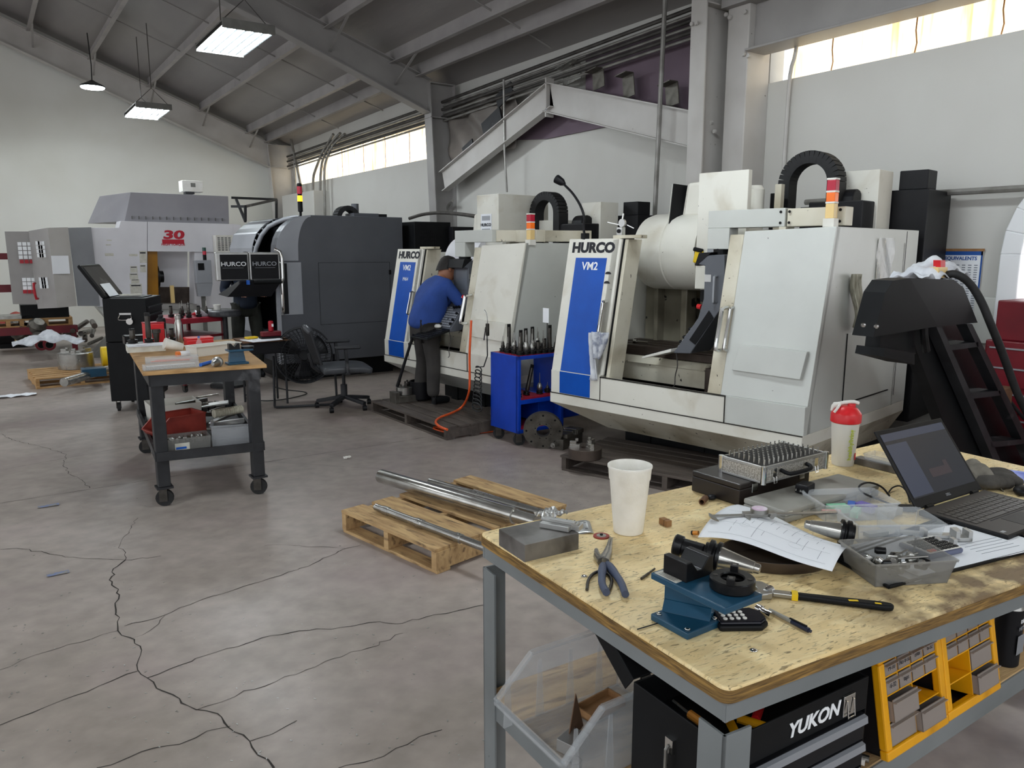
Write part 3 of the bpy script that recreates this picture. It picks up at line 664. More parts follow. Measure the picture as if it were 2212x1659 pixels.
    for k in range(4): tb.box(.08,1.12,.50+.125*k+.0,.50+.125*k+.085,.87,.888)
    tb.build('work_table', M['brown'], t, bevel=.003)
    MB().box(.14,1.07,.44,.50,.62,.78).hexa([(.14,.42,.76),(1.07,.42,.76),(1.09,.5,.76),(.12,.5,.76)], [(.14,.47,.81),(1.07,.47,.81),(1.09,.5,.81),(.12,.5,.81)]).build('table_skirt', M['yelens'] if False else M['whited'], t, bevel=.004)
    MB().box(1.07,1.16,.44,1.0,.58,.78).box(1.17,1.40,.44,1.0,.56,.76).build('way_cover', M['brown'], t, bevel=.006)
    # spindle head
    if not v:
        MB().lathe([(.05,0),(.22,0),(.29,.03),(.305,.08),(.305,.30),(.295,.305),(.295,.32),(.305,.325),(.305,.62)], (.24,.86,1.635), (1,0,0), 40).build('tool_changer_drum', M['white'], t, smooth=35)
        MB().box(.88,1.24,.62,1.15,1.34,1.80).build('spindle_head', M['white'], t, bevel=.01)
        MB().box(.88,1.285,.55,.60,1.36,2.21).build('head_cover', M['white'], t, bevel=.004)
        MB().hexa([(.60,.75,1.9),(.88,.75,1.9),(.88,1.1,1.9),(.60,1.1,1.9)], [(.64,.75,2.17),(.88,.75,2.18),(.88,1.05,2.18),(.64,1.05,2.17)]).build('motor_housing', M['white'], t, bevel=.03)
        d = MB().cbox((0,0,0), (.02,.26,.40)).build('hatch', M['white'], t, bevel=.003); d.location = (.595,.80,1.95); d.rotation_euler = (R(-5), 0, R(-24))
        MB().cbox((.016,-.004,-.0), (.012,.262,.402)).build('hatch_shade_slab', M['black'], d)  # black slab stands in for the shaded gap behind the hatch
        MB().cbox((-.012,-.09,.03), (.006,.02,.09)).build('latch', M['black'], d)
        MB().cone((1.12,.95,1.8), (1.12,.95,2.10), .07, n=20).cone((1.12,.95,2.10), (1.12,.95,2.13), .07, .05, 20).build('spindle_motor', M['white'], t, smooth=30)
        MB().cone((1.25,1.05,1.8), (1.25,1.05,2.07), .05, n=16).build('black_motor', M['black2'], t, smooth=30)
        MB().box(1.28,1.33,.95,1.0,1.8,2.13).build('bracket', M['whited'], t)
        MB().box(.98,1.06,.545,.548,1.42,1.90).build('rating_plate', M['mgrey'], t)
        MB().box(.90,1.2,.6,1.0,1.26,1.35).build('head_underside', M['black2'], t)
        ax, zx = 1.44, 2.14
    else:
        MB().lathe([(.05,0),(.22,0),(.29,.03),(.305,.08),(.305,.62)], (.2,.86,1.60), (1,0,0), 40).build('tool_changer_drum', M['whitec'], t, smooth=35)
        MB().box(.60,.98,.75,1.45,1.84,2.33).build('head_cover', M['white'], t, bevel=.004)
        MB().box(.64,1.1,.7,1.35,1.40,1.86).box(.98,1.4,1.2,1.45,1.84,2.05).build('spindle_head', M['white'], t, bevel=.006)
        MB().box(.68,.86,.744,.75,1.87,2.12).build('logo_plate', M['paper'], t)
        for z0_, z1_ in ((2.05,2.10),(1.88,1.96)): MB().box(.70,.84,.741,.744,z0_,z1_).build('logo_box', M['mgrey'], t)
        text('logo_lettering', 'HURCO', .045, M['ink'], t, (.77,.740,2.0), (math.pi/2,0,0), .0014, 1.15)
        MB().hexa([(.50,.75,1.80),(.6,.75,1.80),(.6,1.1,1.80),(.50,1.1,1.80)], [(.54,.75,2.12),(.6,.75,2.14),(.6,1.1,2.14),(.54,1.1,2.12)]).build('motor_housing', M['white'], t, bevel=.02)
        ax, zx = 1.26, 2.12
    # cable chain arch
    b = MB(); n = 18; Ro, Ri = (.235, .145)
    pts = [(ax-(Ro+Ri)/2, 1.78)]+[(ax-math.cos(math.pi*i/n)*(Ro+Ri)/2, zx+math.sin(math.pi*i/n)*(Ro+Ri)/2) for i in range(n+1)]+[(ax+(Ro+Ri)/2, 1.78)]
    for i in range(len(pts)-1): b.bar((pts[i][0],1.2,pts[i][1]), (pts[i+1][0],1.2,pts[i+1][1]), .13, Ro-Ri, (0,0,1) if False else (pts[i][0]-ax+.0001, 0, pts[i][1]-min(pts[i][1], zx)+.00))
    b.build('cable_chain', M['chain'], t, smooth=20)
    MB().box(1.45,1.85,1.15,1.5,1.8,2.0).cone((1.6,1.3,2.0), (1.75,1.3,2.0), .09, n=16).build('black_gearbox', M['black2'], t, bevel=.01)
    MB().box(1.60,1.87,1.36,1.62,1.79,2.225).build('electrical_box', M['white'], t, bevel=.004)
    MB().box(1.90,2.10,1.66,1.85,2.09,2.23).build('transformer_box', M['black2'], t, bevel=.006)
    MB().box(1.80,2.12,1.64,2.14,.35,2.09).build('electrical_cabinet', M['black2'], t, bevel=.006)
    MB().box(1.1,1.6,1.75,2.1,.3,2.0).build('rear_column', M['black2'], t)
    # boom
    bx, by = (1.10, .10) if v else (1.13, .30)
    MB().box(bx,1.70,by,by+.12,1.80,1.92).box(bx,bx+.17,by,by+.12,1.655,1.80).build('boom', M['greypan'], t, bevel=.004)
    if v: MB().bar((1.66,.17,1.86),(2.08,1.0,1.86),.12,.11).build('boom_arm', M['whited'], t, bevel=.004)
    MB().box(1.71,2.09,.31,.42,1.80,1.915).box(1.66,1.71,.30,.42,1.76,1.80).build('boom_bracket', M['whited'], t, bevel=.004)
    MB().cone((bx+.085,by+.06,1.61), (bx+.085,by+.06,1.655), .055, n=20).build('boom_swivel', M['black'], t)
    for x in (1.67, 1.73, 2.06):
        for z in (1.825, 1.895): MB().cone((x,.295,z), (x,.30,z), .009, n=8).build('bolt', M['black'], t)
    signal_tower(t, 2.03 if not v else 2.09, .24, 1.79 if not v else 1.77)
    # lettering
    s = math.atan(.19)
    text('logo_lettering', 'HURCO', .105, M['ink'], t, (.255,yf(1.665)-.002,1.665), (math.pi/2-s,0,0), .0055, 1.13)
    text('model_lettering', 'VM2', .085, M['inkw'], t, (.25,yf(1.525)-.0045,1.525), (math.pi/2-s,0,0), .0016, 1.0)
    if v:
        text('number_lettering', 'M464', .06, M['inkw'], t, (.25,yf(1.40)-.0045,1.40), (math.pi/2-s,0,0), 0, .8, .1)
        text('marker_lettering', '23', .09, M['inks'], t, (1.86,.115,1.56), (math.pi/2-.15,0,0), .002, 1)
        pendant(t, (1.185,.16,1.61), R(88), False)
    else:
        pendant(t, (1.215,.36,1.61), 0)
        b = MB()
        for z, w_ in ((1.47,.03),(1.40,.028)): b.add([(.44+.03*math.cos(i*.45), yf(z)-.003, z+.02*math.sin(i*.45)) for i in range(8)], [tuple(range(8))])
        b.build('sticker', M['ink'], t)
        # plastic sleeve with a paper on the side
        MB().grid(8, 14, lambda u, q: (2.112+.008*math.sin(u*9+q*7), .80+.28*u, 1.40+.33*q)).build('document_sleeve', M['vinyl'], t, smooth=True)
        MB().box(2.103,2.105,.82,.96,1.46,1.72).build('document', M['paperl'], t)
        MB().cbox((.91,.535,1.60), (.07,.02,.10), ry=.2).build('hour_meter', M['yel'], t, bevel=.01)
        MB().cbox((.91,.533,1.65), (.08,.03,.03), ry=.2).build('meter_cap', M['black'], t, bevel=.008)
    return t
OA, AA = (3.763, 4.839), 9.7
OB, AB = (3.69, 7.79), 5.0
vmA = vm(OA, AA, 'large white machining centre with blue stripe, open front and worn paint, nearest the camera', 0)
vmB = vm(OB, AB, 'white machining centre with blue stripe marked M464, where the man in blue leans in', 1)
vmB.scale = (1, 1, .957)
lw = lambda p: loc2w(OA, AA, p)
lbm = lambda p: loc2w(OB, AB, p)
# ---- grey machining centre with rounded front
GX, GY = 2.95, 9.4
t = thing('machining_center', 'dark grey machining centre with rounded front corner and silver door handle', 'machine', (GX, GY, 0))
pr = [(0,.25),(0,1.62)]+[(.45-.45*math.cos(math.pi/2*i/8), 1.62+.455*math.sin(math.pi/2*i/8)) for i in range(1,9)]+[(1.7,2.075),(1.7,.25)]
MB().prism(pr, 'y', 0, .10).build('right_cheek', M['dgrey'], t, bevel=.006)
# cheek with recessed window area: silver inlay
MB().prism([(0.0,1.52),(0,1.62)]+[(.45-.45*math.cos(math.pi/2*i/8), 1.62+.455*math.sin(math.pi/2*i/8)) for i in range(1,9)]+[(.45,2.06)]+[(.45-.18*math.cos(math.pi/2*i/8)-.0, 1.62+.435*math.sin(math.pi/2*i/8)) for i in range(8,0,-1)]+[(.27,1.52)], 'y', -.004, 0).build('corner_trim', M['mgrey'], t)
MB().box(.04,.30,-.003,.001,.86,1.50).build('recess', M['mgrey'], t); MB().box(.05,.12,-.006,-.003,.87,1.49).build('recess_gap', M['black2'], t)
MB().box(.02,.045,-.03,.0,.86,1.51).build('door_rail', M['alu'], t, bevel=.004)
MB().tube([(.035,-.01,1.50),(.035,-.06,1.48),(.035,-.06,1.40),(.035,-.06,.98),(.035,-.06,.90),(.035,-.01,.88)], .018, 8, 1).build('door_handle', M['chrome'], t, smooth=40)
b = MB(); 
for x0,x1,z0,z1 in ((.52,1.50,.712,.716),(.52,1.50,1.49,1.494),(.52,.524,.712,1.494),(1.496,1.50,.712,1.494)): b.box(x0,x1,-.002,0,z0,z1)
b.build('panel_seam', M['black'], t)
for z in (1.36, .82): MB().box(1.485,1.515,-.012,0,z-.03,z+.03).build('hinge', M['black'], t)
# far cheek, roof and arched doorway
b = MB().prism(pr, 'y', 2.0, 2.1)
for i in range(len(pr)-3):
    (x0,z0),(x1,z1) = pr[i+1], pr[i+2]
    for ya_, yb_ in (((.1,.22),(1.0,2.0)) if i < 7 else ((.1,2.0),)):
        if i < 9: b.hexa([(x0,ya_,z0),(x1,ya_,z1),(x1+.02,ya_,z1-.05),(x0+.05,ya_,z0-.02)], [(x0,yb_,z0),(x1,yb_,z1),(x1+.02,yb_,z1-.05),(x0+.05,yb_,z0-.02)])
b.box(0,1.7,.1,2.0,.25,.55).box(0.6,1.7,.1,2.0,.25,2.05); b.build('enclosure', M['dgrey'], t)
b = MB()
oa = [(GY*0+1.05+.95*math.cos(math.pi*i/12), 1.25+.62*math.sin(math.pi*i/12)) for i in range(13)]
MB().tube([(.0,1.0,.5),(.0,1.0,1.3),(.0,.95,1.6),(.12,.82,1.92),(.3,.7,2.03),(.4,.5,2.06),(.40,.25,2.05)], .03, 8, 1).build('arch_trim', M['mgrey'], t, smooth=60)
# front fascia with an arched opening, curving back at the top
b = MB(); n = 12
def fx_(y, z): return (0 if z < 1.62 else .45-math.sqrt(max(0, .2025-((z-1.62)*.99)**2)))
yo = [1.9-.5, 1.9]
for i in range(8):
    z0, z1 = .55+.1875*i, .55+.1875*(i+1)
    b.hexa([(fx_(0,z0)-.012,1.0,z0),(fx_(0,z0)-.012,2.1,z0),(fx_(0,z0)+.03,2.1,z0),(fx_(0,z0)+.03,1.0,z0)], [(fx_(0,z1)-.012,1.0,z1),(fx_(0,z1)-.012,2.1,z1),(fx_(0,z1)+.03,2.1,z1),(fx_(0,z1)+.03,1.0,z1)])
b.build('front_fascia', M['mgrey'], t)
MB().box(.3,.6,.12,2.0,.5,1.95).build('dark_interior', M['black2'], t)  # black box paints the shade inside the arched doorway
MB().box(-.03,.02,-.02,.02,.25,1.62).build('front_edge_trim', M['mgrey'], t, bevel=.006)
MB().lathe([(.015,0),(.015,.06),(.03,.07),(.03,.19),(.026,.2),(.026,.30),(.03,.31),(.03,.4),(.02,.41)], (.36,.1,2.05)).build('tower_post', M['black'], t)
MB().cone((.36,.1,2.24), (.36,.1,2.31), .031, n=16).build('amber_lens', M['amberon'], t); MB().cone((.36,.1,2.33), (.36,.1,2.42), .031, n=16).build('red_lens', M['redlens'], t)
b = MB(); 
for i in range(12):
    a0, a1 = math.pi*i/12, math.pi*(i+1)/12; b.bar((1.12-.13*math.cos(a0),.5,2.07+.13*math.sin(a0)), (1.12-.13*math.cos(a1),.5,2.07+.13*math.sin(a1)), .18, .06, (math.cos(a0)*-1+.001,0,math.sin(a0)))
b.build('cable_chain', M['chain'], t)
MB().box(1.15,1.5,.3,.6,2.07,2.13).build('roof_box', M['dgrey'], t); MB().box(1.5,1.62,.3,.6,2.07,2.125).build('roof_box', M['black2'], t)
MB().cone((1.25,.5,2.1), (1.25,.5,2.26), .05, n=12).build('roof_motor', M['dgrey'], t)
MB().box(.1,1.6,.2,1.9,.0,.25).build('plinth', M['black'], t)
# its twin-screen pendant seen from behind
t = thing('control_console', 'silver framed two-panel machine console with logo backs on a swing arm, seen from behind', 'control console', (2.3, 9.3, 0), 0)
s_ = 9.3/9.6
for i, (x0, x1) in enumerate(((2.288,2.672),(2.682,3.048))):
    x0, x1 = x0*s_-2.3, x1*s_-2.3; z0, z1 = 1.65-(1.65-1.285)*s_, 1.65-(1.65-1.622)*s_
    f = MB().box(x0,x1,0,.08,z0,z1).build('screen_housing', M['alu'], t, bevel=.01)
    MB().box(x0+(.045 if i == 0 else .015),x1-.015,-.006,.0,z0+.012,z1-.025).build('back_cover', M['black2'], f, bevel=.004)
    text('logo_lettering', 'HURCO', .068, M['inkw'] if i == 0 else M['inks'], f, ((x0+x1)/2-.005+(.015 if i == 0 else 0),-.008,z0+.19), (math.pi/2,0,0), .001, 1.2)
    MB().box((x0+x1)/2-.12,(x0+x1)/2+.12,-.009,-.007,z0+.145,z0+.148).build('underline', M['inks'], f)
MB().hexa([(2.389*s_-2.3,-.02,1.11),(2.917*s_-2.3,-.02,1.10),(2.917*s_-2.3,.4,1.12),(2.389*s_-2.3,.4,1.12)], [(2.56*s_-2.3,-.06,1.285),(3.045*s_-2.3,-.06,1.285),(3.045*s_-2.3,.1,1.285),(2.56*s_-2.3,.1,1.285)]).build('keyboard_shelf', M['black2'], t)
MB().cone((2.70*s_-2.3,-.04,1.275), (3.04*s_-2.3,-.04,1.275), .03, n=14).build('shelf_pivot', M['black'], t, smooth=30)
MB().tube([(2.95*s_-2.3,.04,1.275),(3.075*s_-2.3,.0,1.275),(3.08*s_-2.3,.0,1.33),(3.08*s_-2.3,.0,1.62),(3.0*s_-2.3,.03,1.66)], .022, 10, 1).build('swing_arm', M['chrome'], t, smooth=40)
MB().cbox((2.40,.0,0), (0,0,0)) 
o = tag(MB().box(2.53,2.56,9.2,9.24,1.25,1.30).build('marker_pen', M['bplas']), 'small blue clip on the pivot under the twin console', 'clip')
# ---- black control cabinets between the grey and the white machine
t = thing('electrical_cabinet', 'black vented steel cabinet standing between the grey and the white machines', 'cabinet', (4.75, 9.25, 0))
MB().box(0,.55,0,.9,0,2.02).build('body', M['black'], t, bevel=.006); 
b = MB()
for i in range(5):
    for j in range(9): b.box(.08+.028*j, .085+.028*j+.006, -.003, 0, 1.68+.05*i, 1.71+.05*i)
b.build('vent_slots', M['black2'], t)
MB().box(.52,.95,-.1,.55,0,1.96).build('side_unit', M['black2'], t, bevel=.006); MB().box(.62,.85,-.105,-.1,1.7,1.88).build('window', M['black'], t)
# ================================================================ white lathe machine "30"
LY = 14.2
def LP(px, py, y=LY): return Y(px, py, y)
t = thing('turning_center', 'wide white lathe marked 30 in red standing before the far wall', 'machine', (1.4, LY, 0))
O_ = Vector((1.4, LY, 0))
def poly(pts, th, name, mat, par, y=LY, bevel=0):
    P = [LP(px, py, y)-O_ for px, py in pts]; n = len(P); b = MB()
    b.add([tuple(p) for p in P]+[(p.x,p.y+th,p.z) for p in P], [tuple(range(n)), tuple(range(n,2*n))]+[(i,(i+1)%n,(i+1)%n+n,i+n) for i in range(n)])
    return b.build(name, M[mat], par, bevel=bevel)
p1 = poly([(197,492),(257,492),(261,477),(318,479),(318,663),(212,663)], .5, 'front_panel', 'whitec', t, bevel=.004)
poly([(319,479),(504,484),(504,545),(319,543)], .4, 'upper_panel', 'whitec', t, bevel=.004)
poly([(504,484),(520,486),(520,545),(504,545)], .4, 'upper_panel', 'whitec', t)
poly([(420,543),(600,547),(600,668),(420,665)], .4, 'door_frame', 'whitec', t, LY+.05)
poly([(210,663),(600,668),(600,745),(275,740)], .6, 'lower_base', 'bgrey' if False else 'greypan', t, LY+.06)
poly([(318,657),(425,657),(425,668),(318,668)], .3, 'sill', 'steelg', t, LY-.02)
poly([(319,543),(340,543),(343,657),(319,657)], .25, 'window_side', 'gold', t, LY+.1)
poly([(340,543),(405,543),(405,657),(340,657)], .02, 'inner_wall', 'whitec', t, LY+.6)
poly([(340,620),(420,620),(420,657),(330,657)], .02, 'inner_machinery', 'brown', t, LY+.55)
c = Y(328,598,LY+.3)-O_; MB().lathe([(.06,0),(.2,0),(.2,.12),(.1,.14),(.1,.2)], c+Vector((-.02,0,0)), (1,0,0), 24).build('chuck', M['bmetal'], t, smooth=30)
c = LP(375,630)-O_; MB().box(c.x-.03,c.x+.03,.1,.16,c.z-.2,c.z+.1).build('tailstock_post', M['yelens'], t)
# hood with slanted top
P0 = [LP(235,478)-O_, LP(494,484)-O_]
a0, a1 = LP(232,492,LY+.2)-O_, LP(272,416,LY+.5)-O_; c0, c1 = LP(494,484,LY+.2)-O_, LP(496,424,LY+.5)-O_
fl_ = LP(256,492)-O_
b = MB(); l0 = LP(269,478,LY+.15)-O_; l1 = LP(282,415,LY+.15)-O_; m0 = LP(495,484,LY+.15)-O_; m1 = LP(493,424,LY+.15)-O_
b.hexa([l0,m0,m0+Vector((0,1.6,0)),l0+Vector((-.38,1.6,0))], [l1,m1,m1+Vector((0,1.4,0)),l1+Vector((-.3,1.4,0))])
b.build('hood', M['hood'], t, bevel=.004)
b = MB()
for k in range(14):
    q = LP(285+15*k, 473+.35*k, LY+.12)-O_; b.box(q.x,q.x+.008,q.y-.02,q.y+.03,q.z,q.z+.05)
b.build('hood_ribs', M['bgrey'], t)
text('number_lettering', '30', .19, M['inkr'], t, LP(374,508)-O_+Vector((0,-.006,0)), (math.pi/2,0,0), .008, 1.75, .1)
q0, q1 = LP(350,517)-O_, LP(398,527)-O_; MB().box(q0.x,q1.x,-.004,0,q1.z,q0.z).build('logo_bar', M['inkr'], t)
text('logo_lettering', 'TURNING', .055, M['whitec'], t, (q0+q1)/2*1+Vector((0,-.008-(q0.y+q1.y)/2,0)), (math.pi/2,0,0), .001, 1.3) if False else None
text('slogan_lettering', 'HIGH TORQUE', .05, M['inkr'], t, LP(374,524+2)-O_+Vector((0,-.006,-.018)), (math.pi/2,0,0), .0015, 1.1)
for px, py, ww, hh in ((309,555,12,22),(309,580,10,14),(289,582,12,12),(289,597,14,11),(292,608,14,8),(294,624,20,18),(236,550,14,5),(288,551,14,4),(236,519,8,2),(234,529,8,2)):
    q = LP(px, py)-O_; s = LY/1655*1.05; MB().box(q.x-ww*s/2,q.x+ww*s/2,-.004,0,q.z-hh*s/2,q.z+hh*s/2).build('label_sticker', M['paperl'], t)
    if hh > 6: MB().box(q.x-ww*s*.4,q.x+ww*s*.4,-.006,-.004,q.z+hh*s*.28,q.z+hh*s*.4).build('label_print', M['ink'], t)
# folded left covers with punched windows
def leaf(name, quad, y0, y1, mat, par):
    a, b_, c_, d = quad; pa, pb, pc, pd = Y(*a,y0)-O_, Y(*b_,y1)-O_, Y(*c_,y1)-O_, Y(*d,y0)-O_
    b = MB().hexa([pd, pc, pc+Vector((0,.04,0)), pd+Vector((0,.04,0))], [pa, pb, pb+Vector((0,.04,0)), pa+Vector((0,.04,0))]); return b.build(name, M[mat], par)
g0 = leaf('far_cover', ((10,500),(62,500),(80,657),(28,657)), LY-.2, LY-.25, 'bgrey' if False else 'steelg', t)
leaf('cover_panel', ((62,499),(103,492),(124,665),(82,667)), LY-.3, LY-.75, 'steelg', t)
leaf('cover_panel', ((103,492),(147,491),(166,661),(124,665)), LY-.75, LY-.6, 'steelw', t)
leaf('cover_panel', ((147,492),(197,491),(216,661),(168,661)), LY-.3, LY-.05, 'mgrey', t)
b = MB(); r_ = MB()
def holes(x0, y0, dx, dy, nx, ny, y, sk, redrows):
    for i in range(nx):
        for j in range(ny):
            q = Y(x0+dx*i+sk*j, y0+dy*j, y)-O_; (r_ if j >= ny-redrows else b).box(q.x-.026,q.x+.026,q.y-.012,q.y-.006,q.z-.027,q.z+.027)
holes(42,527,10.5,9.5,3,4,LY-.27,1,0); holes(52,604,10,9,3,3,LY-.27,1,0); holes(81,525,5,9,3,4,LY-.62,1.2,0); holes(88,603,5,8,3,3,LY-.62,1.2,0)
b.build('punched_window', M['inkw'], g0)
r_ = MB(); b = MB(); holes(47,565,10.5,9.5,3,1,LY-.275,1,1); holes(54,630,10,5,3,1,LY-.275,1,1); r_.build('red_window', M['red'], g0)
q = Y(131,572,LY-.72)-O_; MB().cbox((q.x,q.y,q.z), (.24,.004,.27), rz=.3).build('notice_sheet', M['paper'], t)
q0, q1 = Y(76,612,LY-.5)-O_, Y(82,645,LY-.5)-O_; MB().tube([q0,q0+Vector((-.03,-.08,0)),q1+Vector((-.03,-.08,0)),q1], .018, 8, 1).build('door_handle', M['red'], t)
# roof box and frame
q0, q1 = LP(393,389,LY+.6), LP(440,420,LY+.6)
t2 = thing('roof_box', 'small grey electrical box on top of the white lathe hood', 'electrical box', (q0.x, LY+.6, q1.z+.02))
MB().box(0,q1.x-q0.x,0,.3,.02,q0.z-q1.z-.02).build('case', M['wplas'], t2, bevel=.006); MB().box(.14,.22,-.004,0,.1,.17).build('window', M['bgrey'], t2); MB().box(.05,.2,.02,.2,-.02,.02).build('foot', M['charc'], t2)
t2 = thing('angle_stand', 'dark steel angle frame standing on the right end of the lathe', 'frame', LP(500,460,LY+.3))
O2 = LP(500,460,LY+.3); b = MB()
A_ = [LP(500,427,LY+.4)-O2, LP(597,431,LY+.4)-O2, Y(530,446,LY-.5)-O2, LP(597,474,LY+.4)-O2, Y(530,478,LY-.5)-O2, LP(500,446,LY-.3)-O2, LP(510,430,LY+.4)-O2]
for i, (p, q) in enumerate(((0,1),(1,2),(1,3),(2,4),(2,5),(6,4))): MB().bar(A_[p], A_[q], .04).build('frame_bar', M['charc'], t2)
# pendant of the lathe
t2 = thing('control_console', 'small grey control box with green and red signal light at the lathe doorway', 'control console', (0,0,0)); q = LP(440,600,LY-.5); t2.location = (q.x, q.y, 0)
z0, z1 = LP(440,612,LY-.5).z, LP(440,562,LY-.5).z
MB().box(-.12,.14,0,.15,z0,z1).build('case', M['mgrey'], t2, bevel=.01); MB().box(-.08,.02,-.005,0,z0+.22,z1-.05).build('screen', M['black'], t2)
MB().hexa([(-.1,.03,z0-.22),(.1,.03,z0-.22),(.1,.15,z0-.22),(-.1,.15,z0-.22)], [(-.12,0,z0),(.14,0,z0),(.14,.15,z0),(-.12,.15,z0)]).build('key_panel', M['mgrey'], t2)
MB().cone((.05,.05,z1), (.05,.05,z1+.09), .03, n=12).build('base', M['black'], t2); MB().cone((.05,.05,z1+.09), (.05,.05,z1+.15), .03, n=12).build('red_lens', M['redlens'], t2); MB().cone((.05,.05,z1+.15), (.05,.05,z1+.21), .03, n=12).build('green_lens', M['green'], t2)
MB().bar((.0,.12,0), (.0,.12,z0), .06).build('post', M['bgrey'], t2)
q = Y(486,527,LY-.22); t2 = tag(MB().box(-.155,.155,0,.2,-.15,.15).build('vent_box', M['wplas'], bevel=.01), 'beige vented electrical box above the twin console', 'electrical box'); t2.location = q
b = MB()
for i in range(7):
    for j in range(4): b.box(-.12+.06*j,-.08+.06*j,-.004,0,-.11+.034*i,-.095+.034*i)
b.build('vent_slots', M['charc'], t2)
# ================================================================ middle ground
def caster(par, x, y, r=.05, h=None, rz=0, mat='dmetal'):
    h = h or r*2.4
    b = MB().cone((-.014,0,r), (.014,0,r), r, n=18).cone((-.016,0,r), (.016,0,r), r*.45, n=12)
    b.mi(1).box(-.022,-.018,-.02,.03,r*.6,h).box(.018,.022,-.02,.03,r*.6,h).box(-.03,.03,-.03,.04,h-.004,h)
    o = b.build('caster', [M['rubber'], M[mat]], par, smooth=30); o.location = (x, y, 0); o.rotation_euler = (0,0,rz); return o
# ---- black steel work table
TZ = .90
FL, FR, BL, BR = Vector((.80,5.22,0)), Vector((1.45,5.12,0)), Vector((.93,6.80,0)), Vector((1.66,6.70,0))
t = thing('work_table', 'black steel rolling table with wooden top crowded with trays and tools', 'table', ((FL+BR)/2))
t0 = t.location.copy()
for p in (FL, FR, BL, BR):
    q = p-t0; s = Vector((1 if q.x < 0 else -1, 1 if q.y < 0 else -1, 0))
    MB().bar(q+s*.035+Vector((0,0,.135)), q+s*.035+Vector((0,0,TZ-.03)), .075).build('leg', M['charc'], t, bevel=.004)
    MB().box(q.x+s.x*.035-.05,q.x+s.x*.035+.05,q.y+s.y*.035-.05,q.y+s.y*.035+.05,.122,.135).build('caster_plate', M['charc'], t)
    caster(t, q.x+s.x*.035, q.y+s.y*.035, .055, .122, rz=1.3+random.uniform(-.3,.3), mat='dmetal')
def rim(par, z0, z1, name, mat, w_=.03):
    for a, c in ((FL,FR),(FR,BR),(BR,BL),(BL,FL)):
        MB().bar(a-t0+Vector((0,0,(z0+z1)/2)), c-t0+Vector((0,0,(z0+z1)/2)), w_, z1-z0).build(name, M[mat], par)
rim(t, .80, .875, 'apron', 'charc', .02); rim(t, .31, .37, 'shelf_rail', 'charc', .02)
MB().hexa([p-t0+Vector((0,0,.315)) for p in (FL,FR,BR,BL)], [p-t0+Vector((0,0,.325)) for p in (FL,FR,BR,BL)]).build('lower_shelf', M['charc'], t)
e = .03
MB().hexa([p-t0+Vector(((-e if p.x<1.1 else e)*1.5,(-e if p.y < 6 else e),.875)) for p in (FL,FR,BR,BL)], [p-t0+Vector(((-e if p.x<1.1 else e)*1.5,(-e if p.y<6 else e),TZ)) for p in (FL,FR,BR,BL)]).build('wooden_top', M['palw'], t, bevel=.004)
T = lambda px, py, h=0: Z(px, py, TZ+h)
def put(o, p, rz=0): o.location = p; o.rotation_euler = (o.rotation_euler[0], o.rotation_euler[1], rz); return o
def tray(name, label, cat, p, rz, L_, W_, H_, mat, th=.004, flare=.0, div=0, grp=None, lip=0, contents=None):
    o = thing(name, label, cat, p, rz, grp); l, w_ = L_/2, W_/2; f = flare
    b = MB(); b.box(-l,l,-w_,w_,0,th)
    for (a, c) in (((-l,-w_),(l,-w_)),((l,-w_),(l,w_)),((l,w_),(-l,w_)),((-l,w_),(-l,-w_))):
        A_, C_ = Vector((*a,0)), Vector((*c,0)); n = Vector((C_-A_)).cross(Vector((0,0,1))).normalized()
        ex = lambda v: Vector((v.x*(1+f/l), v.y*(1+f/w_), H_))
        b.hexa([A_, C_, C_-n*th, A_-n*th], [ex(A_), ex(C_), ex(C_)-n*th, ex(A_)-n*th])
        if lip: b.hexa([ex(A_), ex(C_), ex(C_)+n*lip, ex(A_)+n*lip], [ex(A_)+Vector((0,0,.003)), ex(C_)+Vector((0,0,.003)), ex(C_)+n*lip+Vector((0,0,.003)), ex(A_)+n*lip+Vector((0,0,.003))])
    b.build('shell', M[mat], o)
    for k in range(div):
        x = -l+L_*(k+1)/(div+1); MB().box(x-.0012,x+.0012,-w_+th,w_-th,th,H_*.9).build('divider', M[mat], o)
    return o
def toolholder(loc, label, h=.09, kind=0, s=1.0, grp=None, tilt=(0,0)):
    o = thing('tool_holder', label, 'tool holder', loc, random.uniform(0,3), grp); o.rotation_euler = (tilt[0], tilt[1], 0)
    MB().lathe([(.018*s,0),(.031*s,.003),(.031*s,.012),(.025*s,.014),(.025*s,.018),(.031*s,.02),(.031*s,.03),(.02*s,.034)], n=18).build('flange', M['bmetal'], o, smooth=30)
    if kind == 0: MB().lathe([(.016*s,.034),(.018*s,.04),(.018*s,h*.6),(.014*s,h*.62),(.014*s,h*.8),(.009*s,h)], n=14).build('collet_nut', M['dmetal'], o, smooth=30)
    elif kind == 1: MB().lathe([(.016*s,.034),(.024*s,.05),(.024*s,h*.55),(.012*s,h*.8),(.008*s,h*.82)], n=14).build('drill_chuck', M['metal'], o, smooth=30)
    elif kind == 2: MB().lathe([(.014*s,.034),(.019*s,.05),(.017*s,h*.7),(.017*s,h)], n=14).build('arbor', M['dmetal'], o, smooth=30)
    if kind in (0, 1): MB().cone((0,0,h*.8), (0,0,h*1.55), .0045*s, .002*s, 8).build('cutter', M['bright'], o)
    else: MB().box(-.016*s,.016*s,-.005*s,.005*s,h,h*1.12).build('cutter', M['bmetal'], o)
    return o
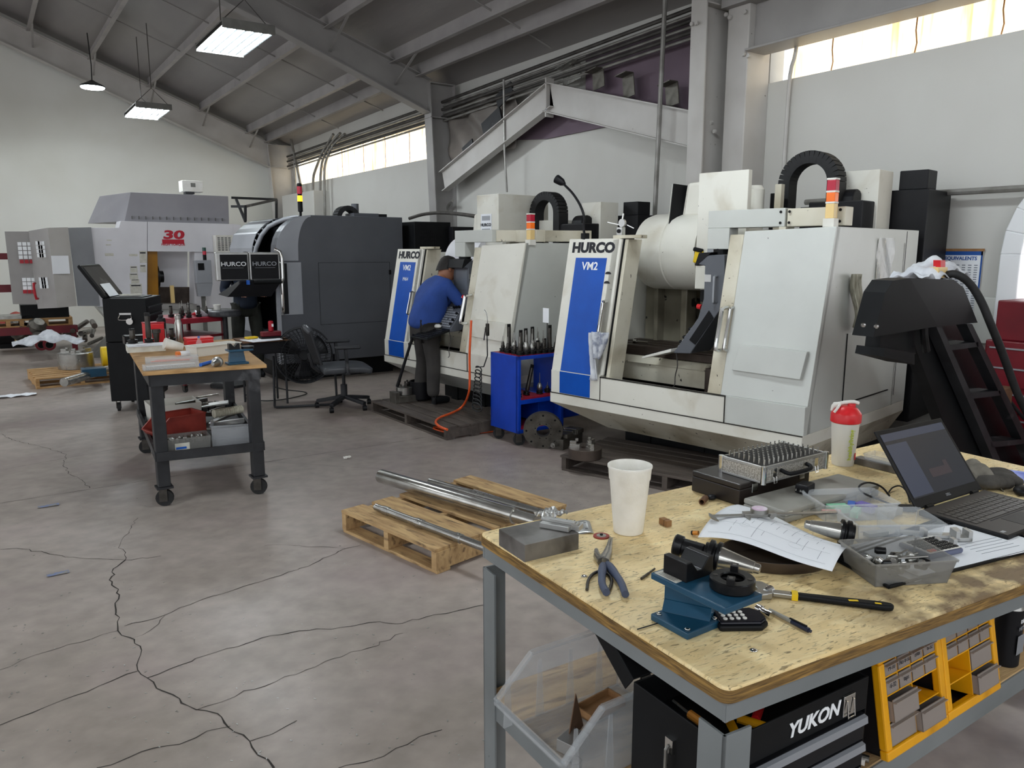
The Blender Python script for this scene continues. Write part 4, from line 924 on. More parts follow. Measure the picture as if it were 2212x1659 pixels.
# things on the black table
tray('organizer_tray', 'clear narrow tray with orange pencils at the front edge of the black table', 'tray', T(372,782), ang(T(310,785),T(432,778)), .33, .085, .04, 'clearp')
o = tray('organizer_tray', 'clear tray of small diamond-patterned parts in front of the orange pencils', 'tray', T(370,796), ang(T(312,799),T(430,790)), .33, .06, .035, 'clearp')
MB().cbox((0,0,.015), (.29,.045,.02)).build('small_parts', M['dots'], o)
for k in range(2): put(tag(MB().cone((-.12,0,0),(.12,0,0),.004,n=6).build('pencil', M['orange']), ('long orange pencil in the clear tray of the black table, front one','long orange pencil in the clear tray of the black table, rear one')[k], 'pencil'), T(368+8*k,779-3*k,.012), ang(T(310,785),T(432,778))+.05*k)
o = tray('parts_basin', 'long white plastic basin on the black table', 'basin', T(462,764), ang(T(405,772),T(520,758)), .34, .13, .07, 'frost', flare=.01, lip=.012)
st = thing('paper_stack', 'stack of yellowed papers on the left end of the black table', 'papers', T(315,757), ang(T(275,760),T(362,755))); MB().cbox((0,0,.02), (.26,.2,.04)).build('sheets', M['paperl'], st); MB().cbox((.01,.0,.043), (.27,.21,.003), rz=.05).build('top_sheet', M['paper'], st)
o = thing('foam_cup', 'white foam cup lying on its side on the black table', 'cup', T(380,752,.03), .3); c = MB().lathe([(.028,0),(.03,.002),(.042,.13),(.044,.13),(.044,.124)], (.05,0,.0), (-.9,.2,.3), 24).build('cup_body', M['foam'], o, smooth=40)
o = thing('plastic_case', 'red plastic case on the black table behind the white basin', 'case', T(430,748), .0); MB().cbox((0,0,.03), (.2,.12,.06)).build('lower_half', M['redp'], o, bevel=.008); MB().cbox((0,0,.066), (.205,.125,.018)).build('lid', M['redp'], o, bevel=.006)
o = thing('bottle', 'small clear bottle with black label between the red case and the basin', 'bottle', T(431,756), 0); MB().lathe([(.02,0),(.022,.005),(.022,.06),(.012,.078),(.01,.09),(.01,.1)], n=16).build('bottle_body', M['clearp'], o, smooth=30); MB().cone((0,0,.02),(0,0,.045),.0225,n=16).build('bottle_label', M['black'], o); MB().cone((0,0,.09),(0,0,.105),.008,n=10).build('bottle_cap', M['bplas'], o)
def v_fixture(name, label, loc, rz, s=1.0, detail=True):
    """tool tightening fixture: folded steel bracket, locking ring on top, V rest"""
    o = thing(name, label, 'fixture', loc, rz)
    f = MB().cbox((0,0,.008*s), (.15*s,.10*s,.016*s)).build('base_plate', M['teal'], o, bevel=.003*s)
    MB().hexa([(-.06*s,-.022*s,.016*s),(.06*s,-.022*s,.016*s),(.06*s,.022*s,.016*s),(-.06*s,.022*s,.016*s)], [(-.05*s,-.012*s,.10*s),(.05*s,-.012*s,.10*s),(.05*s,.012*s,.10*s),(-.05*s,.012*s,.10*s)]).build('web', M['teal'], o, bevel=.002)
    return o
o = v_fixture('tool_fixture', 'small dark teal tool-clamping fixture on the right end of the black table', T(512,786), 0, .9)
MB().box(-.06,.10,-.05,.05,.088,.10).build('top_plate', M['teal'], o, bevel=.002); MB().prism([(-.05,.10),(.02,.10),(.02,.14),(.005,.14),(-.015,.115),(-.035,.14),(-.05,.14)], 'y', -.02, .02).build('v_rest', M['bmetal'], o); MB().lathe([(.025,.1),(.042,.1),(.042,.115),(.025,.115)], (.075,0,0), n=24).build('clamping_ring', M['bmetal'], o, smooth=30)
o = thing('tool_holder', 'tapered steel tool holder lying beside the small teal fixture', 'tool holder', T(468,783,.03), ang(T(450,790),T(488,775))); MB().lathe([(.011,-.07),(.026,.0),(.036,.005),(.036,.02),(.024,.022),(.024,.04)], (0,0,0), (1,0,0), 20).build('taper', M['metal'], o, smooth=30)
o = tag(put(MB().cone((-.09,0,0),(.09,0,0),.012,n=10).build('screwdriver', M['bplas'], smooth=40), T(448,784,.013), ang(T(430,788),T(465,778))), 'blue-handled tool lying before the small teal fixture on the black table', 'tool')
o = thing('tool_rack', 'black steel bench block with tapered tool holders at the back left of the black table', 'tool rack', T(300,742), 0); MB().box(-.11,.13,-.06,.06,0,.008).box(-.11,.13,-.06,.06,.06,.07).box(-.11,-.10,-.06,.06,0,.07).box(.12,.13,-.06,.06,0,.07).build('frame', M['bmetal'], o, bevel=.003)
p = T(300,742,.07)
toolholder(p+Vector((-.04,0,0)), 'chrome-topped tool holder standing on the black bench block, left one', .10, 2, 1.1); toolholder(p+Vector((.07,0,0)), 'tall boring bar holder standing on the black bench block, right one', .2, 2, 1.1)
o = thing('steel_cup_rack', 'small bent-wire rack holding two tapered holders behind the paper stack', 'rack', T(345,750), 0); MB().tube([(-.05,0,0),(-.05,0,.14),(.05,0,.14),(.05,0,0)], .004, 6).build('wire', M['metal'], o); MB().lathe([(.012,0),(.026,.11),(.034,.112),(.034,.14)], (-.015,.02,.0), n=18).build('taper', M['dmetal'], o, smooth=30)
o = thing('steel_bottle', 'polished steel vacuum bottle standing behind the black table cup', 'bottle', T(388,742), 0); MB().lathe([(.027,0),(.028,.005),(.028,.17),(.022,.185),(.022,.2)], n=24).build('bottle_body', M['bright'], o, smooth=30); MB().lathe([(.021,.2),(.023,.203),(.023,.23),(.02,.235)], n=24).build('bottle_cap', M['bright'], o, smooth=30)
o = thing('black_cylinder', 'tall matt black cylinder standing at the back of the black table', 'cylinder', T(352,745), 0); MB().lathe([(.034,0),(.034,.20),(.03,.215),(.018,.22),(.018,.24)], n=24).build('cylinder_body', M['black2'], o, smooth=30)
o = thing('red_box', 'bright red tool box at the back of the black table beside the black cylinder', 'box', T(334,747), .1); MB().cbox((0,0,.09), (.14,.10,.18)).build('box_body', M['redp'], o, bevel=.006); MB().cbox((0,0,.184), (.145,.105,.012)).build('lid', M['red'], o, bevel=.003)
toolholder(T(372,738), 'dark tool holder between the steel bottle and the black cylinder', .1, 2, 1.1)
o = thing('paper_roll', 'rolled white printed paper with orange mark on the black table', 'paper', T(398,770), .2); MB().cone((-.05,0,.02),(.06,.01,.02),.02,n=14).build('roll', M['paper'], o, smooth=40); MB().cone((-.055,0,.02),(-.03,0,.02),.021,.0205,14).build('orange_end', M['orangep'], o)
# lower shelf
S = lambda px, py, h=0: Z(px, py, .325+h)
o = tray('parts_bin', 'milky plastic bin at the back of the lower shelf of the black table', 'bin', (1.12,6.35,.325), 0, .34, .3, .16, 'frost', flare=.01)
def openbin(name, label, cat, p, rz, L_, W_, H_, mat, grp=None, ribs=0, thick=.004):
    """hopper bin: low slanted mouth toward +x"""
    o = thing(name, label, cat, p, rz, grp); l, w_ = L_/2, W_/2
    side = [(-l,0),(l*.72,0),(l,H_*.45),(l*.45,H_),(-l,H_)]
    b = MB()
    for y in (-w_, w_-thick): b.prism(side, 'y', y, y+thick)
    b.box(-l,l*.72,-w_,w_,0,thick).box(-l,-l+thick,-w_,w_,0,H_)
    b.hexa([(l*.72,-w_,0),(l*.72+thick,-w_,0),(l*.72+thick,w_,0),(l*.72,w_,0)], [(l,-w_,H_*.45),(l+thick,-w_,H_*.45),(l+thick,w_,H_*.45),(l,w_,H_*.45)])
    b.build('shell', M[mat], o)
    r = MB(); 
    pr = [(-l,H_),(l*.45,H_),(l,H_*.45)]
    for y in (-w_-.008, w_-.002):
        for (a, c) in zip(pr[:-1], pr[1:]): r.bar((a[0],y+.005,a[1]), (c[0],y+.005,c[1]), .014, .008)
    r.bar((l,-w_,H_*.45),(l,w_,H_*.45),.014,.008); r.bar((-l,-w_,H_),(-l,w_,H_),.014,.008); r.build('rim', M[mat], o)
    for k in range(ribs):
        for y in (-w_-.003, w_+.001):
            x = -l+.06+(L_*.75)*k/max(1,ribs-1); MB().hexa([(x-.012,y,0),(x+.012,y,0),(x+.012,y+.003,0),(x-.012,y+.003,0)], [(x-.004,y,H_*.85),(x+.004,y,H_*.85),(x+.004,y+.003,H_*.85),(x-.004,y+.003,H_*.85)]).build('rib', M[mat], o)
    return o
openbin('hopper_bin', 'faded red hopper bin on the lower shelf of the black table', 'bin', (1.02,5.78,.325), math.pi+.25, .36, .22, .17, 'rbin')
o = openbin('hopper_bin', 'clear ribbed hopper bin at the right of the lower shelf of the black table', 'bin', (1.32,5.42,.325), 1.3, .30, .24, .15, 'clearb', ribs=5)
o = tray('socket_box', 'grey-brown plastic box full of sockets at the front of the lower shelf', 'box', (1.02,5.37,.325), -.05, .26, .17, .10, 'smoke', flare=.004)
b = MB()
for i in range(40): x, y = random.uniform(-.11,.11), random.uniform(-.065,.065); b.cone((x,y,.06), (x+random.uniform(-.02,.02),y+random.uniform(-.01,.01),.088), random.uniform(.007,.014), n=10)
b.build('sockets', M['metal'], o)['kind'] = 'stuff'
MB().box(-.09,.0,-.088,-.086,.02,.07).build('box_label', M['paperl'], o); MB().box(-.085,-.02,-.0885,-.088,.03,.045).build('label_print', M['bplas'], o)
names = ('long bright flat steel bar on the scrap pile of the lower shelf','square aluminium tube on the scrap pile of the lower shelf','dull steel angle on the scrap pile of the lower shelf','short thick steel bar on top of the lower shelf scrap pile','thin polished rod on the scrap pile of the lower shelf','broad aluminium plate on the scrap pile of the lower shelf','dark steel bar under the lower shelf scrap pile','narrow bright bar leaning on the lower shelf scrap pile')
for i, nm in enumerate(names):
    o = tag(MB().cbox((0,0,0), (random.uniform(.2,.34), (.05,.035,.04,.03,.015,.09,.04,.02)[i], (.01,.03,.02,.03,.015,.012,.03,.015)[i])).build('metal_bar', M[('bright','alu','metal','dmetal','bright','alu','dmetal','bright')[i]], bevel=.001), nm, 'metal bar', 'metal offcuts on the lower shelf')
    o.location = (1.32+random.uniform(-.1,.1), 6.0+.1*i-.2, .345+.018*i); o.rotation_euler = (random.uniform(-.1,.1), random.uniform(-.15,.15), random.uniform(-.6,.9))
for i in range(4): o = tag(MB().cbox((0,0,0), (.035,.07,.07)).build('steel_block', M['dmetal'], bevel=.002), ('dark steel block in the row at the back of the lower shelf, %s' % ('leftmost','second from left','second from right','rightmost')[i]), 'block', 'row of steel blocks on the lower shelf'); o.location = (1.36+.05*i, 6.62, .362); o.rotation_euler = (0,.2,0)
o = thing('dirty_roll', 'paint-stained cloth roll lying on the clear bin of the lower shelf', 'roll', (1.36,5.64,.50), .3); MB().cone((-.11,0,0),(.11,0,0),.03,n=14).build('roll_body', M['clothd'], o, smooth=40)
o = tag(MB().lathe([(.03,0),(.045,.01),(.03,.07),(.045,.09)], n=18).build('brass_fitting', M['metal'], smooth=30), 'round polished fitting at the back of the lower shelf', 'fitting'); o.location = (1.2,6.6,.325)
# ---- black tool cabinet with the open lid
c0 = Vector((.955,8.73,0)); t = thing('tool_cabinet', 'tall black rolling tool cabinet with open lid and padlock, behind the black table', 'tool cabinet', c0, R(-23))
MB().box(0,.41,0,.62,.11,.72).build('lower_cabinet', M['black'], t, bevel=.006); MB().box(0,.41,0,.62,.725,1.165).build('upper_chest', M['black'], t, bevel=.006)
for k, (z0, z1) in enumerate(((.14,.32),(.34,.5),(.52,.70),(.75,.83),(.84,.92),(.93,1.0),(1.01,1.08))):
    d = MB().box(.41,.418,.02,.60,z0,z1).build('drawer', M['black2'], t, bevel=.002); MB().box(.418,.432,.04,.58,z1-.02,z1-.005).build('drawer_pull', M['charc'], d)
MB().box(.15,.26,-.006,0,1.0,1.02).build('handle_plate', M['alu'], t); MB().tube([(.15,-.01,.995),(.14,-.03,.96),(.16,-.035,.95),(.25,-.035,.95),(.27,-.03,.96),(.26,-.01,.995)], .006, 8, 1).build('side_handle', M['chrome'], t)
MB().cone((.25,-.045,.935),(.25,-.02,.935),.032,n=20).build('padlock', M['chrome'], t, smooth=30)
for x in (.05,.36):
    for y in (.06,.56): caster(t, x, y, .045, .11, .4)
ld = MB().box(-.02,.02,.0,.62,0,.40).build('lid', M['black'], t, bevel=.02); ld.location = (.02,0,1.165); ld.rotation_euler = (0, R(-33), 0)
MB().box(.02,.024,.04,.58,.05,.36).build('lid_lining', M['charc'], ld)
MB().box(.03,.034,.10,.40,.0,.15).build('tucked_papers', M['paper'], ld); MB().cbox((.2,.3,1.17), (.3,.4,.01)).build('chest_tray', M['charc'], t)
tag(put(MB().cbox((0,0,0), (.2,.12,.012)).build('folded_paper', M['paperl']), loc2w((.955,8.73),67,(.2,.25,1.19))), 'folded paper lying in the open top of the black tool cabinet', 'paper')
# ---- pallets
def pallet(label, c, rz, L_, W_, H_, nb, mat, grp=None, gap=None, endmat=None):
    """boards run along x (length L_), stringers along y"""
    t = thing('pallet', label, 'pallet', c, rz, grp); rr = random.Random(int(L_*100)+nb)
    for k in range(3):
        x = (-L_/2+.02, 0, L_/2-.02)[k]; MB().box(x-.02,x+.02,-W_/2,W_/2,.018,H_-.018).build('stringer', M[endmat or mat], t, bevel=.002)
    bw = W_/nb*(gap or .76)
    for k in range(nb):
        y = -W_/2+bw/2+(W_-bw)*k/(nb-1); MB().cbox((rr.uniform(-.01,.01),y,H_-.009), (L_,bw,.018), rz=rr.uniform(-.008,.008)).build('top_board', M[mat], t, bevel=.002)
    for k in range(3):
        y = -W_/2+.05+(W_-.1)*k/2; MB().cbox((0,y,.009), (L_,.09,.018)).build('bottom_board', M[mat], t, bevel=.002)
    return t
a_, c_ = Z(942,1190,.13), Z(738,1104,.13); rp = ang(a_, c_)
d_ = Vector((math.cos(rp), math.sin(rp), 0)); n_ = Vector((d_.y, -d_.x, 0)); Lp = (c_-a_).length; Wp = 1.02
pc = (a_+c_)/2+n_*Wp/2
pA = pallet('stained wooden pallet on the floor carrying three steel shafts', (pc.x, pc.y, 0), rp, Lp, Wp, .135, 5, 'pal')
def shaft(label, p, q, prof, mat='bright', bore=0):
    p = Vector(p); q = Vector(q); d = (q-p); L_ = d.length
    t = thing('steel_shaft', label, 'shaft', p, 0, 'steel shafts on the pallet'); t.location = p
    MB().lathe([(r, L_*u) for u, r in prof], (0,0,0), d, 28).build('shaft_body', M[mat], t, smooth=30)
    if bore: MB().cone(d*(1.0005), d*1.0015, bore, n=20).build('bore', M['black'], t)
    return t
shaft('long thick polished shaft lying across the pallet', Z(822,1028,.20), Z(1160,1128,.20), [(0,.0),(0,.042),(.005,.044),(.84,.044),(.842,.047),(.88,.047),(.882,.038),(1,.036)])
shaft('thin stepped shaft nearest the camera on the pallet, with hollow end', Z(812,1095,.165), Z(1050,1184,.165), [(0,.018),(.0,.02),(.08,.02),(.085,.025),(.13,.025),(.135,.021),(.4,.021),(.405,.026),(.46,.026),(.465,.022),(.75,.022),(.755,.026),(.8,.026),(.805,.022),(.99,.021),(1,.019)], 'metal', .013)
shaft('medium round shaft at the back of the pallet beside the light board', Z(928,1041,.175), Z(1200,1118,.175), [(0,.0),(0,.02),(.002,.026),(1,.027)], 'metal')
pB = pallet('dark worn duckboard pallet before the machine where the man in blue stands', (3.50,6.49,0), R(-90)+R(1.5), 1.5, .62, .12, 5, 'pald', gap=.9, endmat='pald')
pb1, pb2 = Z(1213,983,.12), Z(1490,1035,.12); rq = ang(pb1, pb2); dq = Vector((math.cos(rq), math.sin(rq), 0)); nq = Vector((-dq.y, dq.x, 0))
pcq = pb1+dq*.85+nq*.36
pC = pallet('dark worn duckboard pallet before the nearest machine with a jaw chuck on it', (pcq.x,pcq.y,0), rq, 1.7, .72, .12, 6, 'pald', gap=.9)
pallet('light new pallet on the floor behind the black table carrying a round chuck', (.86,11.2,0), .05, 1.0, .95, .13, 6, 'palw', gap=.75)
# ---- chucks
def chuck(label, p, r, h, mat='iron', jaws=3, jm='bright', rot=.3, tilt=None):
    t = thing('lathe_chuck', label, 'chuck', p, rot)
    MB().lathe([(r*.95,0),(r,.004),(r,h),(r*.97,h+.003),(r*.25,h+.003),(r*.25,h-.01)], n=40).build('chuck_body', M[mat], t, smooth=30)
    for k in range(jaws):
        a = 2*math.pi*k/jaws; b = MB().cbox((r*.62,0,h+.012), (r*.6,r*.24,.024)).cbox((r*.72,0,h+.036), (r*.38,r*.24,.024)).cbox((r*.5,0,h+.058), (r*.16,r*.2,.02)); o = b.build('jaw', M[jm], t, bevel=.002); o.rotation_euler = (0,0,a)
    MB().cone((r*.98,0,h*.5),(r*1.005,0,h*.5),.012,n=12).build('key_socket', M['black'], t)
    if tilt: t.rotation_euler = tilt
    return t
p = Z(1268,993,.12); p.z = .12; chuck('round dark three-jaw chuck with bright jaws at the end of the dark pallet', (p.x+.03,p.y+.06,.12), .125, .075, 'brown')
chuck('large bright steel chuck on the light pallet behind the black table', (.88,11.4,.13), .21, .2, 'metal', 3, 'metal')
chuck('small three-jaw chuck sitting on an iron block on the duckboard beside the boots', (3.45,7.02,.19), .085, .075, 'metal', 3, 'dmetal')
tag(put(MB().cbox((0,0,.035), (.22,.2,.07)).cbox((-.12,-.02,.05), (.05,.14,.12)).build('iron_block', M['iron'], bevel=.004), (3.45,7.02,.12)), 'dark iron vise block under the small chuck on the duckboard', 'block')
# flange disc leaning on the cart
p = Z(1165,970,0); t = thing('flange_disc', 'large round steel flange with centre hole leaning on the blue cart', 'flange', (3.74,5.02,.165), 0); t.rotation_euler = (R(12), 0, R(-38))
MB().lathe([(.055,-.02),(.165,-.02),(.165,.02),(.055,.02)], (0,0,0), (0,1,0), 44, close=False).lathe([(.055,-.02),(.055,.02)], (0,0,0), (0,1,0), 44, False).build('ring_body', M['iron'], t, smooth=30)
MB().lathe([(.056,-.026),(.085,-.026),(.085,-.02),(.056,-.02)], (0,0,0), (0,1,0), 32, False).build('hub', M['iron'], t, smooth=30)
for k in range(8): a = 2*math.pi*k/8; MB().cone((.14*math.cos(a),-.0215,.14*math.sin(a)), (.14*math.cos(a),-.019,.14*math.sin(a)), .009, n=10).build('bolt_hole', M['black'], t)
for k in range(8): a = 2*math.pi*(k+.5)/8; MB().cone((.07*math.cos(a),-.0275,.07*math.sin(a)), (.07*math.cos(a),-.025,.07*math.sin(a)), .005, n=8).build('bolt_hole', M['black'], t)
p = Z(1225,965,0); t = thing('machine_vise', 'grey steel machine vise on the floor between the flange and the round chuck', 'vise', (p.x+.03,p.y+.04,0), R(22)); MB().box(-.17,.17,-.06,.06,0,.09).box(.06,.17,-.07,.07,.09,.13).box(-.12,-.02,-.07,.07,.09,.125).build('vise_body', M['iron'], t, bevel=.006); MB().box(.04,.06,-.06,.06,.09,.14).box(-.02,.0,-.06,.06,.09,.135).build('vise_jaw', M['bright'], t, bevel=.002); MB().cone((-.24,0,.05),(-.17,0,.05),.022,n=14).cone((-.26,0,.05),(-.24,0,.05),.012,n=6).build('screw_end', M['metal'], t, smooth=30)
# ---- blue tool cart
ca = Vector((3.60,5.19,0)); t = thing('tool_cart', 'bright blue steel cart with red shelves full of tool holders, between the two white machines', 'cart', ca, R(2))
CW, CD, CHT = .50, .40, .775     # x, y
MB().box(0,.025,.0,CD,.115,CHT).build('side_panel', M['cblue'], t, bevel=.003); MB().box(CW-.025,CW,.0,CD,.115,CHT).build('side_panel', M['cblue'], t, bevel=.003)
MB().box(0,CW,CD-.02,CD,.115,.40).build('back_panel', M['cblue'], t)
b = MB()
for x in (0, CW-.03): b.box(x,x+.03,-.004,.03,.115,CHT)
b.box(0,CW,-.004,.03,CHT-.03,CHT).box(0,CW,-.004,.03,.115,.145).box(0,CW,CD-.03,CD,CHT-.03,CHT).build('frame', M['cblue'], t, bevel=.003)
for z in (CHT-.012, .40, .135): MB().box(.02,CW-.02,.015,CD-.015,z,z+.014).build('shelf', M['tred'], t)
MB().box(.0,CW,-.003,.01,.365,.40).build('shelf_rail', M['cblue'], t)
for x, y in ((.05,.05),(CW-.05,.05),(.05,CD-.05),(CW-.05,CD-.05)): caster(t, x, y, .05, .115, 1.1)
MB().box(.30,.80,.10,.38,.16,.42).build('side_bin', M['cblue'], t, bevel=.004)
sh = []
kinds = [(.09,0),(.10,1),(.08,0),(.12,1),(.07,0),(.19,2),(.10,1),(.16,2),(.08,0),(.09,2)]
wd = ('squat collet','drill chuck','short collet','tall drill chuck','stubby collet','tall boring','round-nosed drill chuck','long slim arbor','small collet','end mill')
k = 0
for j in range(4):
    for i in range(7):
        h_, kd = kinds[(i*3+j*4) % 10]; x, y = .06+.063*i+.01*(j%2), .06+.09*j
        p = ca+Vector((x, y, CHT+.002)); col_ = ('leftmost','second','third','middle','fifth','sixth','rightmost')[i]; row_ = ('front','second','third','rear')[j]
        toolholder(p, '%s tool holder, %s in the %s row on top of the blue cart' % (wd[(i*3+j*4) % 10], col_, row_), h_*1.12, kd, 1.0, 'tool holders on top of the blue cart')
for i, (x, y, h_, kd, lb) in enumerate(((.06,.08,.06,0,'small tool holder at the left of the middle shelf of the blue cart'),(.17,.12,.24,2,'tilted long holder on the middle shelf of the blue cart'),(.30,.10,.12,1,'holder with round knob on the middle shelf of the blue cart'),(.40,.12,.06,0,'small tool holder at the right of the middle shelf of the blue cart'))):
    toolholder(ca+Vector((x,y,.415)), lb, h_, kd, 1.0, tilt=((0,.25) if i == 1 else (0,0)))
# ---- orange air hose, coil hose, air gun
hz = .125
pts = [lbm((1.40,-.12,1.10)), lbm((1.40,-.16,.9)), lbm((1.42,-.18,.6)), lbm((1.40,-.20,.35))]
px = [(1010,840,.30),(1008,862,.22),(990,885,.14),(962,897,.135),(941,905,.13),(937,915,.13),(955,925,.125),(968,922,.13)]
hose = [X(1018,692,3.62), X(1016,730,3.60), X(1014,770,3.60), X(1015,815,3.60), X(1014,850,3.58)]+[Z(x, y, .14) for x, y in ((1000,880),(975,893),(948,902),(939,912),(950,922),(966,928))]
tag(MB().tube(hose, .011, 10, 2).build('air_hose', M['orange'], smooth=60), 'orange air hose hanging from the second white machine to the duckboard', 'hose')
hose = [Z(966,930,.02), Z(938,921,.015), Z(937,928,.015), Z(960,934,.015), Z(1010,936,.015), Z(1060,932,.015), Z(1100,925,.015)]
tag(MB().tube(hose, .011, 10, 2).build('air_hose', M['orange'], smooth=60), 'orange air hose looping on the floor beneath the blue cart', 'hose')
co = []
c1_ = X(1052,790,3.56); 
path = [X(1052,725,3.62), X(1053,768,3.6), X(1045,792,3.56)]
coilp = []
for i in range(150):
    u = i/149; cx = Vector(X(1034,795,3.56)).lerp(Vector(X(1030,880,3.50)), min(1, u*1.15)); a = u*2*math.pi*12; r_ = .05+.035*u
    coilp.append(cx+Vector((0, math.cos(a)*r_, math.sin(a)*r_*.45)))
tag(MB().tube(path+coilp, .0055, 6).build('coil_hose', M['rubber'], smooth=60), 'black coiled air hose hanging in front of the second white machine', 'hose')
t = thing('air_gun', 'small air blow gun hooked on the front of the second white machine', 'air gun', X(1053,712,3.62), R(90)); MB().tube([(0,0,-.10),(0,0,0),(0,0,.03),(0,0,.10),(.02,0,.15),(.05,0,.17)], .005, 8, 1).build('nozzle', M['metal'], t); MB().cbox((0,0,0), (.03,.025,.11)).build('grip', M['dmetal'], t, bevel=.006); MB().bar((.03,0,.02),(.06,0,-.10),.008).build('trigger', M['metal'], t)
# ---- fan
t = thing('drum_fan', 'large black round floor fan on a tube stand behind the office chair', 'fan', (2.80,8.14,0), R(-18)); 
fc = Vector((0,0,.52)); fr_ = .30
for y in (-.08, .08): MB().tube([(fr_*math.cos(a*math.pi/20), y, .52+fr_*math.sin(a*math.pi/20)) for a in range(41)], .007, 6).build('guard_ring', M['charc'], t)
for s in (-1, 1):
    b = MB()
    for k in range(40):
        a = 2*math.pi*k/40; b.tube([(.05*math.cos(a), s*.13, .52+.05*math.sin(a)), (.2*math.cos(a+.15), s*.115, .52+.2*math.sin(a+.15)), (fr_*math.cos(a+.25), s*.08, .52+fr_*math.sin(a+.25))], .0028, 4)
    for rr in (.1,.17,.24): b.tube([(rr*math.cos(a*math.pi/16), s*.12, .52+rr*math.sin(a*math.pi/16)) for a in range(33)], .003, 4)
    b.build('wire_guard', M['charc'], t)
MB().lathe([(.302,-.08),(.302,.08)], fc, (0,1,0), 40, False).build('drum_shell', M['black2'], t, smooth=True)
for k in range(3):
    a = 2*math.pi*k/3+.5; b = MB().grid(6, 4, lambda u, v: ((.06+.2*u)*math.cos(a+(v-.5)*.9), .03*(v-.5)*2, .52+(.06+.2*u)*math.sin(a+(v-.5)*.9))); b.build('fan_blade', M['charc'], t, smooth=True, solid=.003)
MB().lathe([(.05,-.06),(.06,-.04),(.06,.06),(.03,.08)], fc, (0,1,0), 20).build('motor', M['charc'], t, smooth=30)
for s in (-1, 1): MB().tube([(s*.32,0,.52),(s*.33,0,.1),(s*.33,-.02,.03),(s*.33,-.3,.02),(s*.30,-.34,.02),(0,-.34,.02)], .013, 8, 1).build('stand_tube', M['charc'], t, smooth=40)
# ---- office chair
t = thing('office_chair', 'black office chair with leather seat and mesh back in front of the fan', 'chair', (3.03,7.60,0), R(-12))
MB().grid(12, 12, lambda u, v: (-.24+.5*u, -.25+.5*v, .43+.03*math.sin(math.pi*u)*math.sin(math.pi*v)-.05*max(0,u-.8)*4*.5)).build('seat', M['chip'], t, smooth=True, solid=.07, bevel=.02)
b = MB().grid(10, 12, lambda u, v: (-.25-.10*v-.05*math.sin(math.pi*u)*(1), (-.21+.42*u)*(1-.18*v), .50+.36*v)); b.build('backrest', M['mesh'], t, smooth=True, solid=.02)
MB().tube([(-.34,-.19,.83),(-.37,-.1,.87),(-.38,0,.88),(-.37,.1,.87),(-.34,.19,.83)], [.02,.035,.038,.035,.02], 10, 1).build('headroll', M['chip'], t, smooth=60)
b = MB()
for s in (-1,1): b.tube([(-.25,s*.21,.50),(-.30,s*.2,.68),(-.35,s*.17,.86)], .014, 8)
b.tube([(-.1,0,.38),(-.3,0,.42),(-.34,0,.6)], .025, 8, 1).build('back_frame', M['charc'], t, smooth=40)
for s in (-1, 1):
    a = MB().bar((.0,s*.28,.40),(-.02,s*.30,.66),.05,.03).bar((-.0,s*.15,.39),(.0,s*.29,.40),.05,.02).build('armrest_post', M['charc'], t, bevel=.004)
    MB().cbox((.0,s*.30,.675), (.26,.08,.03)).build('armrest_pad', M['charc'], t, bevel=.014)
MB().cone((0,0,.1),(0,0,.25),.035,n=16).cone((0,0,.25),(0,0,.40),.018,n=12).cbox((0,0,.39), (.2,.2,.03)).build('gas_lift', M['charc'], t)
for k in range(5):
    a = 2*math.pi*k/5+.3; e_ = Vector((math.cos(a)*.29, math.sin(a)*.29, 0)); MB().bar(Vector((0,0,.12)), e_+Vector((0,0,.075)), .045, .035).build('base_arm', M['charc'], t, bevel=.004)
    MB().cone(e_+Vector((-.02,0,.027)), e_+Vector((.02,0,.027)), .027, n=14).cone(e_+Vector((0,0,.03)), e_+Vector((0,0,.07)), .012, n=8).build('caster', M['black2'], t, smooth=30)
# ---- small desk behind the fan
t = thing('side_desk', 'small black desk holding papers and a red gauge stand beside the grey machine', 'desk', (2.32,8.32,0), 0)
MB().box(-.16,.34,-.2,.25,.69,.705).build('desk_top', M['card'], t); MB().box(-.10,.30,-.18,.2,.56,.69).build('drawer_box', M['black2'], t, bevel=.01)
for x in (-.08,.28):
    for y in (-.16,.18): MB().cone((x,y,0),(x,y,.56),.012,n=8).build('leg', M['charc'], t)
o = thing('loose_papers', 'white papers spread on the small black desk', 'papers', (2.40,8.25,.706), 0); MB().cbox((-.05,-.05,.003), (.3,.3,.005), rz=.2).cbox((.02,-.02,.007), (.3,.28,.004), rz=-.1).build('sheets', M['paper'], o)
o = thing('notepad', 'small yellow object on the papers of the black desk', 'pad', (2.29,8.3,.717), .2); MB().cbox((0,0,.012), (.12,.08,.02)).build('pad_body', M['yel'], o, bevel=.006)
o = thing('gauge_stand', 'dark red cast gauge base on the small desk', 'gauge stand', (2.47,8.25,.715), 0); MB().box(-.1,.12,-.05,.05,0,.02).build('base', M['black'], o); MB().box(-.09,.12,-.04,.04,.02,.075).build('casting', M['dred'], o, bevel=.01)
o = thing('drink_can', 'red and white drink can standing on the gauge base', 'can', (2.49,8.25,.79), 0); MB().lathe([(.02,0),(.027,.006),(.027,.1),(.02,.11)], n=20).build('can_body', M['red'], o, smooth=30); MB().box(.0,.02,-.0285,-.02,.05,.08).build('can_print', M['inkw'], o)
tag(MB().tube([Z(590,835,.01),Z(620,843,.01),Z(660,846,.01),Z(665,852,.01),Z(600,866,.01),Z(540,865,.01),Z(525,855,.01),Z(545,848,.01)], .006, 6, 2).build('power_cable', M['rubber'], smooth=60), 'dark cable looping on the floor under the small desk', 'cable')
pallet('dark low pallet under the small desk before the grey machine', (2.45,9.25,0), 0, 1.0, .5, .12, 5, 'pald', gap=.95) if False else None
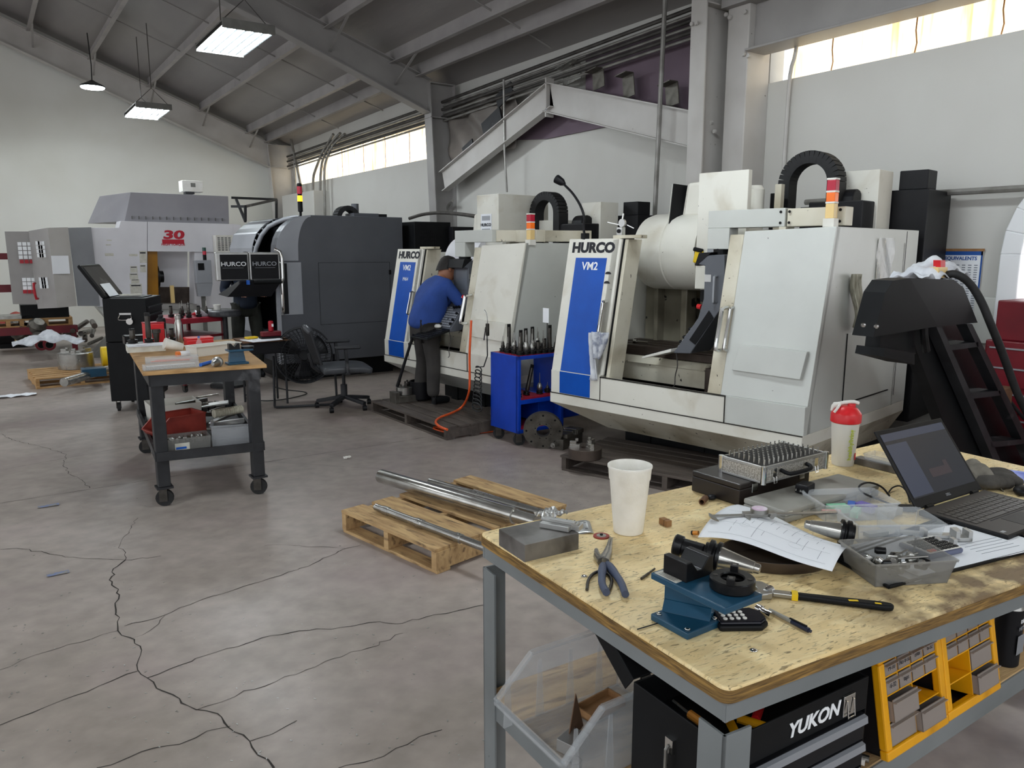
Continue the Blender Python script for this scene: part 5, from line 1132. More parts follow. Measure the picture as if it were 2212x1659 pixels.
# ---- red tool cart in front of the lathe
q = [Z(388,690,.86), Z(486,682,.86), Z(478,655,.86), Z(385,657,.86)]
rc0 = q[0].copy(); t = thing('tool_cart', 'red-topped tool cart with tool holders in front of the white lathe', 'cart', (rc0.x, rc0.y, 0), ang(q[0], q[1])); cw = (q[1]-q[0]).length; cdp = .75
MB().box(0,cw,0,cdp,.80,.86).build('top_tray', M['tred'], t, bevel=.006); MB().box(.0,cw,0,cdp,.62,.65).box(0,cw,0,cdp,.2,.23).build('shelf', M['dred'], t)
for x in (.02,cw-.02):
    for y in (.02,cdp-.02): MB().box(x-.018,x+.018,y-.018,y+.018,.08,.8).build('post', M['dred'], t); caster(t, x, y, .035, .08)
ca2 = ang(q[0], q[1]); 
for i, (x, y, kd, lb_) in enumerate(((.08,.1,0,'front left'),(.2,.12,0,'front middle'),(.32,.1,2,'front right of middle'),(.46,.15,0,'front right corner'),(.12,.35,2,'middle left'),(.30,.4,0,'centre'),(.45,.5,2,'rear right'))):
    p = rc0+Vector((x*math.cos(ca2)-y*math.sin(ca2), x*math.sin(ca2)+y*math.cos(ca2), 0)); p.z = .862
    toolholder(p, 'tool holder standing at the %s of the red-topped cart' % lb_, .12, kd, 1.1, 'tool holders on the red-topped cart')
p = rc0+Vector((.5,.32,0)); p.z = .862
o = thing('foam_cup', 'white foam cup standing on the red-topped cart', 'cup', p); MB().lathe([(.032,0),(.033,.002),(.044,.13),(.046,.13),(.046,.122),(.043,.12)], n=24).build('cup_body', M['foam'], o, smooth=40)
o = thing('shop_rag', 'red and white crumpled rag on the red-topped cart', 'rag', (rc0.x+.34,rc0.y+.3,.87)); MB().grid(10, 8, lambda u, v: (-.1+.2*u, -.06+.12*v, .03*math.sin(u*7+v*3)+.025*math.cos(v*9)+.02)).build('cloth', M['cloth'], o, smooth=True, solid=.004); MB().sphere((-.08,.03,.02), .04, 10, (1.4,1,.6)).build('red_part', M['red'], o, smooth=True)
o = thing('stool', 'round dark padded stool seat beside the man in navy', 'stool', Y(484,660,9.65).to_2d().to_3d(), 0); MB().cone((0,0,.86),(0,0,.93),.19,n=24).build('seat', M['chip'], o, bevel=.02); MB().cone((0,0,0),(0,0,.86),.03,n=10).cone((0,0,0),(0,0,.03),.22,n=20).build('stem', M['charc'], o)
# ---- junk along the far wall at left
t = thing('storage_rack', 'low dark red steel rack along the far wall at the left edge', 'rack', (-2.2,14.6,0)); 
MB().box(0,3.4,0,.1,.30,.42).build('beam', M['dred'], t); MB().box(0,3.4,.9,1.0,.30,.42).build('beam', M['dred'], t); MB().box(0,2.75,.2,.3,.98,1.10).build('upper_beam', M['dred'], t); MB().box(0,2.6,.2,.3,1.50,1.60).build('upper_beam', M['dred'], t)
for x in (.05,3.3): MB().box(x,x+.08,.05,.13,0,.42).build('post', M['dred'], t)
for i, (px, py, ww, lb_) in enumerate(((100,690,.75,'small pallet with black plate on the red rack, right one'),(18,700,.8,'small pallet with sheet offcuts on the red rack, left one'))):
    q = Y(px, py, 14.7); o = thing('pallet', lb_, 'pallet', (q.x,q.y+.3,.42)); MB().box(-ww/2,ww/2,-.3,.3,.10,.13).box(-ww/2,ww/2,-.3,.3,0,.02).build('boards', M['palw'], o)
    for k in (-1,0,1): MB().box(k*ww*.46-.03,k*ww*.46+.03,-.3,.3,.02,.1).build('block', M['palw'], o)
    p_ = tag(MB().box(-ww*.45,ww*.45,-.25,.25,0,.05+.17*(i==0)).build('steel_plate', M['black' if i == 0 else 'metal']), ('black steel box on the small pallet of the red rack','sheet metal offcuts stacked on the left pallet of the red rack')[i], 'plate'); p_.location = (q.x,q.y+.3,.55)
for i, px in enumerate((90,107)):
    q = Z(px, 745, .22); o = thing('steel_pipe', ('red-ended heavy pipe in the pile at left, left one','red-ended heavy pipe in the pile at left, right one')[i], 'pipe', (q.x,q.y,q.z), 0, 'red-ended pipes in the pile'); MB().lathe([(.05,0),(.085,0),(.085,1.2),(.05,1.2)], (0,0,0), (0,1,.05), 24, False).build('pipe_body', M['iron'], o, smooth=30); MB().lathe([(.055,-.002),(.087,-.002),(.087,.12)], (0,0,0), (0,1,.05), 24, False).build('red_end', M['dred'], o, smooth=30); MB().cone((0,.05,.0),(0,.06,0),.055,n=20).build('pipe_bore', M['black'], o)
rj = random.Random(11)
jn = ('rusty','short','bent','thin','thick','square','dull','bright','black','grooved','long','cut')
for i in range(12):
    q = Z(120+8*i, 748-rj.uniform(0,14), .1); o = tag(MB().cone((0,0,0),(rj.uniform(-.1,.3),rj.uniform(.4,.9),rj.uniform(0,.08)),rj.uniform(.02,.05),n=10).build('bar_stock', M[rj.choice(['iron','dmetal','brown','metal'])], smooth=30), '%s bar, %s from the red-ended pipes in the bar pile by the far wall' % (jn[i], ('first','second','third','fourth','fifth','sixth','seventh','eighth','ninth','tenth','eleventh','last')[i]), 'bar', 'bar stock in the pile at left'); o.location = (q.x,q.y,q.z+rj.uniform(0,.3))
q = Z(105,735,.35); o = tag(MB().grid(16, 10, lambda u, v: (-.45+.9*u, -.2+.5*v, .18*math.exp(-((u-.5)**2*9+(v-.5)**2*5))+.03*math.sin(u*20+v*7))).build('tarp', M['cloth'], smooth=True, solid=.004), 'crumpled pale sheet thrown over the pile of bars at left', 'tarp'); o.location = (q.x,q.y,.30)
q = Z(30,750,0); t = thing('electric_motor', 'dark motor with yellow strap at the left edge of the frame', 'motor', (q.x,q.y,0)); MB().cone((-.2,0,.22),(.25,0,.22),.19,n=24).build('motor_body', M['black2'], t, smooth=30); MB().cone((.02,0,.22),(.08,0,.22),.195,n=24).build('strap', M['yelens'], t, smooth=30); MB().box(-.2,.2,-.12,.12,0,.08).build('motor_foot', M['black'], t)
for i in range(9):
    q = Z(8+9*i, 735+rj.uniform(-16,10), .15); o = tag(MB().lathe([(.06,0),(.14,.03),(.14,.13),(.08,.2)], (0,0,0), (rj.uniform(-1,1),rj.uniform(-1,1),.5), 14).build('rusty_part', M[rj.choice(['brown','iron','rbin','dmetal'])], smooth=30), 'rusty machine part, number %s from the left in the heap behind the motor' % ('one','two','three','four','five','six','seven','eight','nine')[i], 'machine part', 'rusty parts heaped at left'); o.location = (q.x,q.y,.08+rj.uniform(.0,.3))
t = thing('steel_ramp', 'grey slanted steel guard beside the dark cabinet before the lathe', 'guard', (1.25,13.4,0)); MB().prism([(0,0),(.9,0),(.9,.62),(.6,.62)], 'y', 0, .5).build('guard_body', M['bgrey'], t)
MB().box(.45,.85,-.05,0,0,.28).box(.45,.85,-.05,0,.3,.5).build('guard_box', M['greypan'], t)
# items on the light pallet
o = thing('steel_tube', 'steel tube lying across the light pallet', 'tube', Z(138,826,.15), 0); MB().cone((0,0,.0),(.75,1.1,.0),.05,n=18).build('tube_body', M['metal'], o, smooth=30)
o = thing('yellow_ring', 'yellow strap spool beside the big chuck on the light pallet', 'spool', (1.19,11.3,.27), 0); MB().cone((-.02,0,0),(.05,0,0),.13,n=24).build('spool_body', M['yel'], o, smooth=30)
o = thing('plastic_bin', 'small blue bin on the light pallet', 'bin', Z(203,812,.13), 0); MB().box(-.13,.13,-.1,.1,0,.1).build('bin_body', M['teal'], o, bevel=.004)
o = tag(MB().cbox((0,0,.012), (.16,.03,.02), rz=.1).build('yellow_marker', M['yel']), 'yellow stick lying on the light pallet beside the blue bin', 'stick'); o.location = Z(189,815,.13)
o = thing('grey_box', 'grey metal box behind the yellow strap spool', 'box', (1.42,11.55,.13), 0); MB().box(-.15,.15,-.1,.1,0,.2).build('box_body', M['greypan'], o, bevel=.006)
# litter
for i, (px, py, s_, c_, lb_) in enumerate(((750,991,.03,'foam','small white scrap on the open floor'),(105,1093,.06,'bplas','blue paint smear on the floor near the joint'),(125,1240,.05,'bplas','blue paint smear on the floor near the long crack'),(35,856,.2,'paper','crumpled white printed bag on the floor at the left edge'))):
    b = MB().grid(8, 5, lambda u, v: (-s_+2*s_*u, (-s_+2*s_*v)*.4, (.003 if c_ == 'bplas' else .02*abs(math.sin(u*8+v*5)))+.001)); o = tag(b.build('floor_scrap', M[c_] if c_ != 'bplas' else pm('blue_smear', '7480a8', '8b8984', .6, scale=40, lo=.45, hi=.6), solid=0), lb_, 'scrap'); p = Z(px, py, .001); o.location = (p.x,p.y,.001)
b = MB(); rs = random.Random(9)
for i in range(900):
    p = Z(rs.uniform(850,1450), rs.uniform(905,1060), .001) if i < 500 else Z(rs.uniform(0,1080), rs.uniform(950,1650), .001)
    if i < 500: p = Vector((rs.uniform(2.9,3.45), rs.uniform(3.4,5.2) if i % 2 else rs.uniform(5.3,7.2), .001)) if i % 5 else p
    s = rs.uniform(.001,.0035) if i < 500 else rs.uniform(.001,.004); a = rs.uniform(0,3); b.cbox((p.x,p.y,.002), (s*3,s,.001), rz=a)
tag(b.build('metal_chips', M['alu']), 'bright metal chips scattered over the floor before the machines', 'chips', kind='stuff')
# ---- right side: chip conveyor
t = thing('chip_conveyor', 'black chip conveyor rising beside the nearest white machine', 'conveyor', (4.3, 2.1, 0)); OC = Vector((4.3,2.1,0))
def cpoly(pts, y0, y1, name, mat, ys=None, bevel=0):
    P = [Y(px, py, (ys[i] if ys else y0))-OC for i, (px, py) in enumerate(pts)]; n = len(P); th = y1-y0; b = MB()
    b.add([tuple(p) for p in P]+[(p.x,p.y+th,p.z) for p in P], [tuple(range(n)), tuple(range(n,2*n))]+[(i,(i+1)%n,(i+1)%n+n,i+n) for i in range(n)])
    return b.build(name, M[mat], t, bevel=bevel)
cpoly([(1886,728),(1912,632),(1930,606),(1966,601),(2026,705)], 2.05, 2.16, 'discharge_hood', 'black')
cpoly([(1966,601),(2060,604),(2082,622),(2112,697),(2026,705)], 2.051, 2.16, 'discharge_hood', 'black2')  # lighter black paints this facet as the one catching more light
cpoly([(1905,712),(1975,700),(1978,765),(1900,752)], 2.12, 2.2, 'drive_box', 'black'); cpoly([(1912,752),(1976,763),(1976,788),(1908,770)], 2.05, 2.2, 'motor_cover', 'black')
cpoly([(1960,705),(2028,700),(2172,1045),(2095,1060)], 2.15, 2.22, 'incline_side', 'black')
cpoly([(2020,700),(2032,700),(2188,1055),(2172,1055)], 2.08, 2.14, 'near_rail', 'charc')
cpoly([(2088,700),(2100,700),(2272,1050),(2255,1050)], 2.08, 2.14, 'far_rail', 'charc')
cpoly([(2032,700),(2090,700),(2258,1052),(2186,1055)], 2.2, 2.3, 'channel_floor', 'bmetal')
for i in range(3):
    dy = 105*i+45; u = dy/480; x0, x1 = 2034+198*u, 2092+218*u; cpoly([(x0,700+dy),(x1,694+dy),(x1+2,704+dy),(x0+2,712+dy)], 2.08, 2.2, 'cross_bar', 'charc')
for px, py in ((1865,702),(1893,705)): p = Y(px,py,2.045)-OC; MB().sphere(p, .012, 8).build('screw', M['chrome'], t)
p = Y(1997,735,2.08)-OC; MB().tube([p+Vector((-.02,0,.08)), p, p+Vector((.03,0,-.06))], .02, 8, 1).build('latch', M['bmetal'], t)
MB().cbox(Y(1911,738,2.14)-OC, (.05,.004,.02)).build('warning_label', M['yel'], t)
cpoly([(2032,562),(2042,562),(2042,577),(2032,577)], 2.2, 2.24, 'red_button', 'redp'); cpoly([(2027,577),(2047,577),(2047,600),(2027,600)], 2.2, 2.25, 'switch_box', 'yelens')
tag(MB().tube([Y(2045,594,2.2), Y(2065,590,2.15), Y(2095,610,2.1), Y(2120,650,2.05), Y(2140,700,2.0), Y(2165,760,2.0), Y(2200,860,1.98), Y(2240,930,1.98)], .022, 10, 2).build('conveyor_hose', M['rubber'], smooth=60), 'thick ribbed black hose arching from the conveyor head to the right', 'hose')
tag(MB().tube([Y(2098,735,2.3), Y(2120,760,2.3), Y(2160,840,2.3), Y(2212,905,2.3), Y(2260,960,2.3)], .012, 8, 2).build('conveyor_cable', M['rubber'], smooth=60), 'thin black cable running down beside the conveyor', 'cable')
rg = thing('shop_rag', 'white rag bunched on top of the black conveyor hood', 'rag', Y(2007,600,2.3)); MB().grid(24, 14, lambda u, v: (-.24+.48*u, -.12+.24*v, (.10*math.exp(-((u-.6)**2*7+(v-.5)**2*5))+.018*math.sin(u*23+v*4)+.012*math.cos(v*17+u*9))+.0)).build('cloth', M['cloth'], rg, smooth=True, solid=.005)
# striped rag hanging on the side of the machine
p = lw((2.125,.45,1.36)); rg = thing('shop_rag', 'striped grey rag hanging on the right side of the nearest machine', 'rag', p, frot(AA)); MB().grid(12, 16, lambda u, v: (.02+.02*math.sin(u*14+v*2)+.015*math.sin(v*6), (-.06+.12*u)*(1-.5*max(0,v-.75)*2)+.06*(1-v)-.03, -.20+.34*v)).build('cloth', M['clothd'], rg, smooth=True, solid=.006)
p = lw((.47,-.12,.95)); rg = thing('shop_rag', 'dirty blue-white rag hanging from the left door handle of the nearest machine', 'rag', p, frot(AA))
MB().grid(12, 16, lambda u, v: ((-.02+.13*u)*(.6+.5*v), -.01+.03*math.sin(u*12+v*3)*(1), -.10+.20*v)).build('cloth', M['rag'], rg, smooth=True, solid=.006)
MB().grid(8, 16, lambda u, v: (-.05+.07*u, .0+.02*math.sin(u*9+v*5), -.27+.36*v)).build('cloth_tail', M['cloth'], rg, smooth=True, solid=.006)
# work lamp on the left door of the nearest machine
p = lw((.14,.13,1.735)); t = thing('work_lamp', 'black gooseneck work lamp clamped on top of the blue-striped door', 'lamp', p)
g = [p, X(1260,490,p.x), X(1263,470,p.x), X(1255,445,p.x), X(1238,418,p.x), X(1222,402,p.x), X(1214,394,p.x)]
MB().tube([q-p for q in g], .010, 8, 2).build('gooseneck', M['black2'], t, smooth=60); h0 = g[-1]-p; dd = (X(1200,384,p.x)-X(1214,394,p.x)).normalized()
MB().lathe([(.012,-.03),(.03,0),(.036,.05),(.036,.06)], h0, dd+Vector((-.3,-.2,0)), 20).build('lamp_head', M['black2'], t, smooth=30); MB().cone(h0+(dd+Vector((-.3,-.2,0))).normalized()*.0605, h0+(dd+Vector((-.3,-.2,0))).normalized()*.063, .03, n=20).build('lamp_lens', M['refl'], t)
MB().cbox((0,0,.02), (.05,.05,.05)).build('clamp', M['black'], t, bevel=.004)
p = lw((.46,.17,1.76)); t = thing('dial_indicator', 'dial indicator on a magnetic base on top of the blue-striped door', 'gauge', p, frot(AA)); MB().cbox((0,0,.03), (.05,.045,.06)).build('magnetic_base', M['alu'], t, bevel=.003); MB().cone((0,-.024,.03),(0,-.032,.03),.015,n=14).build('switch', M['black'], t); MB().bar((0,0,.06),(.02,0,.16),.008).bar((-.13,0,.10),(.0,0,.075),.006).bar((.02,0,.09),(.12,0,.05),.006).build('arm', M['chrome'], t); MB().cone((.02,-.02,.09),(.02,.0,.09),.03,n=20).build('dial', M['alu'], t)
tag(put(MB().cone((0,0,0),(.12,.02,0),.008,n=8).cone((-.01,0,-.0),(.02,.003,0),.018,n=12).build('socket_wrench', M['chrome']), lw((.28,.62,.90)), frot(AA)), 'small chrome socket wrench on the machine table', 'wrench')
# red tool chest, poster, wall box, cardboard
t = thing('tool_chest', 'dark red tool chest against the wall under the arched window', 'tool chest', (5.88,1.7,0)); MB().box(0,.4,-.6,.90,.05,1.02).build('lower_cabinet', M['dred'], t, bevel=.01); MB().box(.03,.4,-.6,.86,1.02,1.30).build('upper_chest', M['dred'], t, bevel=.01)
for z in (.2,.42,.6,.78,.92): d = MB().box(-.012,0,-.58,.88,z-.08,z+.06).build('drawer', M['dred'], t, bevel=.002); MB().box(-.022,-.012,-.56,.86,z+.045,z+.055).build('drawer_trim', M['inks'], d)
p0, p1 = X(2042,545,6.28), X(2122,700,6.28); ya, yb, z1, z0 = 3.18, 2.86, 1.64, 1.06
t = thing('wall_chart', 'worn decimal EQUIVALENTS chart taped to the wall behind the conveyor', 'poster', (6.285, ya, z0)); MB().box(-.003,0,yb-ya,0,0,z1-z0).build('sheet', M['paper'], t); MB().box(-.0045,-.003,yb-ya,0,z1-z0-.03,z1-z0).box(-.0045,-.003,yb-ya,yb-ya+.012,0,z1-z0).build('blue_border', M['inkb'], t)
text('chart_heading', 'EQUIVALENTS', .038, M['inkb'], t, (-.005,(yb-ya)/2,z1-z0-.055), (math.pi/2,0,-math.pi/2), .001)
b = MB()
for c in range(6):
    for r_ in range(26): b.box(-.004,-.003,yb-ya+.03+.045*c,yb-ya+.055+.045*c,.02+.018*r_,.028+.018*r_)
b.build('chart_figures', M['inkg'], t)
MB().box(-.006,-.004,yb-ya-.01,.0,z1-z0+.0,z1-z0+.02).build('tape', M['kraft'], t)
o = tag(MB().box(0,.06,-.08,.08,0,.35).build('wall_box', M['greypan'], bevel=.006), 'flat grey electrical box on the wall beside the chart', 'electrical box'); o.location = (6.22,2.78,.95)
o = thing('cardboard_box', 'brown cardboard box on the floor between the machine and the conveyor', 'box', (5.35,2.35,0), .1); MB().box(-.12,.25,-.1,.2,0,.75).build('box_body', M['card'], o, bevel=.004)
o = tag(MB().grid(6, 10, lambda u, v: (.0, -.04+.08*u, .0+.12*v)).build('paper_tag', M['paper'], solid=.002), 'small white tag hanging on the side of the second white machine', 'tag'); o.location = lbm((1.5,-.0,.95)) ; o.location = X(1179,697,3.80)
# ================================================================ people
def skinfig(name, V, E, mat, parent, sub=2, root=0):
    me = bpy.data.meshes.new(name); keys = list(V); me.from_pydata([V[k][0] for k in keys], [(keys.index(a), keys.index(c)) for a, c in E], [])
    o = bpy.data.objects.new(name, me); COL.objects.link(o); o.parent = parent; me.materials.append(mat)
    s = o.modifiers.new('skin', 'SKIN'); s.use_smooth_shade = True
    for i, k in enumerate(keys):
        r = V[k][1]; me.skin_vertices[0].data[i].radius = (r, r) if not isinstance(r, tuple) else r; me.skin_vertices[0].data[i].use_root = (i == root)
    u = o.modifiers.new('sub', 'SUBSURF'); u.levels = sub; u.render_levels = sub
    return o
def person(label, base, rz, J, cols, cup=1.0):
    """J: joints in local metres; x forward, y left"""
    t = thing('person', label, 'person', base, rz)
    g = lambda k: Vector(J[k])
    shirt, pants, skin, shoe = cols
    V = {'pel': (g('pel'), .10), 'sp': (g('sp'), .10), 'ch': (g('ch'), .115), 'nk': (g('nk'), .05), 'hb': (g('nk').lerp(g('hd'), .6), .06)}
    E = [('pel','sp'), ('sp','ch'), ('ch','nk'), ('nk','hb')]
    for s in 'LR':
        V.update({'hip'+s: (g('hip'+s), .08), 'kn'+s: (g('kn'+s), .055), 'an'+s: (g('an'+s), .04), 'sh'+s: (g('sh'+s), .05), 'el'+s: (g('el'+s), .036), 'wr'+s: (g('wr'+s), .026)})
        E += [('pel','hip'+s), ('hip'+s,'kn'+s), ('kn'+s,'an'+s), ('ch','sh'+s), ('sh'+s,'el'+s), ('el'+s,'wr'+s)]
    body = skinfig('body', V, E, skin, t)
    Vs = {'hem': (g('pel')+Vector((-.01,0,-.06)), (.165,.20)), 'pel': (g('pel')+Vector((0,0,.04)), (.16,.19)), 'sp': (g('sp'), (.155,.185)), 'ch': (g('ch'), (.16,.20)), 'nk': (g('nk')-(g('nk')-g('ch'))*.12, .085)}
    Es = [('hem','pel'), ('pel','sp'), ('sp','ch'), ('ch','nk')]
    for s in 'LR':
        Vs.update({'sh'+s: (g('sh'+s), .078), 'el'+s: (g('el'+s), .056), 'wr'+s: (g('el'+s).lerp(g('wr'+s), .8), .044)}); Es += [('ch','sh'+s), ('sh'+s,'el'+s), ('el'+s,'wr'+s)]
    skinfig('shirt', Vs, Es, shirt, t)
    Vp = {'pel': (g('pel')-Vector((0,0,.05)), .115)}; Ep = []
    for s in 'LR':
        Vp.update({'hip'+s: (g('hip'+s), .105), 'th'+s: (g('hip'+s).lerp(g('kn'+s), .5), .09), 'kn'+s: (g('kn'+s), .075), 'cf'+s: (g('kn'+s).lerp(g('an'+s), .5), .072), 'an'+s: (g('an'+s)+Vector((0,0,-.01)), .066)})
        Ep += [('pel','hip'+s), ('hip'+s,'th'+s), ('th'+s,'kn'+s), ('kn'+s,'cf'+s), ('cf'+s,'an'+s)]
    skinfig('trousers', Vp, Ep, pants, t)
    for s in 'LR':
        a = g('an'+s); z = .035; skinfig('boot', {'h': (Vector((a.x-.04,a.y,z+.015)), .045), 'm': (Vector((a.x+.08,a.y,z+.01)), .045), 't': (Vector((a.x+.19,a.y,z)), .034), 'u': (a+Vector((0,0,.02)), .045)}, [('h','m'), ('m','t'), ('h','u')], shoe, t)
        # hand: palm, four fingers, thumb
        w_ = g('wr'+s); d = (w_-g('el'+s)).normalized(); side = d.cross(Vector((0,0,1))).normalized(); dn = side.cross(d)
        k = {'w': (w_, .022), 'p': (w_+d*.05, (.036,.016)), 'q': (w_+d*.085, (.036,.015))}; e = [('w','p'), ('p','q')]
        for i in range(4):
            o_ = side*(-.03+.02*i); L_ = (.06,.072,.068,.052)[i]
            k.update({'a%d' % i: (w_+d*.09+o_, .009), 'b%d' % i: (w_+d*(.09+L_*.5)+o_-dn*.006, .008), 'c%d' % i: (w_+d*(.09+L_*.85)+o_-dn*.025, .0075)}); e += [('q','a%d' % i), ('a%d' % i,'b%d' % i), ('b%d' % i,'c%d' % i)]
        k.update({'t1': (w_+d*.04-side*.04, .011), 't2': (w_+d*.075-side*.055, .009)}); e += [('p','t1'), ('t1','t2')]
        skinfig('hand', k, e, skin, t, 1)
    # head with face, ears, hair
    h = g('hd'); f = Vector(J['look']).normalized(); up = Vector(J.get('hup', (0,0,1))); lf = up.cross(f).normalized(); up = f.cross(lf)
    Rm = Matrix((f, lf, up)).transposed()
    hd = MB(); ring = []
    prof = [(-.125,.03,0),(-.115,.055,.012),(-.09,.068,.014),(-.05,.076,.010),(-.01,.082,.006),(.03,.085,.0),(.07,.08,-.006),(.10,.062,-.01),(.12,.03,-.01)]
    n = 20; vs = []; fs = []
    for z, r, ox in prof:
        for i in range(n):
            a = 2*math.pi*i/n; x = math.cos(a)*r*1.17+ox; y = math.sin(a)*r*.92
            if abs(a) < .25 or a > 6.03: x += .018 if -.06 < z < .0 else 0
            vs.append(h+Rm @ Vector((x, y, z)))
    for j in range(len(prof)-1):
        for i in range(n): fs.append((j*n+i, j*n+(i+1)%n, (j+1)*n+(i+1)%n, (j+1)*n+i))
    fs += [tuple(range(n))[::-1], tuple(range((len(prof)-1)*n, len(prof)*n))]
    hd.add(vs, fs); ho = hd.build('head', skin, t, smooth=True, sub=1)
    for s in (-1, 1):
        MB().sphere(h+Rm @ Vector((.0, s*.08, -.01)), .022, 10, (1,.5,1.4)).build('ear', skin, ho, smooth=True)
        MB().sphere(h+Rm @ Vector((.088, s*.03, .01)), .011, 8).build('eye', M['ink'], ho, smooth=True)
    MB().cbox(h+Rm @ Vector((.092,0,-.065)), (.01,.045,.008)).build('mouth', M['dred'], ho)
    hr = MB(); vs = []; fs = []
    def hrad(z):
        for (z0, r0, _), (z1, r1, _) in zip(prof[:-1], prof[1:]):
            if z <= z1: return r0+(r1-r0)*max(0, (z-z0)/(z1-z0))
        return r1*max(0, 1-(z-.12)/.014)
    for j in range(8):
        for i in range(n):
            a = 2*math.pi*i/n; back = (1-math.cos(a))/2; low = .06-.15*back; z = low+(.132-low)*math.sin(math.pi/2*j/7)
            r = hrad(z)+(.010 if j < 6 else .004 if j < 7 else 0)
            vs.append(h+Rm @ Vector((math.cos(a)*r*1.17-.006, math.sin(a)*r*.95, z)))
    for j in range(7):
        for i in range(n): fs.append((j*n+i, j*n+(i+1)%n, (j+1)*n+(i+1)%n, (j+1)*n+i))
    hr.add(vs, fs).build('hair', M['hair'], t, smooth=True)
    return t
P1 = {'pel': (0,0,.79), 'sp': (.05,0,.95), 'ch': (.13,0,1.13), 'nk': (.21,0,1.26), 'hd': (.27,0,1.345), 'look': (.8,-.15,-.55), 'hup': (.4,0,.8),
    'hipL': (0,.09,.74), 'hipR': (0,-.09,.74), 'knL': (.03,.11,.42), 'knR': (.02,-.12,.42), 'anL': (-.02,.12,.08), 'anR': (.0,-.14,.08),
    'shL': (.16,.18,1.17), 'shR': (.16,-.18,1.17), 'elL': (.36,.2,1.0), 'elR': (.33,-.22,.96), 'wrL': (.58,.15,.92), 'wrR': (.55,-.14,.88)}
person('person in a blue work shirt and dark trousers leaning into the second white machine', (3.60,6.82,.12), R(0), P1, (M['fabb'], M['fabk'], M['skin'], M['black']))
P2 = {'pel': (0,0,.95), 'sp': (0,0,1.12), 'ch': (.02,0,1.34), 'nk': (.06,0,1.43), 'hd': (.13,0,1.50), 'look': (1,0,-.5),
    'hipL': (0,.1,.9), 'hipR': (0,-.1,.9), 'knL': (.04,.12,.48), 'knR': (.02,-.13,.48), 'anL': (-.02,.13,.08), 'anR': (.0,-.14,.08),
    'shL': (.03,.2,1.38), 'shR': (.03,-.2,1.38), 'elL': (.02,.27,1.12), 'elR': (.02,-.28,1.12), 'wrL': (.24,.18,1.1), 'wrR': (.24,-.17,1.1)}
q = Y(530,640,10.2); person('person in navy shirt and olive work trousers standing behind the twin console', (q.x,10.2,0), R(-90), P2, (M['fabn'], M['fabg'], M['skinl'], M['black']))
# black pry bar leaning by the first man
tag(MB().cone(X(893,722,3.42), X(858,835,3.32), .014, .016, 10).build('pry_bar', M['black2'], smooth=40), 'long black bar leaning behind the man in blue', 'bar')
t = thing('waste_bin', 'black bin beside the boots of the man in blue', 'bin', (3.62,6.98,.12)); MB().lathe([(.09,0),(.11,.02),(.12,.2),(.11,.2),(.10,.03)], n=24).build('bin_body', M['black2'], t, smooth=30)

# ================================================================ foreground bench
N0 = Vector((.926,.741,0)); BA = math.atan2(-.085,.86)
bt = thing('workbench', 'grey steel workbench with worn plywood top in the foreground', 'workbench', N0, BA)
Bi = Matrix.Translation(N0) @ Matrix.Rotation(BA, 4, 'Z'); Bi = Bi.inverted()
def L2(x, y, z): return Bi @ Vector((x, y, z))
cs = [L2(.926,.741,0), L2(2.72,.56,0), L2(2.80,1.497,0), L2(.966,1.562,0)]
def rounded(c, r=.022, n=5):
    out = []
    for i in range(4):
        p = c[i]; a = (c[i-1]-p).normalized(); b_ = (c[(i+1)%4]-p).normalized()
        for k in range(n+1):
            u = k/n; out.append((p+a*r*(1-u)**2+b_*r*u**2).to_2d())
    return out
MB().prism([tuple(p) for p in rounded(cs)], 'z', .922, .95).build('plywood_top', [M['ply']], bt, bevel=.003)
MB().prism([tuple(p) for p in rounded([c*1.0+((c-sum(cs, Vector())/4).normalized()*.002) for c in cs])], 'z', .9215, .944).build('plywood_edge', M['edge'], bt)
ins = [cs[0]+Vector((.006,.006,0)), cs[1]+Vector((-.006,.006,0)), cs[2]+Vector((-.006,-.006,0)), cs[3]+Vector((.006,-.006,0))]
for i in range(4):
    a, c = ins[i], ins[(i+1)%4]; d = (c-a).normalized(); n_ = Vector((-d.y,d.x,0))
    b = MB(); b.bar(a+n_*.004+Vector((0,0,.903)), c+n_*.004+Vector((0,0,.903)), .006, .036); b.bar(a+n_*.03+Vector((0,0,.919)), c+n_*.03+Vector((0,0,.919)), .06, .005)
    b.build('apron', M['gapron'], bt)
for i in range(4):
    c = ins[i]; sx = 1 if i in (0, 3) else -1; sy = 1 if i in (0, 1) else -1
    b = MB(); x0, x1 = sorted((c.x, c.x+sx*.062)); y0, y1 = sorted((c.y, c.y+sy*.062))
    b.box(x0,x1,y0 if sy > 0 else y1-.006,(y0+.006) if sy > 0 else y1,0,.86); b.box(x0 if sx > 0 else x1-.006,(x0+.006) if sx > 0 else x1,y0,y1,0,.86)
    b.build('leg', M['gapron'], bt, bevel=.001)
sp_ = [L2(.945,.815,0), L2(2.70,.80,0), L2(2.765,1.47,0), L2(.975,1.53,0)]
MB().prism([tuple(c.to_2d()) for c in sp_], 'z', .515, .53).build('shelf_board', M['pal'], bt)
for i in range(4):
    a, c = sp_[i], sp_[(i+1)%4]; MB().bar(a+Vector((0,0,.495)), c+Vector((0,0,.495)), .008, .06).build('shelf_rail', M['gapron'], bt)
for px, py in ((1262,1245),(1628,1405)): p = L2(*B(px,py)); MB().lathe([(.0075,0),(.007,.0015),(.003,.003)], (p.x,p.y,.95), n=14).build('screw_head', M['chrome'], bt, smooth=True)
def bench(name, label, cat, px, py, rz=0, h=0, grp=None): return thing(name, label, cat, B(px,py,h+.0005), rz, grp)
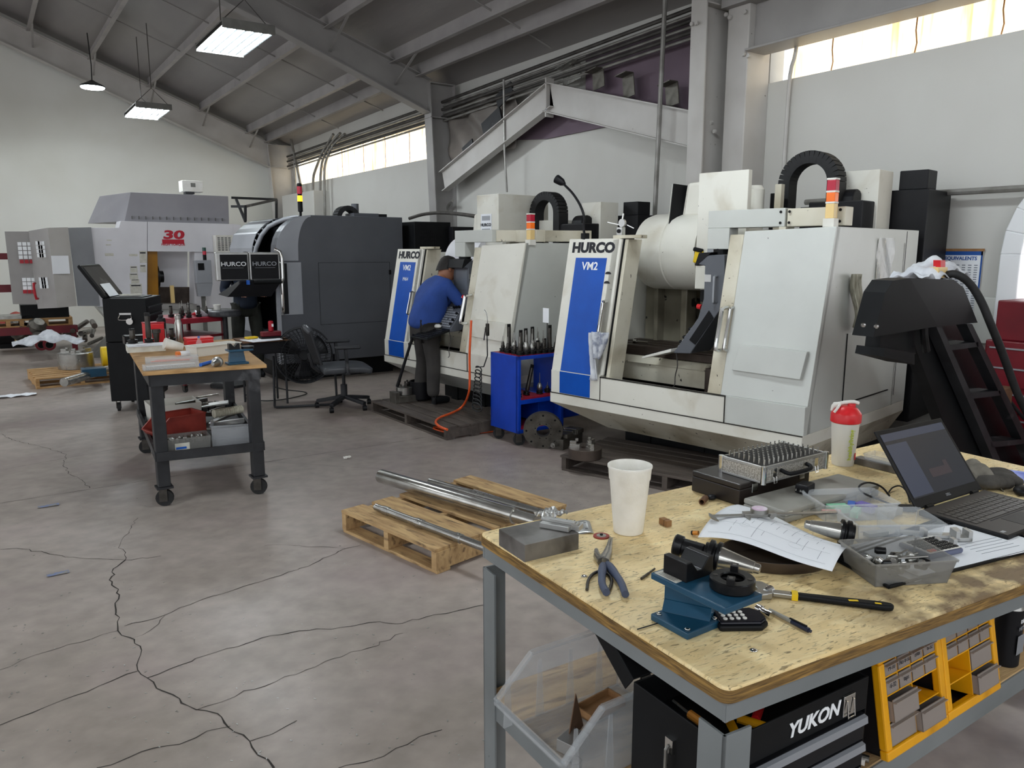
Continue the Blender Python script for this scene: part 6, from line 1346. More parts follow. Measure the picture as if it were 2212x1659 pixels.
# ---- steel block and parts on it
Nn, Rr_, Lf = B(1133,1215), B(1250,1187), B(1072,1178); a = ang(Nn, Rr_); w_ = (Rr_-Nn).length; dl = (Lf-Nn).length
t = thing('steel_block', 'heavy ground steel block at the left corner of the plywood bench', 'block', Nn, a); MB().box(0,w_,0,dl*.97,0,.042).build('block_body', M['block'], t, bevel=.0012)
def onblk(x, y): return Nn+Vector((math.cos(a)*x-math.sin(a)*y, math.sin(a)*x+math.cos(a)*y, .0425))
t = thing('machined_part', 'silver stepped machined part lying on the steel block', 'machined part', Z(1190,1136,.9927), a-1.0)
MB().prism([(-.02,-.022),(.055,-.022),(.055,-.004),(.075,-.004),(.075,.022),(-.02,.022)], 'z', 0, .012).build('lower_plate', M['alu'], t, bevel=.0008)
MB().box(-.025,.07,-.004,.014,.012,.018).box(.0,.065,-.010,.004,.018,.022).build('upper_plate', M['alu'], t, bevel=.0008)
for x in (.01,.04,.06): MB().cone((x,.004,.018),(x,.004,.0225),.0018,n=8).build('hole', M['ink'], t)
MB().cone((-.02,.005,.018),(-.02,.005,.032),.0012,n=6).build('pin', M['bright'], t)
t = bench('printed_foil', 'square silver printed foil wrapper beside the steel block', 'foil', 1248, 1140, a-.5); MB().grid(8, 8, lambda u, v: (-.035+.07*u, -.045+.09*v, .002+.002*math.sin(u*9+v*7))).build('foil_sheet', M['alu'], t, smooth=True, solid=.0008)
for i in range(6): MB().cbox((-.02+.02*(i%3), -.02+.04*(i//3), .0055), (.007,.003,.0005)).build('print_mark', M['ink'], t)
t = bench('crumpled_foil', 'crumpled silver foil behind the steel block', 'foil', 1190, 1122, .2); rr_ = random.Random(2); MB().grid(12, 10, lambda u, v: (-.035+.07*u, -.03+.06*v, .012+.012*rr_.random())).build('foil_sheet', M['alu'], t, solid=.0006)
t = bench('sanding_disc', 'small brown sanding disc beside the foam cup', 'disc', 1299, 1159); MB().cone((0,0,0),(0,0,.003),.020,n=28).build('abrasive', M['rbin'], t); MB().cone((0,0,.003),(0,0,.0038),.012,n=24).build('grey_face', M['case'], t); MB().cone((0,0,.0038),(0,0,.007),.004,n=10).build('stud', M['black'], t)
# ---- foam cup
cr_ = .0375; t = bench('foam_cup', 'large white foam cup standing on the plywood bench', 'cup', 1357, 1148)
MB().lathe([(.030,.006),(.034,0),(.0365,.001),(.0375,.004),(.0495,.138),(.0515,.140),(.0535,.166),(.0555,.169),(.0555,.174),(.0530,.1745),(.051,.168),(.047,.138),(.035,.01),(.0,.009)], n=64, close=False).build('cup_body', M['foam'], t, smooth=50)
MB().lathe([(0,.0),(.033,.0005)], n=32, close=False).build('cup_base', M['foam'], t)
# pliers
def arm2(b, pts, wd, th):
    for (p, q) in zip(pts[:-1], pts[1:]): b.bar(p, q, wd, th)
ta = B(1318,1157); tb = B(1305,1212); t = thing('long_nose_pliers', 'long-nose pliers with blue-grey handles lying on the plywood bench', 'pliers', tb, 0)
rel = lambda px, py, h=.008: B(px,py,h)-tb
MB().tube([rel(1318,1160,.004), rel(1313,1180), rel(1308,1195,.009), rel(1300,1210,.009)], [.002,.004,.007,.010], 8).build('jaw', M['metal'], t, smooth=50)
MB().tube([rel(1322,1162,.004), rel(1319,1180), rel(1316,1196,.009), rel(1308,1214,.009)], [.002,.004,.007,.010], 8).build('jaw', M['metal'], t, smooth=50)
MB().tube([rel(1288,1188), rel(1290,1202), rel(1300,1214)], [.005,.009,.011], 8).build('cutter_head', M['metal'], t, smooth=50)
MB().cone(rel(1302,1206,.012), rel(1302,1206,.016), .006, n=16).build('pivot', M['dmetal'], t)
MB().tube([rel(1303,1220,.009), rel(1300,1240,.01), rel(1300,1262,.01), rel(1310,1280,.01)], [.007,.0095,.0095,.008], 10, 1).build('handle', M['gripb'] if 'gripb' in M else pm('grip_blue', '4b546c', '3e465a', .55, scale=12), t, smooth=60)
MB().tube([rel(1312,1218,.009), rel(1328,1238,.01), rel(1342,1258,.01), rel(1351,1284,.01)], [.007,.0095,.0095,.008], 10, 1).build('handle', pm('grip_blue2', '4b546c', '3e465a', .55, scale=12), t, smooth=60)
t = thing('slip_pliers', 'small bent steel pliers under the blue-grey handled pliers', 'pliers', B(1285,1250), 0); tb2 = B(1285,1250)
MB().tube([B(1300,1232,.005)-tb2, B(1282,1238,.005)-tb2, B(1270,1252,.005)-tb2, B(1268,1274,.004)-tb2], .0035, 8, 2).build('handle', M['dmetal'], t, smooth=60); MB().tube([B(1306,1234,.005)-tb2, B(1322,1248,.005)-tb2, B(1320,1268,.005)-tb2, B(1308,1284,.005)-tb2], .0035, 8, 2).build('handle', M['dmetal'], t, smooth=60)
# small loose things
t = bench('wooden_block', 'small tan wooden block between the cup and the drawing', 'block', 1437, 1134, ang(B(1421,1130),B(1445,1142))); MB().cbox((0,0,.008), (.032,.017,.016)).build('block_body', M['kraft'], t, bevel=.001); MB().box(.004,.0055,-.009,.009,0,.0165).build('groove', M['card'], t)
bat = bench('battery', 'copper-topped battery standing in front of the tan block', 'battery', 1494, 1156, 0); MB().cone((0,0,0),(0,0,.018),.0055,n=16).build('sleeve', M['teeth'], bat, smooth=30); MB().cone((0,0,.0),(0,0,.004),.0057,n=16).build('black_band', M['black'], bat); MB().cone((0,0,.018),(0,0,.0195),.002,n=10).build('terminal', M['chrome'], bat); bat.rotation_euler = (R(78),0,R(20)); bat.location.z += .006
t = bench('rubber_sleeve', 'short brown rubber sleeve lying by the dark case', 'sleeve', 1520, 1080, ang(B(1510,1088),B(1528,1068)), .009); MB().lathe([(.006,-.02),(.009,-.02),(.009,.02),(.006,.02)], (0,0,0), (1,0,0), 20, False).build('sleeve_body', M['rbin'] if False else M['card'], t, smooth=30)
t = bench('rubber_plug', 'small dark cap next to the brown sleeve', 'cap', 1537, 1080); MB().sphere((0,0,.008), .013, 12, (1.2,1,.6)).build('cap_body', M['black2'], t, smooth=True)
t = bench('small_rod', 'thin dark drill rod on the bench left of the teal fixture', 'rod', 1399, 1240, ang(B(1381,1254),B(1418,1226)), .003); MB().cone((-.03,0,0),(.005,0,0),.003,n=10).cone((.005,0,0),(.035,0,0),.0022,n=10).build('rod_body', M['dmetal'], t, smooth=30)
t = bench('wire_piece', 'short black wire sticking out under the teal fixture', 'wire', 1395, 1354, ang(B(1375,1361),B(1412,1350)), .002); MB().cone((-.02,0,0),(.03,0,0),.0012,n=6).build('wire_body', M['rubber'], t)
# ---- dark case, aluminium pin case
t = thing('instrument_case', 'dark brown hard case under the aluminium case of gauge pins', 'case', (1.665,1.325,.9505), R(1)); MB().box(0,.325,0,.172,0,.046).build('lower_half', M['dcase'], t, bevel=.003); MB().box(0,.325,0,.172,.0465,.062).build('lid', M['dcase'], t, bevel=.003)
for x in (.05,.27): MB().box(x,x+.025,-.004,0,.03,.056).build('catch', M['chrome'], t, bevel=.001)
t = thing('pin_case', 'open aluminium case filled with standing gauge pins', 'case', (1.718,1.290,1.0135), R(0)); 
MB().box(0,.285,0,.148,0,.044).box(.004,.281,.004,.144,.044,.046).build('shell', M['dots'], t, bevel=.004)
MB().box(.004,.281,.004,.144,.045,.0475).build('foam_insert', M['black2'], t)
b = MB()
for (x0,x1,y0,y1) in ((0,.285,-.001,.004),(0,.285,.144,.149),(-.001,.004,0,.148),(.281,.286,0,.148)): b.box(x0,x1,y0,y1,.040,.049); b.box(x0,x1,y0,y1,-.0005,.006)
b.build('edge_trim', M['alu'], t, bevel=.001)
for (x,y) in ((0,0),(.285,0),(0,.148),(.285,.148)): MB().cone((x,y,-.001),(x,y,.05),.008,n=12).build('corner_cap', M['chrome'], t, smooth=30)
for i in range(13):
    for j in range(8):
        if len([1 for c in t.children if c.name.startswith('gauge_pin')]) >= 100: continue
        x, y = .018+.0205*i, .014+.0172*j; MB().cone((x,y,.047),(x+.001,y,.047+.016),.0014+.00012*(13-i),n=8).build('gauge_pin', M['bright'], t)
b = MB()
for i in range(12):
    for j in range(7): b.cone((.028+.0205*i,.0226+.0172*j,.047),(.028+.0205*i,.0226+.0172*j,.061),.0013,n=6)
tag(b.build('short_gauge_pins', M['metal'], t), kind='stuff')
MB().tube([(.07,-.004,.03),(.07,-.022,.026),(.085,-.028,.022),(.17,-.028,.022),(.185,-.022,.026),(.185,-.004,.03)], .006, 8, 1).build('handle', M['black'], t, smooth=50)
for x in (.035,.225): MB().box(x,x+.016,-.005,-.001,.012,.040).build('latch', M['chrome'], t); MB().tube([(x+.002,-.006,.016),(x+.002,-.009,-.002),(x+.014,-.009,-.002),(x+.014,-.006,.016)], .0012, 5).build('latch_loop', M['chrome'], t)
# ---- grey case, charger
t = thing('grey_case', 'long grey plastic measuring-tool case in front of the dark case', 'case', (1.648,1.165,.9505), R(-1)); MB().box(0,.425,0,.135,0,.018).build('lower_half', M['case'], t, bevel=.004); MB().box(0,.425,0,.135,.0185,.034).build('lid', M['case'], t, bevel=.005)
MB().box(.07,.10,-.004,0,.010,.024).build('catch', M['case'], t, bevel=.001); MB().box(.31,.34,-.004,0,.010,.024).build('catch', M['case'], t, bevel=.001); MB().box(.002,.03,-.001,.0,.022,.031).build('barcode_label', M['paperl'], t); MB().box(-.0008,0,.02,.10,.006,.014).build('lettering_patch', M['paperl'], t)
t = thing('charger', 'small black plug charger lying on the grey case', 'charger', (1.83,1.235,.9855), .2); MB().cbox((0,0,.013), (.052,.036,.026)).build('charger_body', M['black2'], t, bevel=.004)
for s in (-.006,.006): MB().box(-.045,-.026,s-.001,s+.001,.012,.018).build('prong', M['chrome'], t)
# ---- drawing on paper, tray under it
Pc = [Z(1503,1177,.985), Z(1640,1205,.99), Z(1785,1250,.992), Z(1845,1180,.975), Z(1730,1130,.965), Z(1600,1080,.962)]
t = thing('metal_tray', 'dark oiled metal tray under the curled drawing', 'tray', (1.43,1.02,.9505), R(-33)); 
MB().lathe([(.03,0),(.075,.001),(.088,.02),(.09,.03),(.087,.03),(.072,.006),(.0,.005)], n=36, close=False).build('tray_body', M['brown'], t, smooth=50); t.scale = (1.45,.95,1)
pt = thing('drawing_sheet', 'large white curled paper with a mechanical drawing on the bench', 'paper', (1.5,1.07,0), 0)
def bez(u, v):
    top = [Vector((1.345,1.185,.975)), Vector((1.50,1.27,1.0)), Vector((1.665,1.325,.956))]
    bot = [Vector((1.400,.868,.990)), Vector((1.50,.905,1.02)), Vector((1.61,.955,.965))]
    q = lambda P, u: P[0]*(1-u)**2+P[1]*2*u*(1-u)+P[2]*u*u
    p = q(bot, u).lerp(q(top, u), v); p.z += .012*math.sin(v*math.pi)*(1-u)*1-.006*math.sin(v*math.pi*2); return p-Vector((1.5,1.07,0))
MB().grid(24, 24, lambda u, v: bez(u, v)).build('sheet', M['paper'], pt, smooth=True, solid=.0005)
b = MB(); rd2 = random.Random(4)
def ln(u0, v0, u1, v1, w=.0009):
    n = 10; L_ = []; R_ = []
    for i in range(n+1):
        p = bez(u0+(u1-u0)*i/n, v0+(v1-v0)*i/n)+Vector((0,0,.0009)); q = bez(u0+(u1-u0)*i/n+w*3*(v1 != v0), v0+(v1-v0)*i/n+w*3*(v1 == v0))+Vector((0,0,.0009)); L_.append(p); R_.append(q)
    b.add(L_+R_, [(i, i+1, n+2+i, n+1+i) for i in range(n)])
for v in (.12,.18,.24,.3,.36,.42,.48,.54,.6,.66,.72,.78): 
    for k in range(3): u0 = rd2.uniform(.08,.8); ln(u0, v, min(.95, u0+rd2.uniform(.04,.25)), v)
for u in (.08,.94,.3,.62): ln(u, .06, u, .94)
for cu, cv, rr in ((.25,.3,.05),(.6,.25,.05),(.3,.7,.04),(.72,.72,.05)):
    for i in range(14): ln(cu+rr*math.cos(i*.45), cv+rr*math.sin(i*.45), cu+rr*math.cos(i*.45+.45), cv+rr*math.sin(i*.45+.45)+.0001, .0007)
b.build('drawing_lines', M['inkg'], pt)
# ---- dial caliper
c0_, c1_ = Vector((1.43,1.225,.985)), Vector((1.70,1.055,1.0)); t = thing('dial_caliper', 'steel dial caliper lying across the drawing', 'caliper', c0_, ang(c0_, c1_)); Lc = (c1_-c0_).length
t.rotation_euler = (0, -.02, ang(c0_, c1_))
MB().box(0,Lc,-.007,.007,.012,.015).build('beam', M['metal'], t); MB().prism([(0,-.007),(.012,-.007),(.012,-.036),(.002,-.02)], 'z', .012,.015).prism([(0,.007),(.010,.007),(.004,.022)], 'z', .012,.015).build('fixed_jaw', M['metal'], t)
MB().prism([(.085,-.012),(.165,-.012),(.165,.012),(.085,.012)], 'z', .010,.020).prism([(.085,-.012),(.10,-.012),(.088,-.04)], 'z', .011,.016).build('slider', M['metal'], t, bevel=.001)
MB().cone((.125,.0,.02),(.125,0,.030),.022,n=36).build('dial_rim', M['metal'], t, smooth=30); MB().cone((.125,0,.030),(.125,0,.0306),.019,n=32).build('dial_face', pm('dial_face', 'd8b8d4', 'e8e0ea', .2, scale=60), t); MB().cone((.15,-.014,.014),(.15,-.02,.014),.006,n=12).build('thumb_wheel', M['metal'], t)
# ---- tapered holders
def taper_holder(label, loc, d, s=1.0, front='flange'):
    t = thing('tool_holder', label, 'tool holder', loc); d = Vector(d).normalized()
    MB().lathe([(.006*s,-.078*s),(.010*s,-.076*s),(.011*s,-.066*s),(.0125*s,-.065*s),(.0222*s,0),(.0225*s,.002*s)], (0,0,0), d, 32).build('taper', M['bright'], t, smooth=25)
    MB().lathe([(.022*s,.002*s),(.031*s,.003*s),(.0315*s,.009*s),(.026*s,.012*s),(.026*s,.015*s),(.0315*s,.018*s),(.0315*s,.026*s),(.024*s,.028*s),(.024*s,.034*s)], (0,0,0), d, 36).build('flange', M['bmetal'], t, smooth=25)
    return t
taper_holder('tapered chrome tool holder lying beside the caliper and the clear bin', Vector((1.635,1.005,.984)), (.55,-.72,-.12), 1.0)
# ---- clear bins
t = tray('parts_bin', 'clear bin with green, blue and purple plastic pieces in front of the grey case', 'bin', Vector((1.86,1.12,.951)), R(-28), .19, .115, .045, 'clearp', .002, .006, lip=.006)
for k, (x, y, c, s_) in enumerate(((-.03,.0,'gplas',(.055,.03,.02)),(.02,.02,'bplas',(.04,.02,.015)),(.05,.0,'pplas',(.05,.03,.02)),(-.06,-.02,'pinkp',(.05,.01,.01)),(-.0,-.035,'gplas',(.05,.02,.018)))): MB().cbox((x,y,.015), s_, rz=k).build('plastic_piece', M[c], t, bevel=.002)
t = tray('parts_bin', 'clear divided bin in front of the laptop', 'bin', Vector((1.80,.975,.951)), R(-33), .20, .11, .045, 'clearp', .002, .006, 1, lip=.006)
MB().cbox((-.04,-.02,.01), (.06,.02,.01), rz=.3).cbox((.04,-.02,.01), (.05,.02,.01), rz=-.3).build('grey_piece', M['case'], t)
t = tray('parts_bin', 'grey-tinted clear bin of steel collets at the front of the bench', 'bin', Vector((1.585,.835,.951)), R(-27), .165, .115, .052, 'smoke', .003, .010, lip=.005)
rcx = random.Random(8)
for k in range(22):
    x, y, z = rcx.uniform(-.055,.055), rcx.uniform(-.035,.035), .016+.0012*k; d = Vector((rcx.uniform(-1,1), rcx.uniform(-1,1), rcx.uniform(-.2,.3))).normalized()
    MB().lathe([(.004,-.012),(.0075,-.011),(.0085,.006),(.0085,.008),(.006,.012),(.004,.012)], (x,y,z), d, 14).build('collet', M['metal' if k % 3 else 'bmetal'], t, smooth=30)
for k in range(3): MB().cone((-.05+.02*k,-.02,.036+.004*k),(.04+.01*k,.02-.02*k,.045),.0022,n=8).build('drill_bit', M['metal'], t)
# ---- clipboard tray with papers, calculator, aluminium bits
cq = [Vector((1.50,.80,0)), Vector((2.03,.71,0)), Vector((2.10,.95,0)), Vector((1.545,.965,0))]; c00 = sum(cq, Vector())/4; c00.z = .9505
t = thing('document_tray', 'black wire document tray with drawings beneath the calculator', 'tray', c00)
qq = [c-Vector((c00.x,c00.y,0)) for c in cq]
MB().prism([tuple(c.to_2d()) for c in qq], 'z', 0, .002).build('base', M['black'], t)
for i in range(4): MB().bar(qq[i]+Vector((0,0,.005)), qq[(i+1)%4]+Vector((0,0,.005)), .006, .007).build('rim_bar', M['black'], t, bevel=.002)
for k in (.08,.16): MB().bar(qq[3].lerp(qq[0],k)+Vector((0,0,.009)), qq[2].lerp(qq[1],k)+Vector((0,0,.009)), .004).build('wire', M['black'], t)
for k, (dz, rz, lb_) in enumerate(((.0035,.03,'white drawing sheet lying in the black tray, under the calculator'),(.0075,-.04,'upper white drawing sheet in the black tray beside the collet bin'))):
    o = thing('drawing_sheet', lb_, 'paper', (c00.x-.0+.03*k,c00.y-.01*k,.9505+dz), R(-9)+rz); MB().box(-.21,.22,-.10,.09,0,.001).build('sheet', M['paper'], o)
    for j in range(5): MB().box(.03,.16,-.07+.014*j,-.0695+.014*j+.001,.001,.0013).build('drawing_line', M['inkg'], o)
t = thing('calculator', 'scientific calculator with blue-grey body on the drawing sheets', 'calculator', Vector((1.765,.85,.9605)), R(-12)); MB().box(-.06,.05,-.045,.04,0,.013).build('calculator_body', pm('calc_body', '5a6078', None, .4), t, bevel=.005); MB().box(-.056,.046,-.041,.036,.013,.015).build('face_plate', M['wplas'], t, bevel=.001)
for i in range(8):
    for j in range(5): MB().box(-.05+.0118*i,-.0415+.0118*i,-.037+.0135*j,-.028+.0135*j,.015,.0175).build('key', M['redp'] if (i, j) in ((1,0),) else M['orangep'] if (i, j) == (0,0) else M['black2'], t)
for k, (px, py, s_, lb_) in enumerate(((2030,1160,(.09,.022,.022),'longer machined aluminium bracket in front of the laptop'),(2075,1165,(.04,.03,.025),'short machined aluminium bracket in front of the laptop'),(2042,1178,(.045,.02,.018),'small aluminium block leaning before the two brackets'))):
    p = B(px,py,.012); t = thing('aluminium_bracket', lb_, 'bracket', p, R(-35)); b = MB(); x, y, z = s_; b.box(-x/2,x/2,-y/2,y/2,0,z*.35).box(-x/2,-x/2+.01,-y/2,y/2,0,z).box(x/2-.01,x/2,-y/2,y/2,0,z); b.build('bracket_body', M['alu'], t, bevel=.001)
# ---- laptop
t = thing('laptop', 'open black laptop with dark screen at the back of the bench', 'laptop', (1.99,1.0,.9505), R(-2))
MB().box(0,.333,-.222,0,.004,.018).build('base', M['lap'], t, bevel=.003); MB().box(.004,.329,-.218,-.004,.018,.0188).build('deck', M['lapd'], t)
rows = 6; kb = MB()
for j in range(rows):
    for i in range(14 if j != 5 else 9):
        x = .022+.0207*i; wd = .0185
        if j == 5 and i >= 3: x += .0; 
        if j == 5 and i == 3: wd = .10
        if j == 5 and i > 3: x = .022+.0207*(i+4)
        y = -.122+.0168*j if j < 5 else -.036
        y = -.036-.0172*(j) if True else y
        MB().box(x,x+wd,y-.0145,y,.0188,.0200).build('key', M['key'], t)
MB().box(.115,.215,-.213,-.150,.0188,.0192).build('touchpad', M['black2'], t); MB().box(.075,.31,-.146,-.143,.0188,.0191).build('button_seam', M['ink'], t); MB().box(.012,.028,-.205,-.196,.0188,.0192).build('silver_sticker', M['inks'], t)
s0 = Vector((0,.004,.018)); lid = MB().box(0,.333,0,.006,0,.232).build('screen_lid', M['lap'], t, bevel=.003); lid.location = s0; lid.rotation_euler = (R(-36.5),0,0)
MB().box(.012,.321,-.0006,0,.028,.218).build('display', M['screen'], lid); MB().box(.012,.321,-.0009,-.0006,.196,.218).box(.012,.11,-.0009,-.0006,.032,.186).build('display_toolbar', M['screenl'], lid); MB().box(.14,.24,-.0009,-.0006,.07,.095).box(.22,.24,-.0009,-.0006,.095,.11).build('display_panel', M['screenr'], lid)
text('logo_lettering', 'DELL', .010, M['inks'], lid, (.166,-.0006,.015), (math.pi/2,0,0), .0002, ext=.0001)
for x in (.04,.27): MB().cone((x,.003,.018),(x+.03,.003,.018),.006,n=12).build('hinge', M['black'], t)
tag(MB().tube([B(1948,1098,.01), B(1900,1080,.02), B(1862,1065,.035), B(1852,1050,.05), B(1875,1040,.05), B(1905,1050,.03), B(1922,1072,.004)], .0028, 8, 2).build('laptop_cable', M['rubber'], smooth=60), 'black cable looping up beside the laptop over the grey case', 'cable')
tag(MB().tube([B(1920,1063,.003), B(1928,1052,.01), B(1945,1048,.015), B(1960,1062,.012), B(1965,1085,.004)], .0022, 8, 2).build('laptop_cable', M['rubber'], smooth=60), 'thin black cable running behind the laptop hinge', 'cable')
t = bench('cable_adapter', 'flat black cable adapter at the left end of the laptop', 'adapter', 1948, 1102, R(-42)); MB().cbox((0,0,.007), (.07,.03,.013)).build('adapter_body', M['lap'], t, bevel=.003)
t = bench('grey_block', 'grey plastic block between the grey case and the adapter', 'block', 1918, 1112, R(-3)); MB().cbox((0,0,.010), (.07,.04,.02)).build('block_body', M['case'], t, bevel=.002)
# ---- shaker bottle, steel bar with tray, gloves, blue pad
t = thing('shaker_bottle', 'frosted shaker bottle with red lid and white spout at the back of the bench', 'bottle', (2.289,1.412,.9505), R(-35))
MB().lathe([(.030,.003),(.033,0),(.0345,.006),(.0435,.145),(.0435,.150),(.041,.150),(.032,.008),(0,.006)], n=48, close=False).build('bottle_body', M['frost'], t, smooth=50)
MB().lathe([(.0445,.143),(.0475,.146),(.0475,.172),(.045,.176),(.035,.190),(.022,.197),(.0,.199)], n=48, close=False).build('lid', M['redp'], t, smooth=40)
MB().cone((.014,0,.185),(.016,0,.205),.014,.012,20).build('spout', M['redp'], t, smooth=30)
MB().tube([(-.044,.012,.178),(-.035,.016,.195),(-.02,.0,.207),(.02,0,.212),(.038,0,.206)], [.004,.005,.008,.011,.006], 8, 1).build('carry_loop', M['wplas'], t, smooth=50); MB().tube([(-.044,-.012,.178),(-.035,-.016,.195),(-.02,.0,.207)], .0045, 8, 1).build('carry_loop', M['wplas'], t, smooth=50)
o = text('side_lettering', 'healthyliving', .021, M['inky'], t, (.0,0,.085), (math.pi/2,0,0), .0004, ext=.0002); 
me = o.data
for vv in me.vertices:   # wrap the print around the bottle, reading upwards
    u, h_ = vv.co.x, vv.co.y; z_ = .075+u; rr = .0365+.009*(z_/.15)+.0008+vv.co.z; a_ = -1.05-h_/.04*-1*-1; a_ = -1.45-h_/.042
    vv.co = Vector((math.cos(a_)*rr, math.sin(a_)*rr, z_))
o.location = (0,0,0); o.rotation_euler = (0,0,0)
b = MB(); b.add([(math.cos(-.88+.28*i)*.0385, math.sin(-.88+.28*i)*.0385, z) for z in (.022,.045) for i in range(2)], [(0,1,3,2)]); b.build('red_logo', M['redp'], t, solid=.0006)
t = thing('steel_bar', 'flat grey steel bar along the right end of the bench behind the laptop', 'bar', (2.335,1.395,.9505), R(-90)); MB().box(0,.235,-.01,.03,0,.022).build('bar_body', M['block'], t, bevel=.001)
tray('small_tray', 'small clear plastic tray on the steel bar behind the laptop', 'tray', Vector((2.36,1.30,.973)), R(-90), .12, .06, .02, 'clearp', .002, .004)
t = bench('coin_washer', 'dark washer on the bench by the steel bar', 'washer', 1871, 1004); MB().cone((0,0,0),(0,0,.002),.009,n=20).build('washer_body', M['dmetal'], t)
t = thing('work_glove', 'grey work glove with dark palm bunched at the right of the laptop', 'glove', (2.42,1.06,.9505), R(-50))
rgl = random.Random(6); MB().grid(18, 14, lambda u, v: (-.10+.17*u, -.065+.14*v, .062*math.sin(math.pi*min(1,max(0,u)))**.6*math.sin(math.pi*min(1,max(0,v)))**.6+.010*math.sin(u*17+v*6)+.007*math.cos(v*21+u*8)+.003)).build('glove_cuff', M['glove'], t, smooth=True, solid=.003, sub=1)
for k, (y, z) in enumerate(((-.03,.022),(-.008,.020),(.016,.020),(.04,.022))): skinfig('glove_finger', {'a': (Vector((.04,y*.8,.028)), .018), 'b': (Vector((.085,y,z+.01)), .018), 'c': (Vector((.12,y*1.1,.018)), .015)}, [('a','b'),('b','c')], M['gloved'], t)
t = thing('work_glove', 'second dark work glove folded under the grey one', 'glove', (2.40,1.0,.9505), R(-30)); skinfig('glove_body', {'a': (Vector((-.05,0,.02)), (.035,.02)), 'b': (Vector((.0,.01,.024)), (.04,.022)), 'c': (Vector((.07,.0,.02)), .018)}, [('a','b'),('b','c')], M['gloved'], t)
t = bench('blue_notebook', 'blue and white booklet at the right end of the bench', 'booklet', 2205, 1035, R(20)); MB().box(-.05,.08,-.06,.07,0,.006).build('cover', pm('blue_print', '8f9ee0', '4a62c8', .5, scale=30), t, bevel=.001); MB().box(-.045,.08,-.062,-.058,0,.007).build('spine', M['bplas'], t)
t = bench('computer_mouse', 'black computer mouse at the right edge beside the laptop', 'mouse', 2208, 1068, .3); MB().sphere((0,0,.012), .03, 14, (1.2,.8,.5)).build('mouse_body', M['lap'], t, smooth=True)
# ---- large teal fixture
t = thing('tool_fixture', 'large dark teal tool-clamping fixture at the front left of the bench', 'fixture', (1.038,.934,.9505), R(0))
MB().box(-.047,.048,-.047,.048,0,.014).build('base_plate', M['teal'], t, bevel=.0025)
MB().hexa([(-.022,-.046,.014),(.022,-.046,.014),(.022,.046,.014),(-.022,.046,.014)], [(-.008,-.046,.034),(.008,-.046,.034),(.008,.046,.034),(-.008,.046,.034)]).hexa([(-.008,-.046,.034),(.008,-.046,.034),(.008,.046,.034),(-.008,.046,.034)], [(-.006,-.046,.088),(.006,-.046,.088),(.006,.046,.088),(-.006,.046,.088)]).build('web', M['teal'], t, bevel=.001)
MB().box(-.055,.043,-.135,.043,.088,.101).build('top_plate', M['teal'], t, bevel=.002)
for x, y in ((-.036,.036),(-.036,-.036),(.037,.036),(.037,-.036)): MB().lathe([(.0055,.014),(.005,.0165),(.002,.0175)], (x,y,0), n=14).build('screw', M['chrome'], t, smooth=True)
MB().cbox((-.040,.01,.1014), (.022,.055,.0008)).build('instruction_label', M['paperl'], t)
for k in range(4): MB().cbox((-.047+.0045*k,.01,.1019), (.0009,.04,.0003)).build('label_text', M['ink'], t)
rg_ = MB().lathe([(.020,.101),(.038,.101),(.040,.104),(.040,.120),(.038,.122),(.022,.122),(.020,.120)], (.018,-.088,0), n=48, close=False).build('clamping_ring', M['bmetal'], t, smooth=30)
for a_ in (.6, 3.74): MB().cbox((.018+math.cos(a_)*.031,-.088+math.sin(a_)*.031,.127), (.017,.014,.013), rz=a_).build('drive_key', M['bmetal'], rg_, bevel=.001); MB().cone((.018+math.cos(a_)*.031,-.088+math.sin(a_)*.031,.1335), (.018+math.cos(a_)*.031,-.088+math.sin(a_)*.031,.134), .004, n=10).build('key_screw', M['chrome'], rg_)
for a_ in (2.2, 5.3): MB().cone((.018+math.cos(a_)*.03,-.088+math.sin(a_)*.03,.122), (.018+math.cos(a_)*.03,-.088+math.sin(a_)*.03,.1228), .0045, n=10).build('ring_screw', M['dmetal'], rg_)
MB().prism([(-.036,.101),(.036,.101),(.036,.138),(.022,.138),(.006,.118),(-.006,.118),(-.022,.138),(-.036,.138)], 'y', -.028, .03).build('v_rest', M['bmetal'], t, bevel=.0015)
v_ = t.children[-1]; v_.location = (.018,.012,0); v_.rotation_euler = (0,0,R(-62)+R(90))
hd_ = Vector((.50,-.85,-.13)).normalized(); c_ = Vector((1.105,.955,1.082))
t = taper_holder('tapered tool holder resting in the V of the large teal fixture', Vector((1.118,.925,1.066)), -hd_, .95)
MB().lathe([(.016,.034),(.0175,.036),(.0175,.075),(.021,.076),(.022,.09),(.019,.093)], (0,0,0), -hd_, 28).build('black_shank', M['bmetal'], t, smooth=25)
